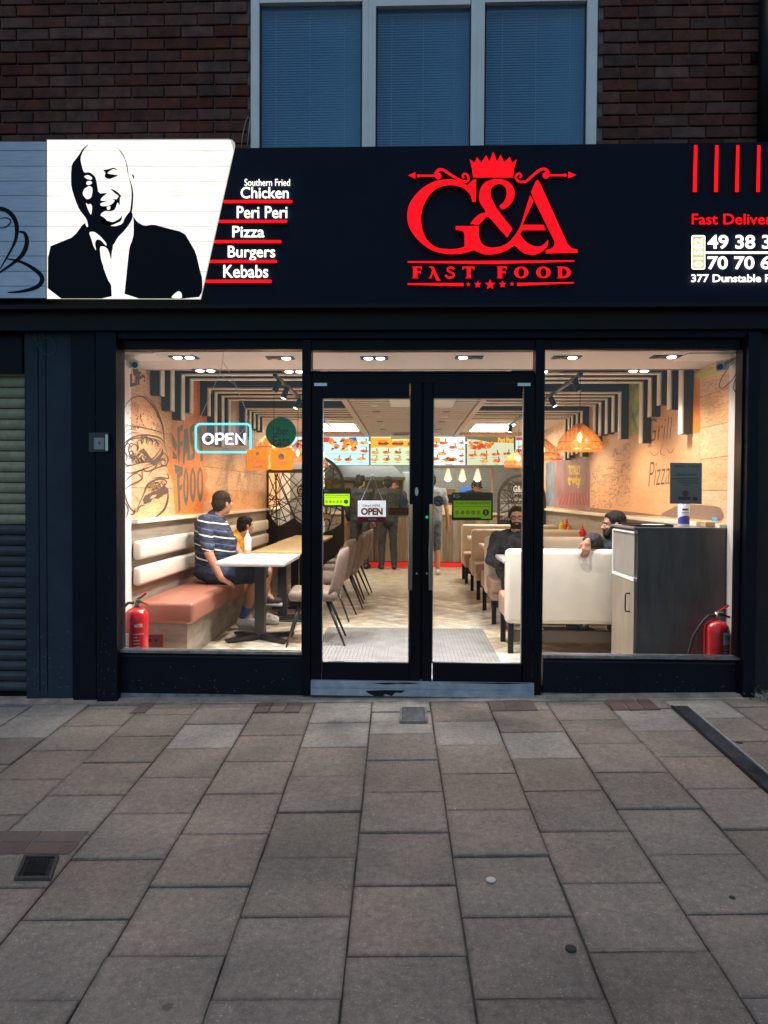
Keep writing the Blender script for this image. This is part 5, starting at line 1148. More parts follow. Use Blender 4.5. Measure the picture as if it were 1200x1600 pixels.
# chairs
fab = mat('taupe velvet', (.16,.112,.086), .6, var=.22, scale=14, bump=.15, bscale=35)
def chair():
    e = empty('dining_chair', (0,0,0), 'x', 'chair', 'taupe velvet chairs along the aisle')
    # local: seat faces -x, back at +x
    m = MB(); m.rbox((-.24,-.23,.40),(.20,.23,.50),.045,4); o = m.build('seat', fab, e); autosmooth(o, 60)
    m = MB(); vs = []; n = 12; rows = [(0,.415,.245),(.13,.44,.25),(.3,.49,.24),(.45,.535,.225),(.54,.56,.20),(.575,.57,.15)]
    bm = MB(); rr = [(.17,.42,.24),(.21,.52,.245),(.235,.64,.235),(.26,.76,.22),(.275,.85,.19),(.28,.885,.14)]
    th = .07; vs = []; 
    for (x, z, hw) in rr:
        t_ = th if z < .8 else (th*.85 if z < .87 else th*.4)
        for k in range(9):
            a = -1+2*k/8; curve = -.05*(abs(a)**2.2); vs.append((x - t_/2 + curve, a*hw, z - (.02*abs(a) if z > .8 else 0)))
        for k in range(8, -1, -1):
            a = -1+2*k/8; curve = -.05*(abs(a)**2.2); e_ = (1-abs(a)**6*.6); vs.append((x - t_/2 + curve + t_*e_, a*hw, z - (.02*abs(a) if z > .8 else 0)))
    N = 18; fs = [(i*N+j, i*N+(j+1)%N, (i+1)*N+(j+1)%N, (i+1)*N+j) for i in range(len(rr)-1) for j in range(N)]; fs += [tuple(range(N))[::-1], tuple((len(rr)-1)*N+j for j in range(N))]
    bm.add(vs, fs); o = bm.build('backrest', fab, e, True); s_ = o.modifiers.new('s','SUBSURF'); s_.levels = 1; s_.render_levels = 1
    for sx, sy in ((-1,-1),(-1,1),(1,-1),(1,1)):
        m = MB(); m.tube([(sx*.13 if sx < 0 else .10, sy*.14, .41), (sx*.25 if sx < 0 else .27, sy*.23, 0.0)], .017, 10, r2=.008); m.build('leg', blackm, e, True)
    return e
c0 = chair()
spots_ = [(-.83, 6.45, 4, 'nearest taupe velvet chair, beside the white table at the left mullion'), (-.86, 7.75, -6, 'second taupe velvet chair from the window, at the oak table'), (-.80, 8.55, 3, 'third taupe velvet chair from the window, at the oak table'), (-.80, 9.35, -4, 'fourth taupe velvet chair from the window'), (-.78, 10.0, 6, 'farthest taupe velvet chair, near the laser cut screen')]
for i, (x, d, a, lab) in enumerate(spots_):
    o = c0 if i == 0 else copy_tree(c0); o.location = (x, Yd(d), 0); o.rotation_euler = (0,0,R(a)); o['label'] = lab; ORG[o.name] = Vector(o.location)
# booths on the right
def booth(dn, dbk, dfar, near, lab, cm_, xl=.86):
    e = empty('booth_sofa', (1.6, Yd(dbk), 0), lab, 'booth sofa', 'high backed booth sofas on the right')
    o = B(MB(), (xl, Yd(dbk), .255), (XR-.025 if not near else XR-.03, Yd(dbk)+.13, .895), .045, 4).build('backrest', cm_, e); autosmooth(o, 50)
    if near:
        o = B(MB(), (xl+.01, Yd(dn), .33), (XR-.03, Yd(dbk)-.003, .475), .035, 4).build('seat', tand, e); autosmooth(o, 50)
        B(MB(), (xl+.03, Yd(dn)+.03, .25), (XR-.04, Yd(dbk)-.003, .328)).build('seat_base', tand, e)
    o = B(MB(), (xl+.01-.0, Yd(dbk)+.133, .27), (XR-.03, Yd(dfar), .475), .035, 4).build('seat', tand, e); autosmooth(o, 50)
    for x in (xl+.05, XR-.1):
        for d in ([dn+.05] if near else [dbk+.045]) + [dfar-.06]:
            m = MB(); zt_ = .25 if (near and d < dbk) else .27
            if not near and d < dbk+.1: zt_ = .254
            m.box((x-.022, Yd(d)-.022, 0), (x+.022, Yd(d)+.022, zt_)); m.build('leg', black, e)
    m = MB(); m.box((xl+.075, Yd(dbk)+.03, .10), (XR-.08, Yd(dbk)+.06, .2)) ; m.build('under_rail', mat('dark rail '+lab[:6], (.07,.045,.03), .5), e)
    return e
booth(0, 6.05, 6.64, False, 'nearest booth sofa seen from behind, plain ivory back panel by the cabinet', ivory, .838)
booth(7.42, 7.90, 8.46, True, 'second booth sofa, where the man in glasses sits', ivory, .862)
booth(9.18, 9.66, 10.18, True, 'third booth sofa from the window, beige lit back', beige, .872)
booth(10.9, 11.33, 11.6, True, 'farthest booth sofa, next to the arched screen', beige, .86)
for d0_, d1_, lab in ((6.78,7.34,'white topped booth table in front of the man in glasses'),(8.58,9.1,'white topped booth table between the second and third sofas'),(10.3,10.82,'farthest white topped booth table on the right')):
    table(.905, XR-.05, Yd(d0_), Yd(d1_), top_w, lab, 'plate', .745)
# cabinet
cab_m = mat('grey brown wood veneer', (.17,.145,.13), .45, c2=(.105,.092,.085), scale=3, stretch=(5,5,.8), bump=.04); cab_l = mat('light grey wood veneer', (.36,.30,.24), .45, c2=(.25,.21,.17), scale=3, stretch=(5,5,.8))
x0c = 1.715; yc0, yc1 = Yd(5.42), Yd(6.0); zc = 1.098
e = empty('bin_cabinet', ((x0c+XR)/2, (yc0+yc1)/2, 0), 'grey wood veneer waste bin cabinet with push flap at the right window', 'cabinet')
B(MB(), (x0c+.022, yc0, 0), (XR-.006, yc1, zc)).build('carcass', cab_m, e)
B(MB(), (x0c, yc0+.002, .02), (x0c+.0215, yc1-.003, .70)).build('door', cab_l, e)
dh = MB(); yh = yc0+.10; dh.tube([(x0c,yh,.60),(x0c-.03,yh,.60),(x0c-.034,yh,.585),(x0c-.034,yh,.475),(x0c-.03,yh,.46),(x0c,yh,.46)], .006, 8); o = dh.build('handle', mat('dark bronze handle', (.08,.03,.02), .35, .6), e)
B(MB(), (x0c+.004, yc0+.02, .735), (x0c+.0215, yc1-.02, 1.06)).build('push_flap', mat('flap grey veneer', (.30,.28,.26), .45, var=.12, scale=4, stretch=(1,5,1)), e)
m = MB(); m.box((x0c-.004, yc0+.002, .703), (x0c+.0215, yc1-.003, .728)); m.box((x0c-.004, yc1-.018, .7285), (x0c+.0215, yc1-.003, 1.075)); m.box((x0c-.004, yc0+.002, 1.066), (x0c+.0215, yc1-.0185, 1.08)); m.build('flap_trim', white, e)
B(MB(), (x0c-.01, yc0-.01, zc+.001), (XR-.004, yc1+.01, zc+.016)).build('top_board', mat('grey top', (.22,.19,.17), .35), e)
# things on it
e = empty('serving_tray', (1.86, yc0+.25, zc+.017), 'black serving tray with papers on the grey cabinet', 'tray')
B(MB(), (1.735, yc0+.04, zc+.018), (2.02, yc0+.42, zc+.026), .003, 1).build('base', black, e)
m = MB()
for a, b in (((1.735,yc0+.04),(2.02,yc0+.046)),((1.735,yc0+.414),(2.02,yc0+.42)),((1.735,yc0+.047),(1.741,yc0+.413)),((2.014,yc0+.047),(2.02,yc0+.413))): m.box((a[0],a[1],zc+.0265),(b[0],b[1],zc+.034))
m.build('rim', black, e)
m = MB(); m.box((1.86, yc0+.10, zc+.0275), (2.0, yc0+.3, zc+.030)); m.build('paper', white, e)
c = P(1068, 822, Y=yc0+.2); cz = zc+.017
e = empty('wipes_canister', (c.x, c.y, cz), 'white and blue plastic wipes canister standing on the cabinet', 'canister')
m = MB(); m.lathe((c.x,c.y,cz), [(.040,0),(.043,.004),(.043,.17),(.040,.175)], 24); o = m.build('body', mat('white plastic', (.82,.82,.84), .35), e); autosmooth(o)
m = MB(); m.lathe((c.x,c.y,cz+.1755), [(.041,0),(.041,.015),(.02,.02)], 24); o = m.build('lid', mat('white lid', (.85,.85,.88), .3), e); autosmooth(o)
m = MB()
def wrapz(m, z0, z1, a0, a1, r, f=None):
    n = 14; vs = []
    for k in range(n+1):
        a = R(a0+(a1-a0)*k/n); top = z1 + (f(k/n) if f else 0); vs += [(c.x+r*math.cos(a), c.y+r*math.sin(a), cz+z0), (c.x+r*math.cos(a), c.y+r*math.sin(a), cz+top)]
    m.add(vs, [(2*k,2*k+2,2*k+3,2*k+1) for k in range(n)])
wrapz(m, .02, .06, 180, 360, .0436, lambda t: .025*math.sin(t*3)); o = m.build('blue_band', mat('violet blue print', (.06,.05,.35), .4), e)
m = MB(); wrapz(m, .125, .14, 235, 300, .0436); wrapz(m, .105, .11, 230, 310, .0436); m.build('label_print', mat('dark blue print', (.05,.06,.2), .4), e)
b0 = P(1098, 822, Y=yc0+.15)
e = empty('wooden_block', (b0.x+.1, yc0+.15, cz), 'pale wooden box with blue cloth at the right end of the cabinet', 'box')
m = MB(); m.rbox((b0.x-.01, yc0+.08, cz), (XR-.02, yc0+.26, cz+.042), .004, 1); m.build('box', mat('pale pine', (.55,.40,.22), .5, var=.15, scale=8, stretch=(1,6,6)), e)
m = MB(); m.rbox((b0.x+.09, yc0+.10, cz+.043), (XR-.03, yc0+.2, cz+.075), .01, 2); m.build('blue_cloth', mat('blue cloth', (.10,.30,.62), .8, var=.1, scale=30, bump=.3), e)
# squeeze bottles
def bottle(px, pyt, d, zb, h, colr, lab, r=.03, half=False):
    c = P(px, 775, Y=Yd(d)); x, y = c.x, c.y
    e = empty('sauce_bottle', (x,y,zb), lab, 'sauce bottle', 'squeezy sauce bottles on the tables')
    k = h/.2
    m = MB(); m.lathe((x,y,zb), [(r*.9,0),(r,.006),(r,.125*k),(r*.92,.14*k),(r*.7,.146*k)], 18); o = m.build('body', colr, e); autosmooth(o)
    m = MB(); m.lathe((x,y,zb+.1465*k), [(r*.62,0),(r*.62,.014*k),(r*.3,.02*k),(r*.12,.05*k),(r*.08,.053*k)], 14); o = m.build('nozzle', colr if not half else mat('cloudy nozzle', (.8,.62,.5), .4), e); autosmooth(o)
    if half:
        m = MB(); m.lathe((x,y,zb+.001), [(r*1.01,0),(r*1.01,.038*k)], 18); m.build('sauce', mat('pink sauce', (.75,.25,.18), .4), e)
yel = mat('mustard yellow', (.85,.55,.03), .35); rd = mat('ketchup red', (.62,.025,.02), .35); oc = mat('orange sauce', (.8,.3,.12), .35); cl = mat('cloudy bottle', (.85,.62,.48), .35)
bottle(387, 0, 6.93, .763, .235, cl, 'tall cloudy squeezy bottle with pink sauce on the white table', .036, True)
bottle(879, 0, 10.5, .746, .27, yel, 'yellow mustard squeezy bottle on the far booth table', .045); bottle(886, 0, 10.75, .746, .27, rd, 'red squeezy bottle behind the yellow one on the far booth table', .04)
bottle(890, 0, 10.4, .746, .21, oc, 'small orange squeezy bottle beside the yellow one', .04); bottle(911, 0, 8.8, .746, .25, rd, 'red squeezy bottle standing alone beside the bearded man', .042)
# extinguishers
redm = mat('extinguisher red', (.60,.012,.018), .22, coat=.5); hose = mat('black rubber hose', (.02,.03,.025), .5); wl_ = mat('white label', (.75,.74,.72), .5)
def ext(px, d, lab, s, word, side_label, zs=1.0, z0=0.0):
    c = P(px, 775, Y=Yd(d)); x, y = c.x, c.y; e = empty('fire_extinguisher', (x,y,z0), lab, 'fire extinguisher')
    r = .088; zb = z0; H = .455*zs
    m = MB(); m.lathe((x,y,zb), [(r*.96,0),(r,.012),(r,H-.06),(r*.93,H-.025),(r*.7,H),(r*.35,H+.015),(.024,H+.02)], 32); o = m.build('cylinder', redm, e, True)
    m = MB(); m.lathe((x,y,zb+H+.02), [(.022,0),(.022,.03),(.016,.035),(.016,.055)], 14); o = m.build('valve', mat('brass valve', (.45,.42,.38), .3, .9), e, True)
    m = MB(); zz = zb+H+.055; m.xf = None
    m.tube([(x-.01,y,zz+.012),(x+.045*1,y-.005,zz+.045),(x+.078,y-.01,zz+.072)], .009, 6); m.build('lever', redm, e)
    m = MB(); m.tube([(x-.01,y,zz),(x+.05,y-.005,zz-.002),(x+.09,y-.01,zz-.018)], .008, 6); m.build('carry_handle', redm if s < 0 else black, e)
    m = MB(); m.rbox((x+.0,y-.024,zz+.004),(x+.042,y+.012,zz+.022),.004,1); m.build('safety_tag', mat('green tag', (.05,.35,.15), .4), e)
    m = MB(); hs = -1
    m.tube([tuple(q) for q in [Vector((x-.015,y-.01,zz-.005)), Vector((x-.06,y-.01,zz-.005)), Vector((x-.105,y-.01,zz-.05)), Vector((x-.125 - (.05 if s > 0 else 0),y-.01,zz-.16)), Vector((x-.122-(.09 if s > 0 else 0),y-.01,zz-.32)), Vector((x-.115-(.12 if s > 0 else 0),y-.01,zb+.06))]], .011, 8); o = m.build('hose', hose, e, True)
    f = lambda u_, v_, o_: Vector((x + (r+.0008+o_)*math.sin(u_), y - (r+.0008+o_)*math.cos(u_), v_))
    def patch(m, a0, a1, z0_, z1_, off=0):
        n = 10; vs = []
        for k in range(n+1): vs += [f(R(a0+(a1-a0)*k/n), zb+z0_, off), f(R(a0+(a1-a0)*k/n), zb+z1_, off)]
        m.add(vs, [(2*k,2*k+2,2*k+3,2*k+1) for k in range(n)])
    if side_label:
        m = MB(); patch(m, -72, -18, .10, .30); m.build('side_label', wl_, e); m = MB()
        for k in range(6): patch(m, -66, -30 - (k%3)*6, .125+.026*k, .131+.026*k, .0006)
        m.build('fine_print', mat('grey print', (.3,.3,.32), .5), e)
    def ctext(s_, a0, a1, z0_, z1_, mm, bold=.03, off=.0006):
        m = MB(); vs, fs = text_mesh(s_, bold); X0 = min(v.x for v in vs); X1 = max(v.x for v in vs); Y0 = min(v.y for v in vs); Y1 = max(v.y for v in vs)
        m.add([f(R(a0+(a1-a0)*(v.x-X0)/(X1-X0)), zb+z0_+(z1_-z0_)*(v.y-Y0)/(Y1-Y0), off) for v in vs], fs); m.build('lettering', mm, e)
    if word == 'FOAM': m = MB(); patch(m, 8, 72, .27, .36); m.build('front_label', wl_, e); ctext('FOAM', 18, 62, .30, .335, blackp, off=.0012)
    else: ctext('WATER', 8, 50, .345, .37, wl_)
    m = MB()
    rnd_ = random.Random(4)
    for k in range(11):
        z_ = .05+.024*k if word != 'FOAM' else .05+.018*k
        if z_ > .33: break
        a = 4 if word != 'FOAM' else 10
        patch(m, a, a+rnd_.choice([30,44,52,20]), z_, z_+.007, .0006)
    patch(m, 26, 40, .15, .175, .0007); m.build('printed_lines', mat('white red print', (.7,.45,.43), .5), e)
ext(213, 5.32, 'red water fire extinguisher with white side label in the left window', -1, 'WATER', True, 1.03)
ext(1123, 5.30, 'red foam fire extinguisher beside the grey cabinet in the right window', 1, 'FOAM', False, .93)
# door mat
e = empty('door_mat', (0,.9,0), 'large grey ribbed entrance mat inside the doors', 'mat')
matm = mat('grey ribbed mat', (.27,.265,.26), .8, c2=(.20,.195,.19), scale=6); m = MB(); m.box((-.80,.13,.001),(.76,Yd(7.15),.008)); m.build('base', matm, e)
m = MB(); x = -.785
while x < .745: m.box((x,.14,.0082),(x+.016,Yd(7.14),.0125)); x += .032
o = m.build('ribs', matm, e); o['kind'] = 'stuff'
# laser cut screens
scr = mat('dark brown screen board', (.022,.016,.015), .5)
def clip_seg(p, q, inside, n=60):
    pts = [(p[0]+(q[0]-p[0])*i/n, p[1]+(q[1]-p[1])*i/n) for i in range(n+1)]; runs = []; cur = []
    for a in pts:
        if inside(a): cur.append(a)
        else:
            if len(cur) > 1: runs.append((cur[0], cur[-1]))
            cur = []
    if len(cur) > 1: runs.append((cur[0], cur[-1]))
    return runs
def screen(name, lab, d, outline, hole, em, seed, nl, solid_top=None, wid=1.1, emr=9, crown_=False):
    e = empty(name, P(outline[0][0], 880, Y=Yd(d)), lab, 'screen'); F = on_y(Yd(d))
    m = MB(); m.prism([outline, hole], F, 0, .03); m.build('frame', scr, e)
    rn = random.Random(seed)
    def inside(a):
        c = False; n = len(hole); j = n-1
        for i in range(n):
            if (hole[i][1] > a[1]) != (hole[j][1] > a[1]) and a[0] < (hole[j][0]-hole[i][0])*(a[1]-hole[i][1])/(hole[j][1]-hole[i][1])+hole[i][0]: c = not c
            j = i
        return c
    xs = [p[0] for p in hole]; ys_ = [p[1] for p in hole]
    m = MB()
    for k in range(nl):
        a = rn.uniform(0, math.pi); cx, cy_ = rn.uniform(min(xs), max(xs)), rn.uniform(min(ys_), max(ys_)); L = 150
        for s0, s1 in clip_seg((cx-L*math.cos(a), cy_-L*math.sin(a)), (cx+L*math.cos(a), cy_+L*math.sin(a)), inside, 400):
            dx, dy = s1[0]-s0[0], s1[1]-s0[1]; l = math.hypot(dx,dy) or 1; ww = rn.uniform(.35,.8)*wid
            m.prism([[(s0[0]-dy/l*ww,s0[1]+dx/l*ww),(s1[0]-dy/l*ww,s1[1]+dx/l*ww),(s1[0]+dy/l*ww,s1[1]-dx/l*ww),(s0[0]+dy/l*ww,s0[1]-dx/l*ww)]], F, .003+.0001*k, .024)
    o = m.build('lattice', scr, e)
    ex, ey = em; m = MB(); m.prism([circ(ex, ey, emr, 24)] if not crown_ else [star(ex,ey,emr*1.2,7)], F, .0, .031); m.build('emblem_plate', scr, e)
    gm = mat('pale emblem', (.62,.6,.58), .4)
    m = MB()
    if not crown_:
        text(m, 'G&A', (ex-emr*.78, ey-emr*.55, ex+emr*.78, ey+emr*.35), F, .032, .003, .03); text(m, 'FAST FOOD', (ex-emr*.7, ey+emr*.48, ex+emr*.7, ey+emr*.68), F, .032, .003, .02)
        m.build('emblem_lettering', gm, e)
    else:
        m.prism([[(ex-6,ey+4),(ex-7,ey-3),(ex-4,ey),(ex-2.5,ey-4.5),(ex-.8,ey-.5),(ex,ey-6),(ex+.8,ey-.5),(ex+2.5,ey-4.5),(ex+4,ey),(ex+7,ey-3),(ex+6,ey+4)]], F, .032, .003); m.build('emblem_crown', mat('gold crown', (.45,.3,.1), .4, .4), e)
    return e
# left rectangular screen
screen('laser_cut_screen', 'black laser cut screen of crossing lines behind the left tables', 11.2,
    [(413,733),(474,733),(474,905),(413,905)], [(420,739),(472,739),(472,820),(460,809),(436,822),(426,812),(420,800)], (474.5,767), 21, 26, emr=11)
arch = lambda cx, r, yt, yb, n=16: [(cx + r*math.cos(R(180+180*i/n)), yt + r*.98 + r*.98*math.sin(R(180+180*i/n))) for i in range(n+1)]
ol = arch(490, 48, 711, 0); hl = arch(490, 43, 716, 0)
ol = [p for p in ol if p[0] > 478]; hl = [p for p in hl if p[0] > 482]
screen('laser_cut_screen', 'brown arched laser cut screen with gold crown seen through the left door', 11.05,
    [(478,905),(478,ol[0][1])] + ol[0:] + [(538,790),(538,905)], [(482,830),(482,hl[0][1])] + hl[0:] + [(533,790),(533,818),(518,828),(505,832)], (510,806), 5, 22, crown_=True)
ol = arch(815, 38, 741, 0); hl = arch(815, 33.5, 745.5, 0)
screen('laser_cut_screen', 'brown arched laser cut screen behind the right booths', 12.3, [(777,905)] + ol + [(853,905)], [(781.5,812)] + hl + [(848.5,812)], (811,765), 8, 26, emr=11.5)
pe = empty('pale_partition', (-1.9, Yd(12.3), 0), 'pale panelled partition seen through the left laser cut screen', 'partition')
for k_, (xa_, xb_, mm_) in enumerate(((XL+.01,-2.05,'w'),(-2.045,-1.72,'g'),(-1.715,-1.45,'w'))):
    m = MB(); m.box((xa_, Yd(12.3), 0), (xb_, Yd(12.35), 2.1)); m.build('panel', mat('partition '+mm_, (.82,.82,.78) if mm_ == 'w' else (.30,.31,.32), .5), pe)
# ================================================================ COUNTER AND KITCHEN
Yc = Yd(13.45)
e = empty('service_counter', (0, Yc, 0), 'wood plank fronted service counter across the back with glowing red plinth', 'counter')
rust = mat('rustic counter plank', (.34,.25,.16), .55, c2=(.19,.14,.09), scale=3, stretch=(8,1,.7), rnd=.3)
x = XL+.35; random.seed(21)
while x < 1.75:
    w_ = random.choice([.11,.15,.19]); m = MB(); m.box((x+.002, Yc-random.uniform(0,.012), .10), (x+w_-.002, Yc+.03, .98)); m.build('plank', rust, e); x += w_
m = MB(); m.box((XL+.35, Yc+.031, .0), (x, Yc+.6, .98)); m.build('carcass', black, e)
m = MB(); m.rbox((XL+.33, Yc-.05, .985), (x+.02, Yc+.62, 1.03), .006, 1); m.build('worktop', mat('pale worktop', (.62,.5,.36), .35), e)
m = MB(); m.box((.05, Yc-.0, 1.031), (1.0, Yc+.4, 1.17)); m.build('raised_shelf', mat('raised shelf front', (.62,.50,.33), .4), e)
m = MB(); m.box((XL+.35, Yc-.03, .005), (x, Yc-.016, .088)); m.build('lit_plinth', mat('red plinth', (.55,.02,.02), .35, emit=(1,.02,.015), estr=.25), e)
# back wall
bw = empty('kitchen_wall', (0, Yd(15.6), 0), 'steel and pale tiled kitchen wall behind the counter', 'wall')
def chk(name, c1, c2, sx):
    m = mat(name, c1, .3); n = m.node_tree; b = n.nodes['Principled BSDF']; g = n.nodes.new('ShaderNodeNewGeometry'); mp_ = n.nodes.new('ShaderNodeMapping'); mp_.inputs['Rotation'].default_value = (R(90),0,R(0)); br = n.nodes.new('ShaderNodeTexBrick')
    br.inputs['Scale'].default_value = sx; br.inputs['Color1'].default_value = tuple(c1)+(1,); br.inputs['Color2'].default_value = tuple(x*.9 for x in c1)+(1,); br.inputs['Mortar'].default_value = tuple(c2)+(1,); br.inputs['Mortar Size'].default_value = .03
    n.links.new(g.outputs['Position'], mp_.inputs[0]); n.links.new(mp_.outputs[0], br.inputs['Vector']); n.links.new(br.outputs[0], b.inputs['Base Color']); return m
m = MB(); m.box((XL-.1, Yd(15.6), 0), (XR+.1, Yd(15.7), 2.8)); m.build('tiling', chk('kitchen tile', (.58,.60,.57), (.30,.30,.29), 7), bw)
sst = mat('kitchen steel', (.45,.46,.45), .5, .7, var=.12, scale=2, stretch=(1,1,4)); wht = mat('kitchen white', (.72,.74,.70), .45)
def kb(name, lab, cat, boxes):
    e = empty(name, ((boxes[0][1][0]+boxes[0][2][0])/2, boxes[0][1][1], min(b[1][2] for b in boxes)), lab, cat)
    for nm, a, b, mm in boxes: m = MB(); m.rbox(a, b, .008, 1); m.build(nm, mm, e)
    return e
Yk = Yd(15.2)
hoodm = mat('hood steel', (.16,.16,.16), .5, .3, var=.2, scale=3)
hd = empty('extractor_hood', (-.9, Yd(14.6), 1.7), 'stainless steel extractor hood above the kitchen on the left', 'hood')
m = MB(); a0h, a1h = -1.75, -.05; y0h, y1h = Yd(14.3), Yd(15.55)
m.add([(a0h,y0h,1.72),(a1h,y0h,1.72),(a1h,y1h,1.72),(a0h,y1h,1.72),(a0h+.25,y0h+.3,1.96),(a1h-.25,y0h+.3,1.96),(a1h-.25,y1h,1.96),(a0h+.25,y1h,1.96)], [(0,3,2,1),(4,5,6,7),(0,1,5,4),(1,2,6,5),(2,3,7,6),(3,0,4,7)]); m.build('canopy', hoodm, hd)
m = MB(); m.box((a0h,y0h-.012,1.66),(a1h,y0h,1.72)); m.build('lip', hoodm, hd)
kb('fridge', 'pale upright fridge at the far left of the kitchen', 'fridge', [('body', (-1.72,Yk,0),(-1.15,Yk+.38,1.62),sst), ('door', (-1.70,Yk-.03,.15),(-1.17,Yk-.003,1.58),wht), ('handle', (-1.22,Yk-.06,.8),(-1.20,Yk-.031,1.2),chrome)])
kb('fryer_unit', 'dark steel frying unit behind the two customers', 'fryer', [('body', (-1.1,Yk,0),(-.35,Yk+.36,1.05),sst), ('fryer_basket', (-1.0,Yk+.05,1.052),(-.75,Yk+.3,1.2),black), ('splash_back', (-1.1,Yk+.34,1.06),(-.35,Yk+.36,1.5),sst)])
kb('tall_cupboard', 'tall pale kitchen cupboard behind the staff member', 'cupboard', [('body', (-.12,Yk,0),(.32,Yk+.3,1.86),wht), ('door', (-.10,Yk-.02,.1),(.30,Yk-.003,1.84),mat('pale green door', (.60,.68,.58), .4)), ('handle', (.25,Yk-.05,.95),(.265,Yk-.021,1.15),chrome)])
kb('pizza_oven', 'reddish brown oven shelf unit in the middle of the kitchen', 'oven', [('body', (.42,Yk,.0),(1.02,Yk+.3,1.50),mat('copper brown oven', (.38,.20,.13), .4, .3)), ('oven_window', (.47,Yk-.01,1.2),(.97,Yk-.001,1.38),black), ('shelf', (.44,Yk-.12,1.08),(1.0,Yk-.002,1.11),sst)])
kb('paper_dispenser', 'white paper dispenser on the kitchen tiles', 'dispenser', [('body', (1.42,Yd(15.4),1.33),(1.55,Yd(15.58),1.60),white), ('slot', (1.47,Yd(15.39),1.40),(1.50,Yd(15.399),1.47),black)])
kb('blue_notice', 'small blue sign on the kitchen tiles', 'sign', [('plate', (1.15,Yd(15.58),1.44),(1.38,Yd(15.598),1.55),mat('blue notice', (.06,.22,.7), .4, emit=(.1,.3,.9), estr=.3))])
kb('steel_column', 'pale column at the right of the kitchen opening', 'column', [('post', (1.66,Yd(14.2),1.04),(1.70,Yd(14.25),1.93),mat('copper post', (.5,.3,.18), .4))])
g_ = kb('glass_cabinet', 'steel and glass display by the arched screen on the right', 'display', [('side', (1.78,Yd(13.6),0),(2.36,Yd(14.2),1.25),sst), ('top', (1.76,Yd(13.55),1.26),(2.38,Yd(14.2),1.30),sst)])
# service beam with bulbs
e = empty('light_beam', (.9, Yd(13.9), 1.9), 'pale beam above the counter carrying four cone lamps', 'beam')
m = MB(); m.box((.28, Yd(13.9), 1.89), (1.66, Yd(13.95), 1.925)); m.build('beam', mat('pale beam', (.6,.5,.4), .5), e)
conem = mat('ribbed cone shade', (.75,.66,.50), .3, emit=(1,.8,.5), estr=.5); cb_ = emi('cone bulb', (1,.85,.45), 7)
for k, x in enumerate((673,700,722.5,746)):
    c = P(x, 750, Y=Yd(13.85)); e = empty('cone_lamp', (c.x, c.y, 1.62), ['leftmost','second from left','third from left','rightmost'][k] + ' of the four white cone lamps over the counter', 'pendant lamp', 'cone lamps over the counter')
    m = MB(); n = 16; vs = [(c.x+r_*math.cos(2*math.pi*j/n), c.y+r_*math.sin(2*math.pi*j/n), z) for r_, z in ((.028,1.88),(.05,1.78),(.082,1.66)) for j in range(n)]
    m.add(vs, [(i*n+j, i*n+(j+1)%n, (i+1)*n+(j+1)%n, (i+1)*n+j) for i in range(2) for j in range(n)]); m.build('shade', conem, e)
    m = MB()
    for j in range(8): a = 2*math.pi*j/8; m.tube([(c.x+.03*math.cos(a), c.y+.03*math.sin(a), 1.88),(c.x+.084*math.cos(a), c.y+.084*math.sin(a), 1.66)], .003, 4)
    m.build('ribs', mat('brown rib', (.35,.22,.12), .4), e)
    m = MB(); m.ell((c.x,c.y,1.665),(.045,.045,.04)); m.build('bulb', cb_, e, True)
# menu screens
Ym = Yd(13.6); FM = on_y(Ym); NB = 'NONE'
foodo = emi('food photo orange', (.95,.28,.03), 0.62, False); foody = emi('food photo yellow', (1,.60,.06), 0.65, False); foodr = emi('food photo red', (.75,.07,.02), 0.56, False); foodb = emi('drink photo blue', (.03,.15,.6), 0.50, False); foodd = emi('food photo brown', (.28,.07,.02), 0.50, False); ttxt = emi('menu text grey', (.25,.32,.40), 0.31, False); redt = emi('menu red title', (.9,.05,.04), 0.56, False); yelt = emi('menu yellow title', (1,.45,.03), 0.68, False)
blues = emi('menu pale blue', (.62,.90,1.0), 0.71); greens = emi('menu pale green', (.78,.95,.62), 0.62); whites = emi('menu white', (.85,.97,1.0), 0.74); brownp = emi('menu olive brown', (.30,.22,.07), 0.43, False); cream_ = emi('menu cream', (.85,.85,.55), 0.56)
random.seed(33)
def blob(m, cx, cy, rx, ry, off, n=12, jag=.25):
    m.prism([[(cx+rx*(1+random.uniform(-jag,jag))*math.cos(2*math.pi*i/n), cy+ry*(1+random.uniform(-jag,jag))*math.sin(2*math.pi*i/n)) for i in range(n)]], FM, off, 0)
def food(par, cx, cy, s, off=.014, drink=True):
    m = MB(); blob(m, cx, cy, s*1.5, s*.55, off, 14, .3); m.build('dish_picture', foodo, par)
    m = MB()
    for q in range(4): blob(m, cx+random.uniform(-1,1)*s, cy-random.uniform(-.2,.5)*s, s*.35, s*.3, off+.001+q*.0003, 8)
    m.build('dish_picture', random.choice([foody, foodr, foodd]), par)
    if drink:
        m = MB(); m.prism([[(cx+s*.5,cy-s*1.5),(cx+s*.9,cy-s*1.5),(cx+s*.85,cy-s*.4),(cx+s*.55,cy-s*.4)]], FM, off+.0022, 0); m.build('drink_picture', random.choice([foodb, foodd]), par)
    m = MB(); m.prism([[(cx-s,cy+s*1.05),(cx+s*.6,cy+s*1.05),(cx+s*.6,cy+s*1.2),(cx-s,cy+s*1.2)]], FM, off+.0022, 0); m.build('price_line', ttxt, par)
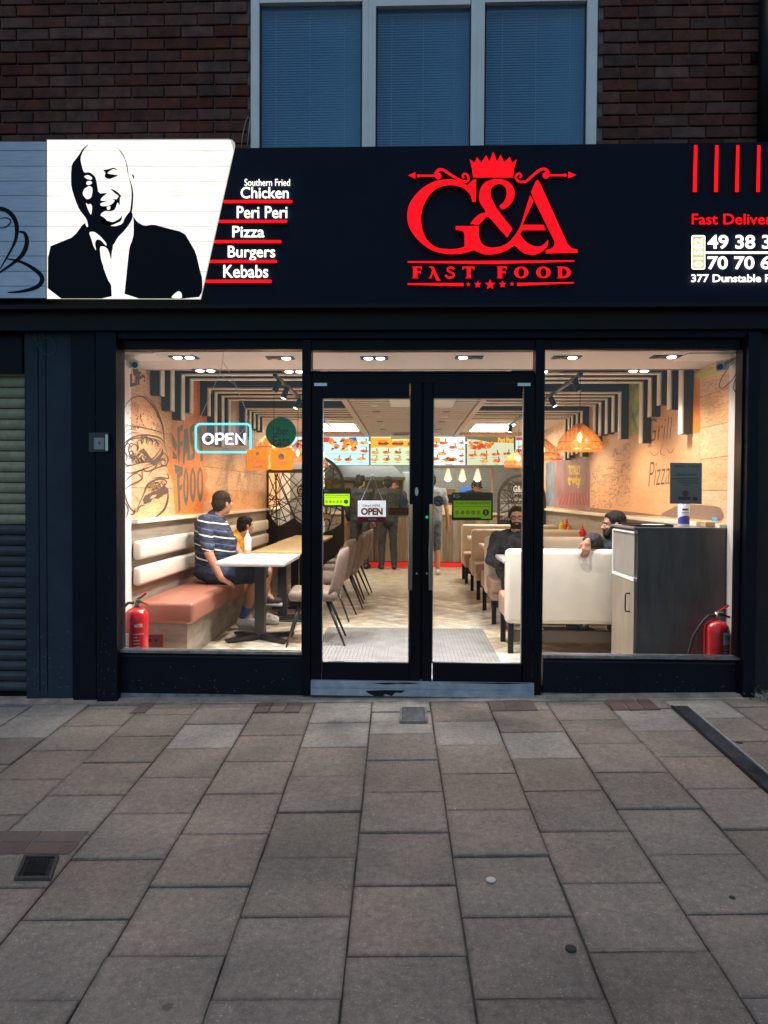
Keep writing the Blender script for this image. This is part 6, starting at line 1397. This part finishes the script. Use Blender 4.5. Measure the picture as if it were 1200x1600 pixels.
def menu(x0, x1, lab, bgm):
    e = empty('menu_screen', P((x0+x1)/2, 727, Y=Ym), lab, 'menu screen', 'lit menu screens above the counter'); F = FM
    m = MB(); m.prism([[(x0,681.5),(x1,681.5),(x1,727.5),(x0,727.5)]], F, -.04, .05); m.build('case', black, e)
    m = MB(); m.prism([[(x0+.6,682.2),(x1-.6,682.2),(x1-.6,726.8),(x0+.6,726.8)]], F, .0105, .001); m.build('display', bgm, e); return e
def mshape(e, loops, mm, nm='picture', off=.0125):
    m = MB()
    for l in loops: m.prism([l], FM, off, 0)
    m.build(nm, mm, e)
e = menu(500, 577, 'menu screen with a big plate of fried chicken, left of the row', blues)
m = MB(); 
for k in range(16): blob(m, random.uniform(516,556), random.uniform(687,703), 4.5, 3.6, .0130+.0002*k)
m.build('dish_picture', foodo, e); m = MB()
for k in range(12): blob(m, random.uniform(514,556), random.uniform(687,704), 2.2, 1.8, .0165+.0002*k)
m.build('dish_picture', foody, e); m = MB()
for k in range(8): blob(m, random.uniform(518,556), random.uniform(687,703), 2.6, 1.4, .020+.0002*k)
m.build('dish_picture', foodd, e)
mshape(e, [[(545,684),(556,683),(558,689),(546,690)]], foodb, 'drink_picture', .0135); mshape(e, [rrect(502,683,516,691,2)], redt, 'title', .0135)
for x, y in ((569,692),(569,705),(527,718),(544,718),(564,717)): food(e, x, y, 4.5)
mshape(e, [[(505,709),(575,709),(575,709.5),(505,709.5)]], ttxt, 'rule')
e = menu(578.5, 649, 'menu screen headed Burgers with rows of small burgers', greens)
mshape(e, [[(579,684),(648,684),(648,697),(640,699),(625,698),(610,700),(595,698),(579,700)]], yelt, 'banner'); m = MB()
for x in (598, 622, 645): blob(m, x, 693, 9, 3.6, .0136)
m.build('dish_picture', foodd, e); m = MB()
for x in (598, 622, 645): blob(m, x, 689.5, 8, 2.4, .0142); blob(m, x, 696, 7, 1.2, .0142)
m.build('dish_picture', foodo, e)
m = MB(); text(m, 'Burgers', (613,683.5,641,690.5), FM, .015, 0, .06); m.build('lettering', emi('menu title white', (1,.85,.3), 0.81, False), e)
for y in (707, 718):
    for x in (586, 604, 622, 640): food(e, x, y, 4.2)
e = menu(650.5, 727.5, 'menu screen of small dishes on pale blue, right of the door gap', whites)
mshape(e, [[(655,684),(688,684),(688,692),(655,692)]], yelt, 'title')
for x, y in ((693,692),(708,699),(679,697),(690,709),(680,717)): food(e, x, y, 4.6)
for x, y in ((703,718),): food(e, x, y, 7, drink=False)
mshape(e, [[(715.5,683),(716,683),(716,726),(715.5,726)]], ttxt, 'rule')
for y in (692,702,712,721): food(e, 721, y, 2.9)
e = menu(729, 803.5, 'menu screen headed Peri Peri with red grilled chicken', cream_)
mshape(e, [[(730,682.5),(803,682.5),(803,692),(765,691),(745,687),(730,686)]], brownp, 'banner')
m = MB()
for k in range(26): blob(m, random.uniform(740,770), random.uniform(691,701), 3.2, 2.2, .0136+.0001*k)
m.build('dish_picture', foodr, e); m = MB()
for k in range(24): blob(m, random.uniform(733,770), random.uniform(690,701), 2.0, 1.4, .0165+.0001*k)
m.build('dish_picture', foodo, e)
m = MB(); text(m, 'Peri Peri', (778,683.5,802.5,691.5), FM, .0145, 0, .08); m.build('lettering', yelt, e)
for x, y in ((739,711),(757,711),(774,710),(792,709),(757,720),(776,720)): food(e, x, y, 4.6)
e = menu(805, 882, 'rightmost menu screen, pale blue, behind the pendant lamp', blues)
mshape(e, [[(806,683),(830,683),(830,688),(806,688)]], redt, 'title')
for x, y in ((815,698),(830,698),(815,712),(830,712)): food(e, x, y, 4.6)
e = menu(421, 498, 'far left menu screen mostly hidden by the mullion', blues)
for x, y in ((470,690),(486,697),(470,712),(488,715)): food(e, x, y, 5)
# ================================================================ PEOPLE
def skinm(n, c): 
    m = mat(n, c, .5, var=.06, scale=14); m.node_tree.nodes['Principled BSDF'].inputs['Subsurface Weight'].default_value = .08; return m
sk1 = skinm('brown skin', (.40,.20,.125)); sk2 = skinm('light brown skin', (.50,.27,.18)); hairm = mat('black hair', (.010,.008,.007), .7, bump=.5, bscale=90, spec=.2); hairb = mat('dark brown hair', (.018,.010,.007), .7, bump=.5, bscale=90, spec=.2)
def V(*a): return Vector(a)
def solid(name, mb, mm, par, vox=.008, sm=4, fold=None):
    o = mb.build(name, mm, par, True); r = o.modifiers.new('r', 'REMESH'); r.mode = 'VOXEL'; r.voxel_size = vox; r.use_smooth_shade = True
    s = o.modifiers.new('s', 'SMOOTH'); s.factor = .5; s.iterations = sm
    if fold:
        tx = bpy.data.textures.get('folds%s' % (fold,)) or bpy.data.textures.new('folds%s' % (fold,), 'CLOUDS'); tx.noise_scale = fold[1]; tx.noise_depth = 2
        d = o.modifiers.new('d', 'DISPLACE'); d.texture = tx; d.strength = fold[0]; d.mid_level = .5; d.texture_coords = 'GLOBAL'
    return o
def frame(fwd, up=(0,0,1)):
    f = Vector(fwd).normalized(); u = Vector(up); u = (u - f*u.dot(f)).normalized(); r = f.cross(u)   # r = person's right
    return Matrix((r, f, u)).transposed()   # columns: right, forward, up
def head_geo(m, c, M, k=1.0):
    c = Vector(c); T = lambda x, y, z: c + M @ Vector((x,y,z))*k
    m.ell(T(0,-.012,.03), (.076*k,.095*k,.086*k), M); m.ell(T(0,.020,-.035), (.060*k,.070*k,.075*k), M); m.ell(T(0,.045,-.078), (.036*k,.034*k,.030*k), M)
    m.cap(T(0,.082,.005), T(0,.104,-.022), .008*k, .013*k, 8); m.ell(T(.012,.092,-.026), (.009*k,.009*k,.007*k), M); m.ell(T(-.012,.092,-.026), (.009*k,.009*k,.007*k), M)
    m.cap(T(-.042,.074,.026), T(.042,.074,.026), .011*k, .011*k, 8); m.ell(T(.034,.066,-.020), (.022*k,.018*k,.018*k), M); m.ell(T(-.034,.066,-.020), (.022*k,.018*k,.018*k), M)
    m.cap(T(-.020,.086,-.050), T(.020,.086,-.050), .0065*k, .0065*k, 8)
    for s in (-1, 1): m.ell(T(s*.077,-.005,-.005), (.010*k,.018*k,.030*k), M)
def hand_geo(m, w, d, n, s, curl=.5, k=1.0):
    "w wrist, d direction of the fingers, n back-of-hand normal, s=+1/-1 thumb side"
    w = Vector(w); d = Vector(d).normalized(); n = Vector(n); n = (n - d*n.dot(d)).normalized(); t = d.cross(n)*s
    pe = w + d*.085*k
    m.cap(w, w+d*.03*k, .024*k, .028*k, 10)
    for q in (-.026,-.009,.009,.026): m.cap(w+d*.02*k+t*q*.6*k, pe+t*q*k, .015*k, .013*k, 8)
    for q, L in ((.027,.068),(.009,.078),(-.009,.074),(-.027,.058)):
        a = pe + t*q*k; b = a + (d*math.cos(curl*.5) - n*math.sin(curl*.5))*L*.5*k; c_ = b + (d*math.cos(curl*1.5) - n*math.sin(curl*1.5))*L*.5*k
        m.cap(a, b, .0095*k, .0088*k, 8); m.cap(b, c_, .0088*k, .0072*k, 8)
    a = w + d*.02*k + t*.024*k; b = a + (d*.7 + t*.6 - n*.2).normalized()*.042*k; m.cap(a, b, .0125*k, .0105*k, 8); m.cap(b, b + (d*.95+t*.15-n*.3).normalized()*.032*k, .0105*k, .0085*k, 8)
def limb(m, pts, rs, n=14):
    for (a, b), (ra, rb) in zip(zip(pts, pts[1:]), zip(rs, rs[1:])): m.cap(a, b, ra, rb, n)
def torso(m, hip, neck, sl, sr, fwd, wid, dep, belly=0, g=0):
    hip = Vector(hip); neck = Vector(neck); f = Vector(fwd).normalized(); up = (neck-hip).normalized(); M = frame(f, up)
    for t_, w_, d_ in ((0,.92,.95),(.1,.94,.98+belly*.3),(.2,.95,1.0+belly*.65),(.3,.945,1.0+belly*.92),(.4,.94,1.0+belly*.98),(.5,.96,1.02+belly*.75),(.6,.99,1.02+belly*.45),(.7,1.04,1.0+belly*.15),(.78,1.03,.94),(.86,.98,.85)):
        c = hip.lerp(neck, t_) + f*(dep*(d_-1)*.5); L = (neck-hip).length
        m.ell(c, (wid/2*w_+g, dep/2*d_+g, L*.17+g), M)
    sl = Vector(sl); sr = Vector(sr); mid = neck - up*.03
    m.cap(sl, mid, .052+g, .06+g); m.cap(sr, mid, .052+g, .06+g)
def person(label, base, J, cl, fine=.008):
    e = empty('person', base, label, 'person')
    f = Vector(J['fwd']); hf = Vector(J.get('hfwd', J['fwd'])); hu = Vector(J.get('hup', (0,0,1))); HM = frame(hf, hu); hc = Vector(J['head']); k = J.get('k', 1)
    hip, neck = Vector(J['hip']), Vector(J['neck']); wid, dep, belly = J.get('wid', .36), J.get('dep', .22), J.get('belly', 0)
    b = MB()
    torso(b, hip, neck, J['L'][0], J['R'][0], f, wid*.96, dep*.94, belly)
    b.cap(neck - V(0,0,.02), hc - HM @ V(0,.01,.06)*k, .058*k, .054*k); head_geo(b, hc, HM, k)
    ar = J.get('ar', 1)
    for s, q in (('L', -1), ('R', 1)):
        sh, el, wr = [Vector(v) for v in J[s][:3]]; limb(b, (sh, el, wr), (.050*ar, .038*ar, .026*ar))
        d, n, th, cu = J[s][3] if len(J[s]) > 3 else ((wr-el), V(0,-1,0), 1, .4); hand_geo(b, wr, d, n, th, cu, max(k, .85))
        kn, an, to = [Vector(v) for v in J[s+'leg'][1:4]]; hp = Vector(J[s+'leg'][0]); lr = J.get('lr', 1)
        limb(b, (hp, kn, an), (.082*lr, .056*lr, .038*lr)); limb(b, (an, to), (.040, .034))
    body = solid('body', b, cl['skin'], e, fine, 3)
    # top
    t = MB(); torso(t, hip + (neck-hip)*.02, neck, J['L'][0], J['R'][0], f, wid, dep, belly, .014)
    sl = cl.get('sleeve', 1.9)
    for s in 'LR':
        sh, el, wr = [Vector(v) for v in J[s][:3]]; r0, r1, r2 = .066*ar, .058*ar, .042*ar
        if sl <= 1: t.cap(sh, sh.lerp(el, sl), r0, r1)
        else: t.cap(sh, el, r0, .052*ar); t.cap(el, el.lerp(wr, sl-1), .052*ar, r2)
    if cl.get('collar', 1): t.cap(neck + V(0,0,.0), neck + (hc-neck).normalized()*.03, .068, .062)
    if cl.get('hood'): t.ell(neck - f*.07, (.11,.07,.08), frame(f))
    top = solid(cl.get('topname', 'shirt'), t, cl['top'], e, fine, 8, (.034, .075))
    # trousers
    t = MB(); ll = cl.get('leglen', 1.95)
    t.ell(hip + V(0,0,-.01), (wid/2*.98+.012, dep/2*(1+belly*.3)+.02, .12), frame(f))
    for s in 'LR':
        hp, kn, an, to = [Vector(v) for v in J[s+'leg']]; lr = J.get('lr', 1)
        if ll <= 1: t.cap(hp, hp.lerp(kn, ll), .098*lr, .082*lr)
        else: t.cap(hp, kn, .096*lr, .072*lr); t.cap(kn, kn.lerp(an, ll-1), .072*lr, .058*lr)
    solid(cl.get('botname', 'trousers'), t, cl['bottom'], e, fine, 5, (.028, .08))
    # shoes
    for s in 'LR':
        an, to = Vector(J[s+'leg'][2]), Vector(J[s+'leg'][3]); d = (to-an); dh = Vector((d.x,d.y,d.z*.6)).normalized()
        t = MB(); t.cap(an+V(0,0,-.015), an - dh*.03 + V(0,0,-.045), .047, .042); t.cap(an - dh*.03+V(0,0,-.045), to+V(0,0,.004), .043, .040); t.cap(an+V(0,0,-.01), to+V(0,0,.012), .044, .03)
        o = solid('shoe', t, cl['shoe'], e, .007, 3, (.008, .03))
        t = MB(); z = min(an.z, to.z)
        if cl.get('sole'): t.cap(an - dh*.035+V(0,0,-.078), to+dh*.01+V(0,0,-.030), .03, .03); t.build('sole', cl['sole'], o, True)
        if cl.get('sock'): t = MB(); t.cap(an+V(0,0,.0), an.lerp(Vector(J[s+'leg'][1]), .27), .045, .049); solid('sock', t, cl['sock'], e, .007, 3)
    # hair
    T = lambda x, y, z: hc + HM @ Vector((x,y,z))*k
    if cl.get('hair'):
        t = MB(); t.ell(T(0,-.022,.048), (.083*k,.094*k,.080*k), HM); t.ell(T(0,-.050,-.002), (.080*k,.068*k,.078*k), HM); t.ell(T(0,-.060,-.045), (.055*k,.045*k,.04*k), HM)
        if cl.get('fringe'): t.ell(T(0,.035,.075), (.066*k,.055*k,.040*k), HM)
        else: t.ell(T(0,.020,.080), (.058*k,.052*k,.032*k), HM)
        for s in (-1,1): t.ell(T(s*.072,.012,.035), (.014*k,.03*k,.04*k), HM)
        if cl.get('messy'):
            rn = random.Random(2)
            for q in range(26): a = rn.random()*6.28; t.cap(T(.06*math.cos(a),-.02+.07*math.sin(a),.09), T(.075*math.cos(a+.3),-.02+.09*math.sin(a+.3),.12+rn.random()*.02), .014, .006, 6)
        solid('hair', t, cl['hair'], e, .006, 2, (.014, .018))
    if cl.get('beard'):
        t = MB(); t.cap(T(-.055,.03,-.03), T(-.040,.062,-.078), .020*k,.022*k); t.cap(T(.055,.03,-.03), T(.040,.062,-.078), .020*k,.022*k); t.cap(T(-.035,.066,-.085), T(.035,.066,-.085), .028*k,.028*k); t.cap(T(-.024,.090,-.042), T(.024,.090,-.042), .0075*k,.0075*k); t.cap(T(-.026,.088,-.042), T(-.03,.076,-.075), .009*k,.012*k); t.cap(T(.026,.088,-.042), T(.03,.076,-.075), .009*k,.012*k)
        solid('beard', t, cl['beard'], e, .006, 2, (.006, .012))
    if cl.get('cap'):
        t = MB(); t.ell(T(0,-.01,.058), (.087*k,.103*k,.075*k), HM); o = solid('cap', t, cl['cap'], e, .007, 2)
        t = MB(); t.ell(T(0,.095,.045), (.06*k,.06*k,.008*k), HM); t.build('cap_peak', cl['cap'], o, True)
    if cl.get('eyes', 1):
        for s in (-1, 1):
            t = MB(); t.ell(T(s*.031,.078,.004), (.0135*k,.009*k,.0085*k), HM, 10, 6); o = t.build('eye', wht, e, True)
            t = MB(); t.ell(T(s*.031,.0845,.004), (.006*k,.004*k,.006*k), HM, 8, 6); t.build('iris', black, o, True)
            t = MB(); t.cap(T(s*.016,.087,.026), T(s*.046,.080,.027), .0045*k, .0035*k, 6); t.build('eyebrow', cl.get('hair') or hairm, e, True)
        t = MB(); t.cap(T(-.018,.091,-.051), T(.018,.091,-.051), .0035*k, .0035*k, 6); t.build('lips', mat('lip', (.35,.12,.10), .5), e, True)
    return e, T, HM
# striped polo material
def stripes(name):
    m = mat(name, (.013,.020,.046), .75, bump=.15, bscale=60); n = m.node_tree; b = n.nodes['Principled BSDF']
    g = n.nodes.new('ShaderNodeNewGeometry'); sx = n.nodes.new('ShaderNodeSeparateXYZ'); n.links.new(g.outputs['Position'], sx.inputs[0])
    ad = n.nodes.new('ShaderNodeMath'); ad.operation = 'MULTIPLY_ADD'; ad.inputs[1].default_value = .22; n.links.new(sx.outputs[0], ad.inputs[0]); n.links.new(sx.outputs[2], ad.inputs[2])
    mu = n.nodes.new('ShaderNodeMath'); mu.operation = 'MULTIPLY'; mu.inputs[1].default_value = 1/.128; n.links.new(ad.outputs[0], mu.inputs[0])
    fr_ = n.nodes.new('ShaderNodeMath'); fr_.operation = 'FRACT'; n.links.new(mu.outputs[0], fr_.inputs[0])
    rp = n.nodes.new('ShaderNodeValToRGB'); rp.color_ramp.interpolation = 'CONSTANT'; el = rp.color_ramp.elements
    el[0].position = 0; el[0].color = (.013,.020,.046,1); el[1].position = .12; el[1].color = (.72,.70,.62,1)
    for p_, c_ in ((.21,(.013,.020,.046,1)),(.50,(.026,.042,.09,1)),(.62,(.10,.13,.22,1)),(.67,(.013,.020,.046,1))): q = el.new(p_); q.color = c_
    n.links.new(fr_.outputs[0], rp.inputs[0]); n.links.new(rp.outputs[0], b.inputs['Base Color']); return m
jeans = mat('dark navy shorts cloth', (.016,.028,.055), .8, var=.2, scale=20, bump=.2); shoe_w = mat('white trainer', (.62,.62,.62), .6, var=.1, scale=40, bump=.3); sock_b = mat('blue sock', (.05,.10,.32), .9, bump=.3, bscale=200)
darkj = mat('dark jeans', (.018,.020,.026), .8, var=.3, scale=12, bump=.25); blk = mat('black cloth', (.014,.014,.016), .8, var=.2, scale=12, bump=.2); shoe_b = mat('black shoe', (.015,.015,.015), .5)
y = Yd(6.98)
person('man in navy striped polo shirt and shorts sitting on the left bench, looking away', (-1.9, y, 0), dict(
    fwd=(.97,.25,0), hfwd=(.62,.78,0), hup=(.05,.0,1), head=(-1.835,y+.02,1.258), neck=(-1.93,y,1.125), hip=(-1.935,y+.02,.60), wid=.40, dep=.33, belly=.16, ar=1.15, lr=1.12,
    R=[(-1.955,y-.21,1.075),(-1.885,y-.30,.785),(-1.765,y-.30,.545),((.75,.05,-.42),(.35,-.25,1),-1,.25)], L=[(-1.93,y+.23,1.075),(-1.80,y+.32,.80),(-1.62,y+.28,.62),((.9,-.1,-.1),(0,0,1),1,.3)],
    Rleg=[(-1.88,y-.10,.565),(-1.46,y-.09,.565),(-1.63,y+.02,.12),(-1.46,y-.02,.058)], Lleg=[(-1.88,y+.13,.565),(-1.44,y+.22,.565),(-1.52,y+.30,.12),(-1.36,y+.30,.058)]),
    dict(skin=sk1, top=stripes('navy striped polo'), sleeve=.80, bottom=jeans, leglen=.90, topname='polo_shirt', botname='shorts', shoe=shoe_w, sole=mat('grey sole', (.35,.35,.36), .7), sock=sock_b, hair=hairb))
y = Yd(7.72)
person('small boy in orange yellow top sitting beside the man on the bench', (-1.9, y, 0), dict(k=.86,
    fwd=(.95,.3,0), hfwd=(.75,.65,-.05), head=(-1.775,y,1.005), neck=(-1.86,y,.895), hip=(-1.93,y,.55), wid=.25, dep=.17, ar=.62, lr=.66,
    R=[(-1.87,y-.13,.86),(-1.80,y-.18,.68),(-1.62,y-.14,.62)], L=[(-1.85,y+.13,.86),(-1.78,y+.18,.68),(-1.62,y+.15,.62)],
    Rleg=[(-1.88,y-.07,.53),(-1.53,y-.10,.52),(-1.50,y-.10,.24),(-1.38,y-.12,.20)], Lleg=[(-1.88,y+.07,.53),(-1.53,y+.10,.52),(-1.50,y+.10,.22),(-1.40,y+.10,.18)]),
    dict(skin=sk2, top=mat('orange yellow cotton', (.85,.42,.05), .8), sleeve=.6, bottom=mat('grey shorts', (.10,.10,.11), .8), leglen=.8, topname='t_shirt', botname='shorts', shoe=mat('dark sandal', (.05,.03,.025), .6), sole=mat('white sandal sole', (.6,.58,.55), .6), hair=hairb, fringe=1), .007)
# man in glasses
y = Yd(7.62); x = 1.155
e, T, HM = person('bearded man in glasses and black patterned jumper sitting in a booth facing the street', (x, y, 0), dict(
    fwd=(-.06,-1,0), hfwd=(-.10,-1,-.04), head=(x,y-.03,1.115), neck=(x,y+.03,.965), hip=(x,y+.07,.55), wid=.40, dep=.25, belly=.08, ar=1.15, lr=1.05,
    R=[(x-.20,y+.02,.90),(x-.27,y-.06,.66),(x-.12,y-.26,.60)], L=[(x+.20,y+.02,.90),(x+.27,y-.06,.66),(x+.12,y-.26,.60)],
    Rleg=[(x-.10,y,.54),(x-.13,y-.42,.53),(x-.14,y-.38,.12),(x-.15,y-.52,.05)], Lleg=[(x+.10,y,.54),(x+.12,y-.42,.53),(x+.12,y-.36,.12),(x+.12,y-.50,.05)]),
    dict(skin=sk2, top=mat('black jumper with grey pattern', (.012,.013,.016), .8, c2=(.05,.055,.062), scale=16, bump=.2), bottom=darkj, shoe=shoe_b, hair=hairm, beard=hairm, topname='jumper'), .006)
gm_ = mat('dark glasses frame', (.02,.02,.025), .3)
g = None
m = MB()
for s in (-1, 1): m.tube([T(s*.033+.025*math.cos(a), .098, .006+.018*math.sin(a)) for a in [2*math.pi*i/16 for i in range(17)]], .0028, 6); m.tube([T(s*.058,.098,.012), T(s*.080,.0,.012)], .0025, 6)
m.tube([T(-.009,.100,.01), T(.009,.100,.01)], .0025, 6); m.build('glasses', gm_, e)
# man with the arm over the sofa
y = Yd(6.48); x = 1.86
e, T, HM = person('bearded man in black seen in profile with his arm over the nearest sofa back', (x, y, 0), dict(
    fwd=(-.25,.95,0), hfwd=(-1,.05,-.08), head=(1.842,y-.06,1.095), neck=(1.87,y-.03,.945), hip=(1.90,y+.02,.555), wid=.38, dep=.22, ar=1.05,
    L=[(1.70,y-.05,.915),(1.60,y-.33,.985),(1.515,y-.455,.975),((-.25,-.35,-1),(0,-1,.2),1,.7)], R=[(2.06,y-.02,.885),(2.14,y+.10,.68),(2.0,y+.28,.60)],
    Lleg=[(1.80,y+.12,.53),(1.74,y+.48,.53),(1.72,y+.46,.12),(1.72,y+.6,.05)], Rleg=[(2.0,y+.12,.53),(2.02,y+.48,.53),(2.02,y+.46,.12),(2.02,y+.6,.05)]),
    dict(skin=sk1, top=blk, bottom=darkj, shoe=shoe_b, hair=hairm, beard=hairm, topname='jumper', sleeve=1.85), .006)
m = MB(); m.tube([V(1.515,y-.455,.975)+V(.028*math.cos(a),.0,.028*math.sin(a)) for a in [2*math.pi*i/12 for i in range(13)]], .004, 6); m.build('wrist_band', black, e)
# standing customers
def standing(lab, x, d, H, fwd, cl, arms=None, lean=0, hfwd=None, z0=0, fine=.012, step=.0):
    y = Yd(d); f = Vector(fwd).normalized(); r = f.cross(V(0,0,1)); s = H/1.72
    O = V(x, y, z0); q = lambda a, b, z: O + r*a*s + f*(b + lean*max(0, z-.9))*s + V(0,0,z*s - lean*lean*.3*max(0,z-.9))
    A = dict(R=[q(.20,0,1.42), q(.25,-.02,1.13), q(.24,.10,.90)], L=[q(-.20,0,1.42), q(-.25,-.02,1.13), q(-.24,.10,.90)])
    if arms:
        for k_, v_ in arms.items(): A[k_] = [q(*p) for p in v_]
    return person(lab, (x, y, z0), dict(fwd=f, hfwd=hfwd or f, head=q(0,.03,1.60), neck=q(0,0,1.47), hip=q(0,0,.93), wid=.38*s, dep=.23*s, lr=.98,
        Rleg=[q(.09,0,.88), q(.11,.02+step,.48), q(.12,-.02+step,.085), q(.15,.12+step,.042)], Lleg=[q(-.09,0,.88), q(-.11,.02,.48), q(-.12,-.03,.085), q(-.15,.10,.042)], **A), cl, fine)
cam_c = mat('washed black denim', (.014,.016,.018), .85, c2=(.045,.045,.043), scale=18, bump=.2)
standing('customer in dark jacket and patterned trousers at the counter, left one of two', -.87, 13.0, 1.70, (.15,1,0), dict(skin=sk2, top=mat('charcoal jacket', (.010,.012,.014), .75, var=.35, scale=10, bump=.3), bottom=cam_c, shoe=shoe_b, hair=hairm, messy=1, topname='jacket', eyes=0), dict(R=[(.20,0,1.42),(.27,.08,1.16),(.20,.24,1.30)]), hfwd=(.45,1,-.15))
standing('customer in black cap and dark shirt at the counter, right one of two', -.36, 12.95, 1.69, (-.1,1,0), dict(skin=sk2, top=mat('dark shirt', (.011,.013,.016), .75, var=.35, scale=10, bump=.3), bottom=cam_c, shoe=shoe_b, hair=hairm, cap=blk, eyes=0), dict(R=[(.20,0,1.42),(.27,.06,1.14),(.12,.20,1.12)]))
standing('customer in grey t-shirt and jeans partly hidden by the door frame, arm hanging', .40, 12.1, 1.72, (-.2,1,0), dict(skin=sk2, top=mat('grey cotton', (.20,.215,.235), .8, bump=.2), sleeve=.62, bottom=mat('faded jeans', (.06,.085,.12), .85, c2=(.14,.17,.21), scale=14, bump=.2), leglen=1.15, shoe=shoe_w, hair=hairm, topname='t_shirt', eyes=0), dict(R=[(.20,0,1.42),(.27,.0,1.12),(.30,.03,.86)]))
standing('member of staff with reddish face behind the counter, facing the street', -.27, 14.35, 1.66, (-.1,-1,0), dict(skin=skinm('ruddy skin', (.55,.24,.16)), top=mat('charcoal uniform', (.045,.05,.055), .7), bottom=blk, shoe=shoe_b, hair=mat('auburn hair', (.10,.035,.02), .5), beard=mat('auburn beard', (.14,.05,.03), .6), eyes=1), fine=.010, hfwd=(-.2,-1,-.15))
standing('member of staff in dark cap bending over behind the counter', 1.15, 14.45, 1.70, (.55,-.6,0), dict(skin=sk1, top=blk, bottom=blk, shoe=shoe_b, hair=hairm, cap=mat('dark grey cap', (.05,.055,.065), .8), eyes=0), dict(R=[(.20,0,1.42),(.26,.12,1.2),(.16,.34,1.12)], L=[(-.20,0,1.42),(-.26,.12,1.2),(-.14,.36,1.12)]), lean=.42, hfwd=(.5,-.6,-.5))
# light over the kitchen counter comes from the strip lights the kitchen has behind the screens
e = empty('kitchen_light', (0, Yd(14.6), 2.44), 'long lit kitchen tube light behind the menu screens', 'ceiling light')
m = MB(); m.box((-1.4, Yd(14.55), 2.44), (1.7, Yd(14.75), 2.47)); m.build('housing', white, e); m = MB(); m.box((-1.35, Yd(14.58), 2.43), (1.65, Yd(14.72), 2.4395)); m.build('diffuser', emi('kitchen tube', (.97,1,.90), 11), e)
kc = MB(); kc.box((XL, Yd(13.65), 2.55), (XR, Yd(15.6), 2.6)); tag(kc.build('kitchen_ceiling', wc), 'plain white kitchen ceiling behind the menu screens', kind='structure')
bpy.data.objects.remove(inner)
print('objects', len(bpy.data.objects), 'tris', sum(len(o.data.polygons) for o in bpy.data.objects if o.type == 'MESH'))
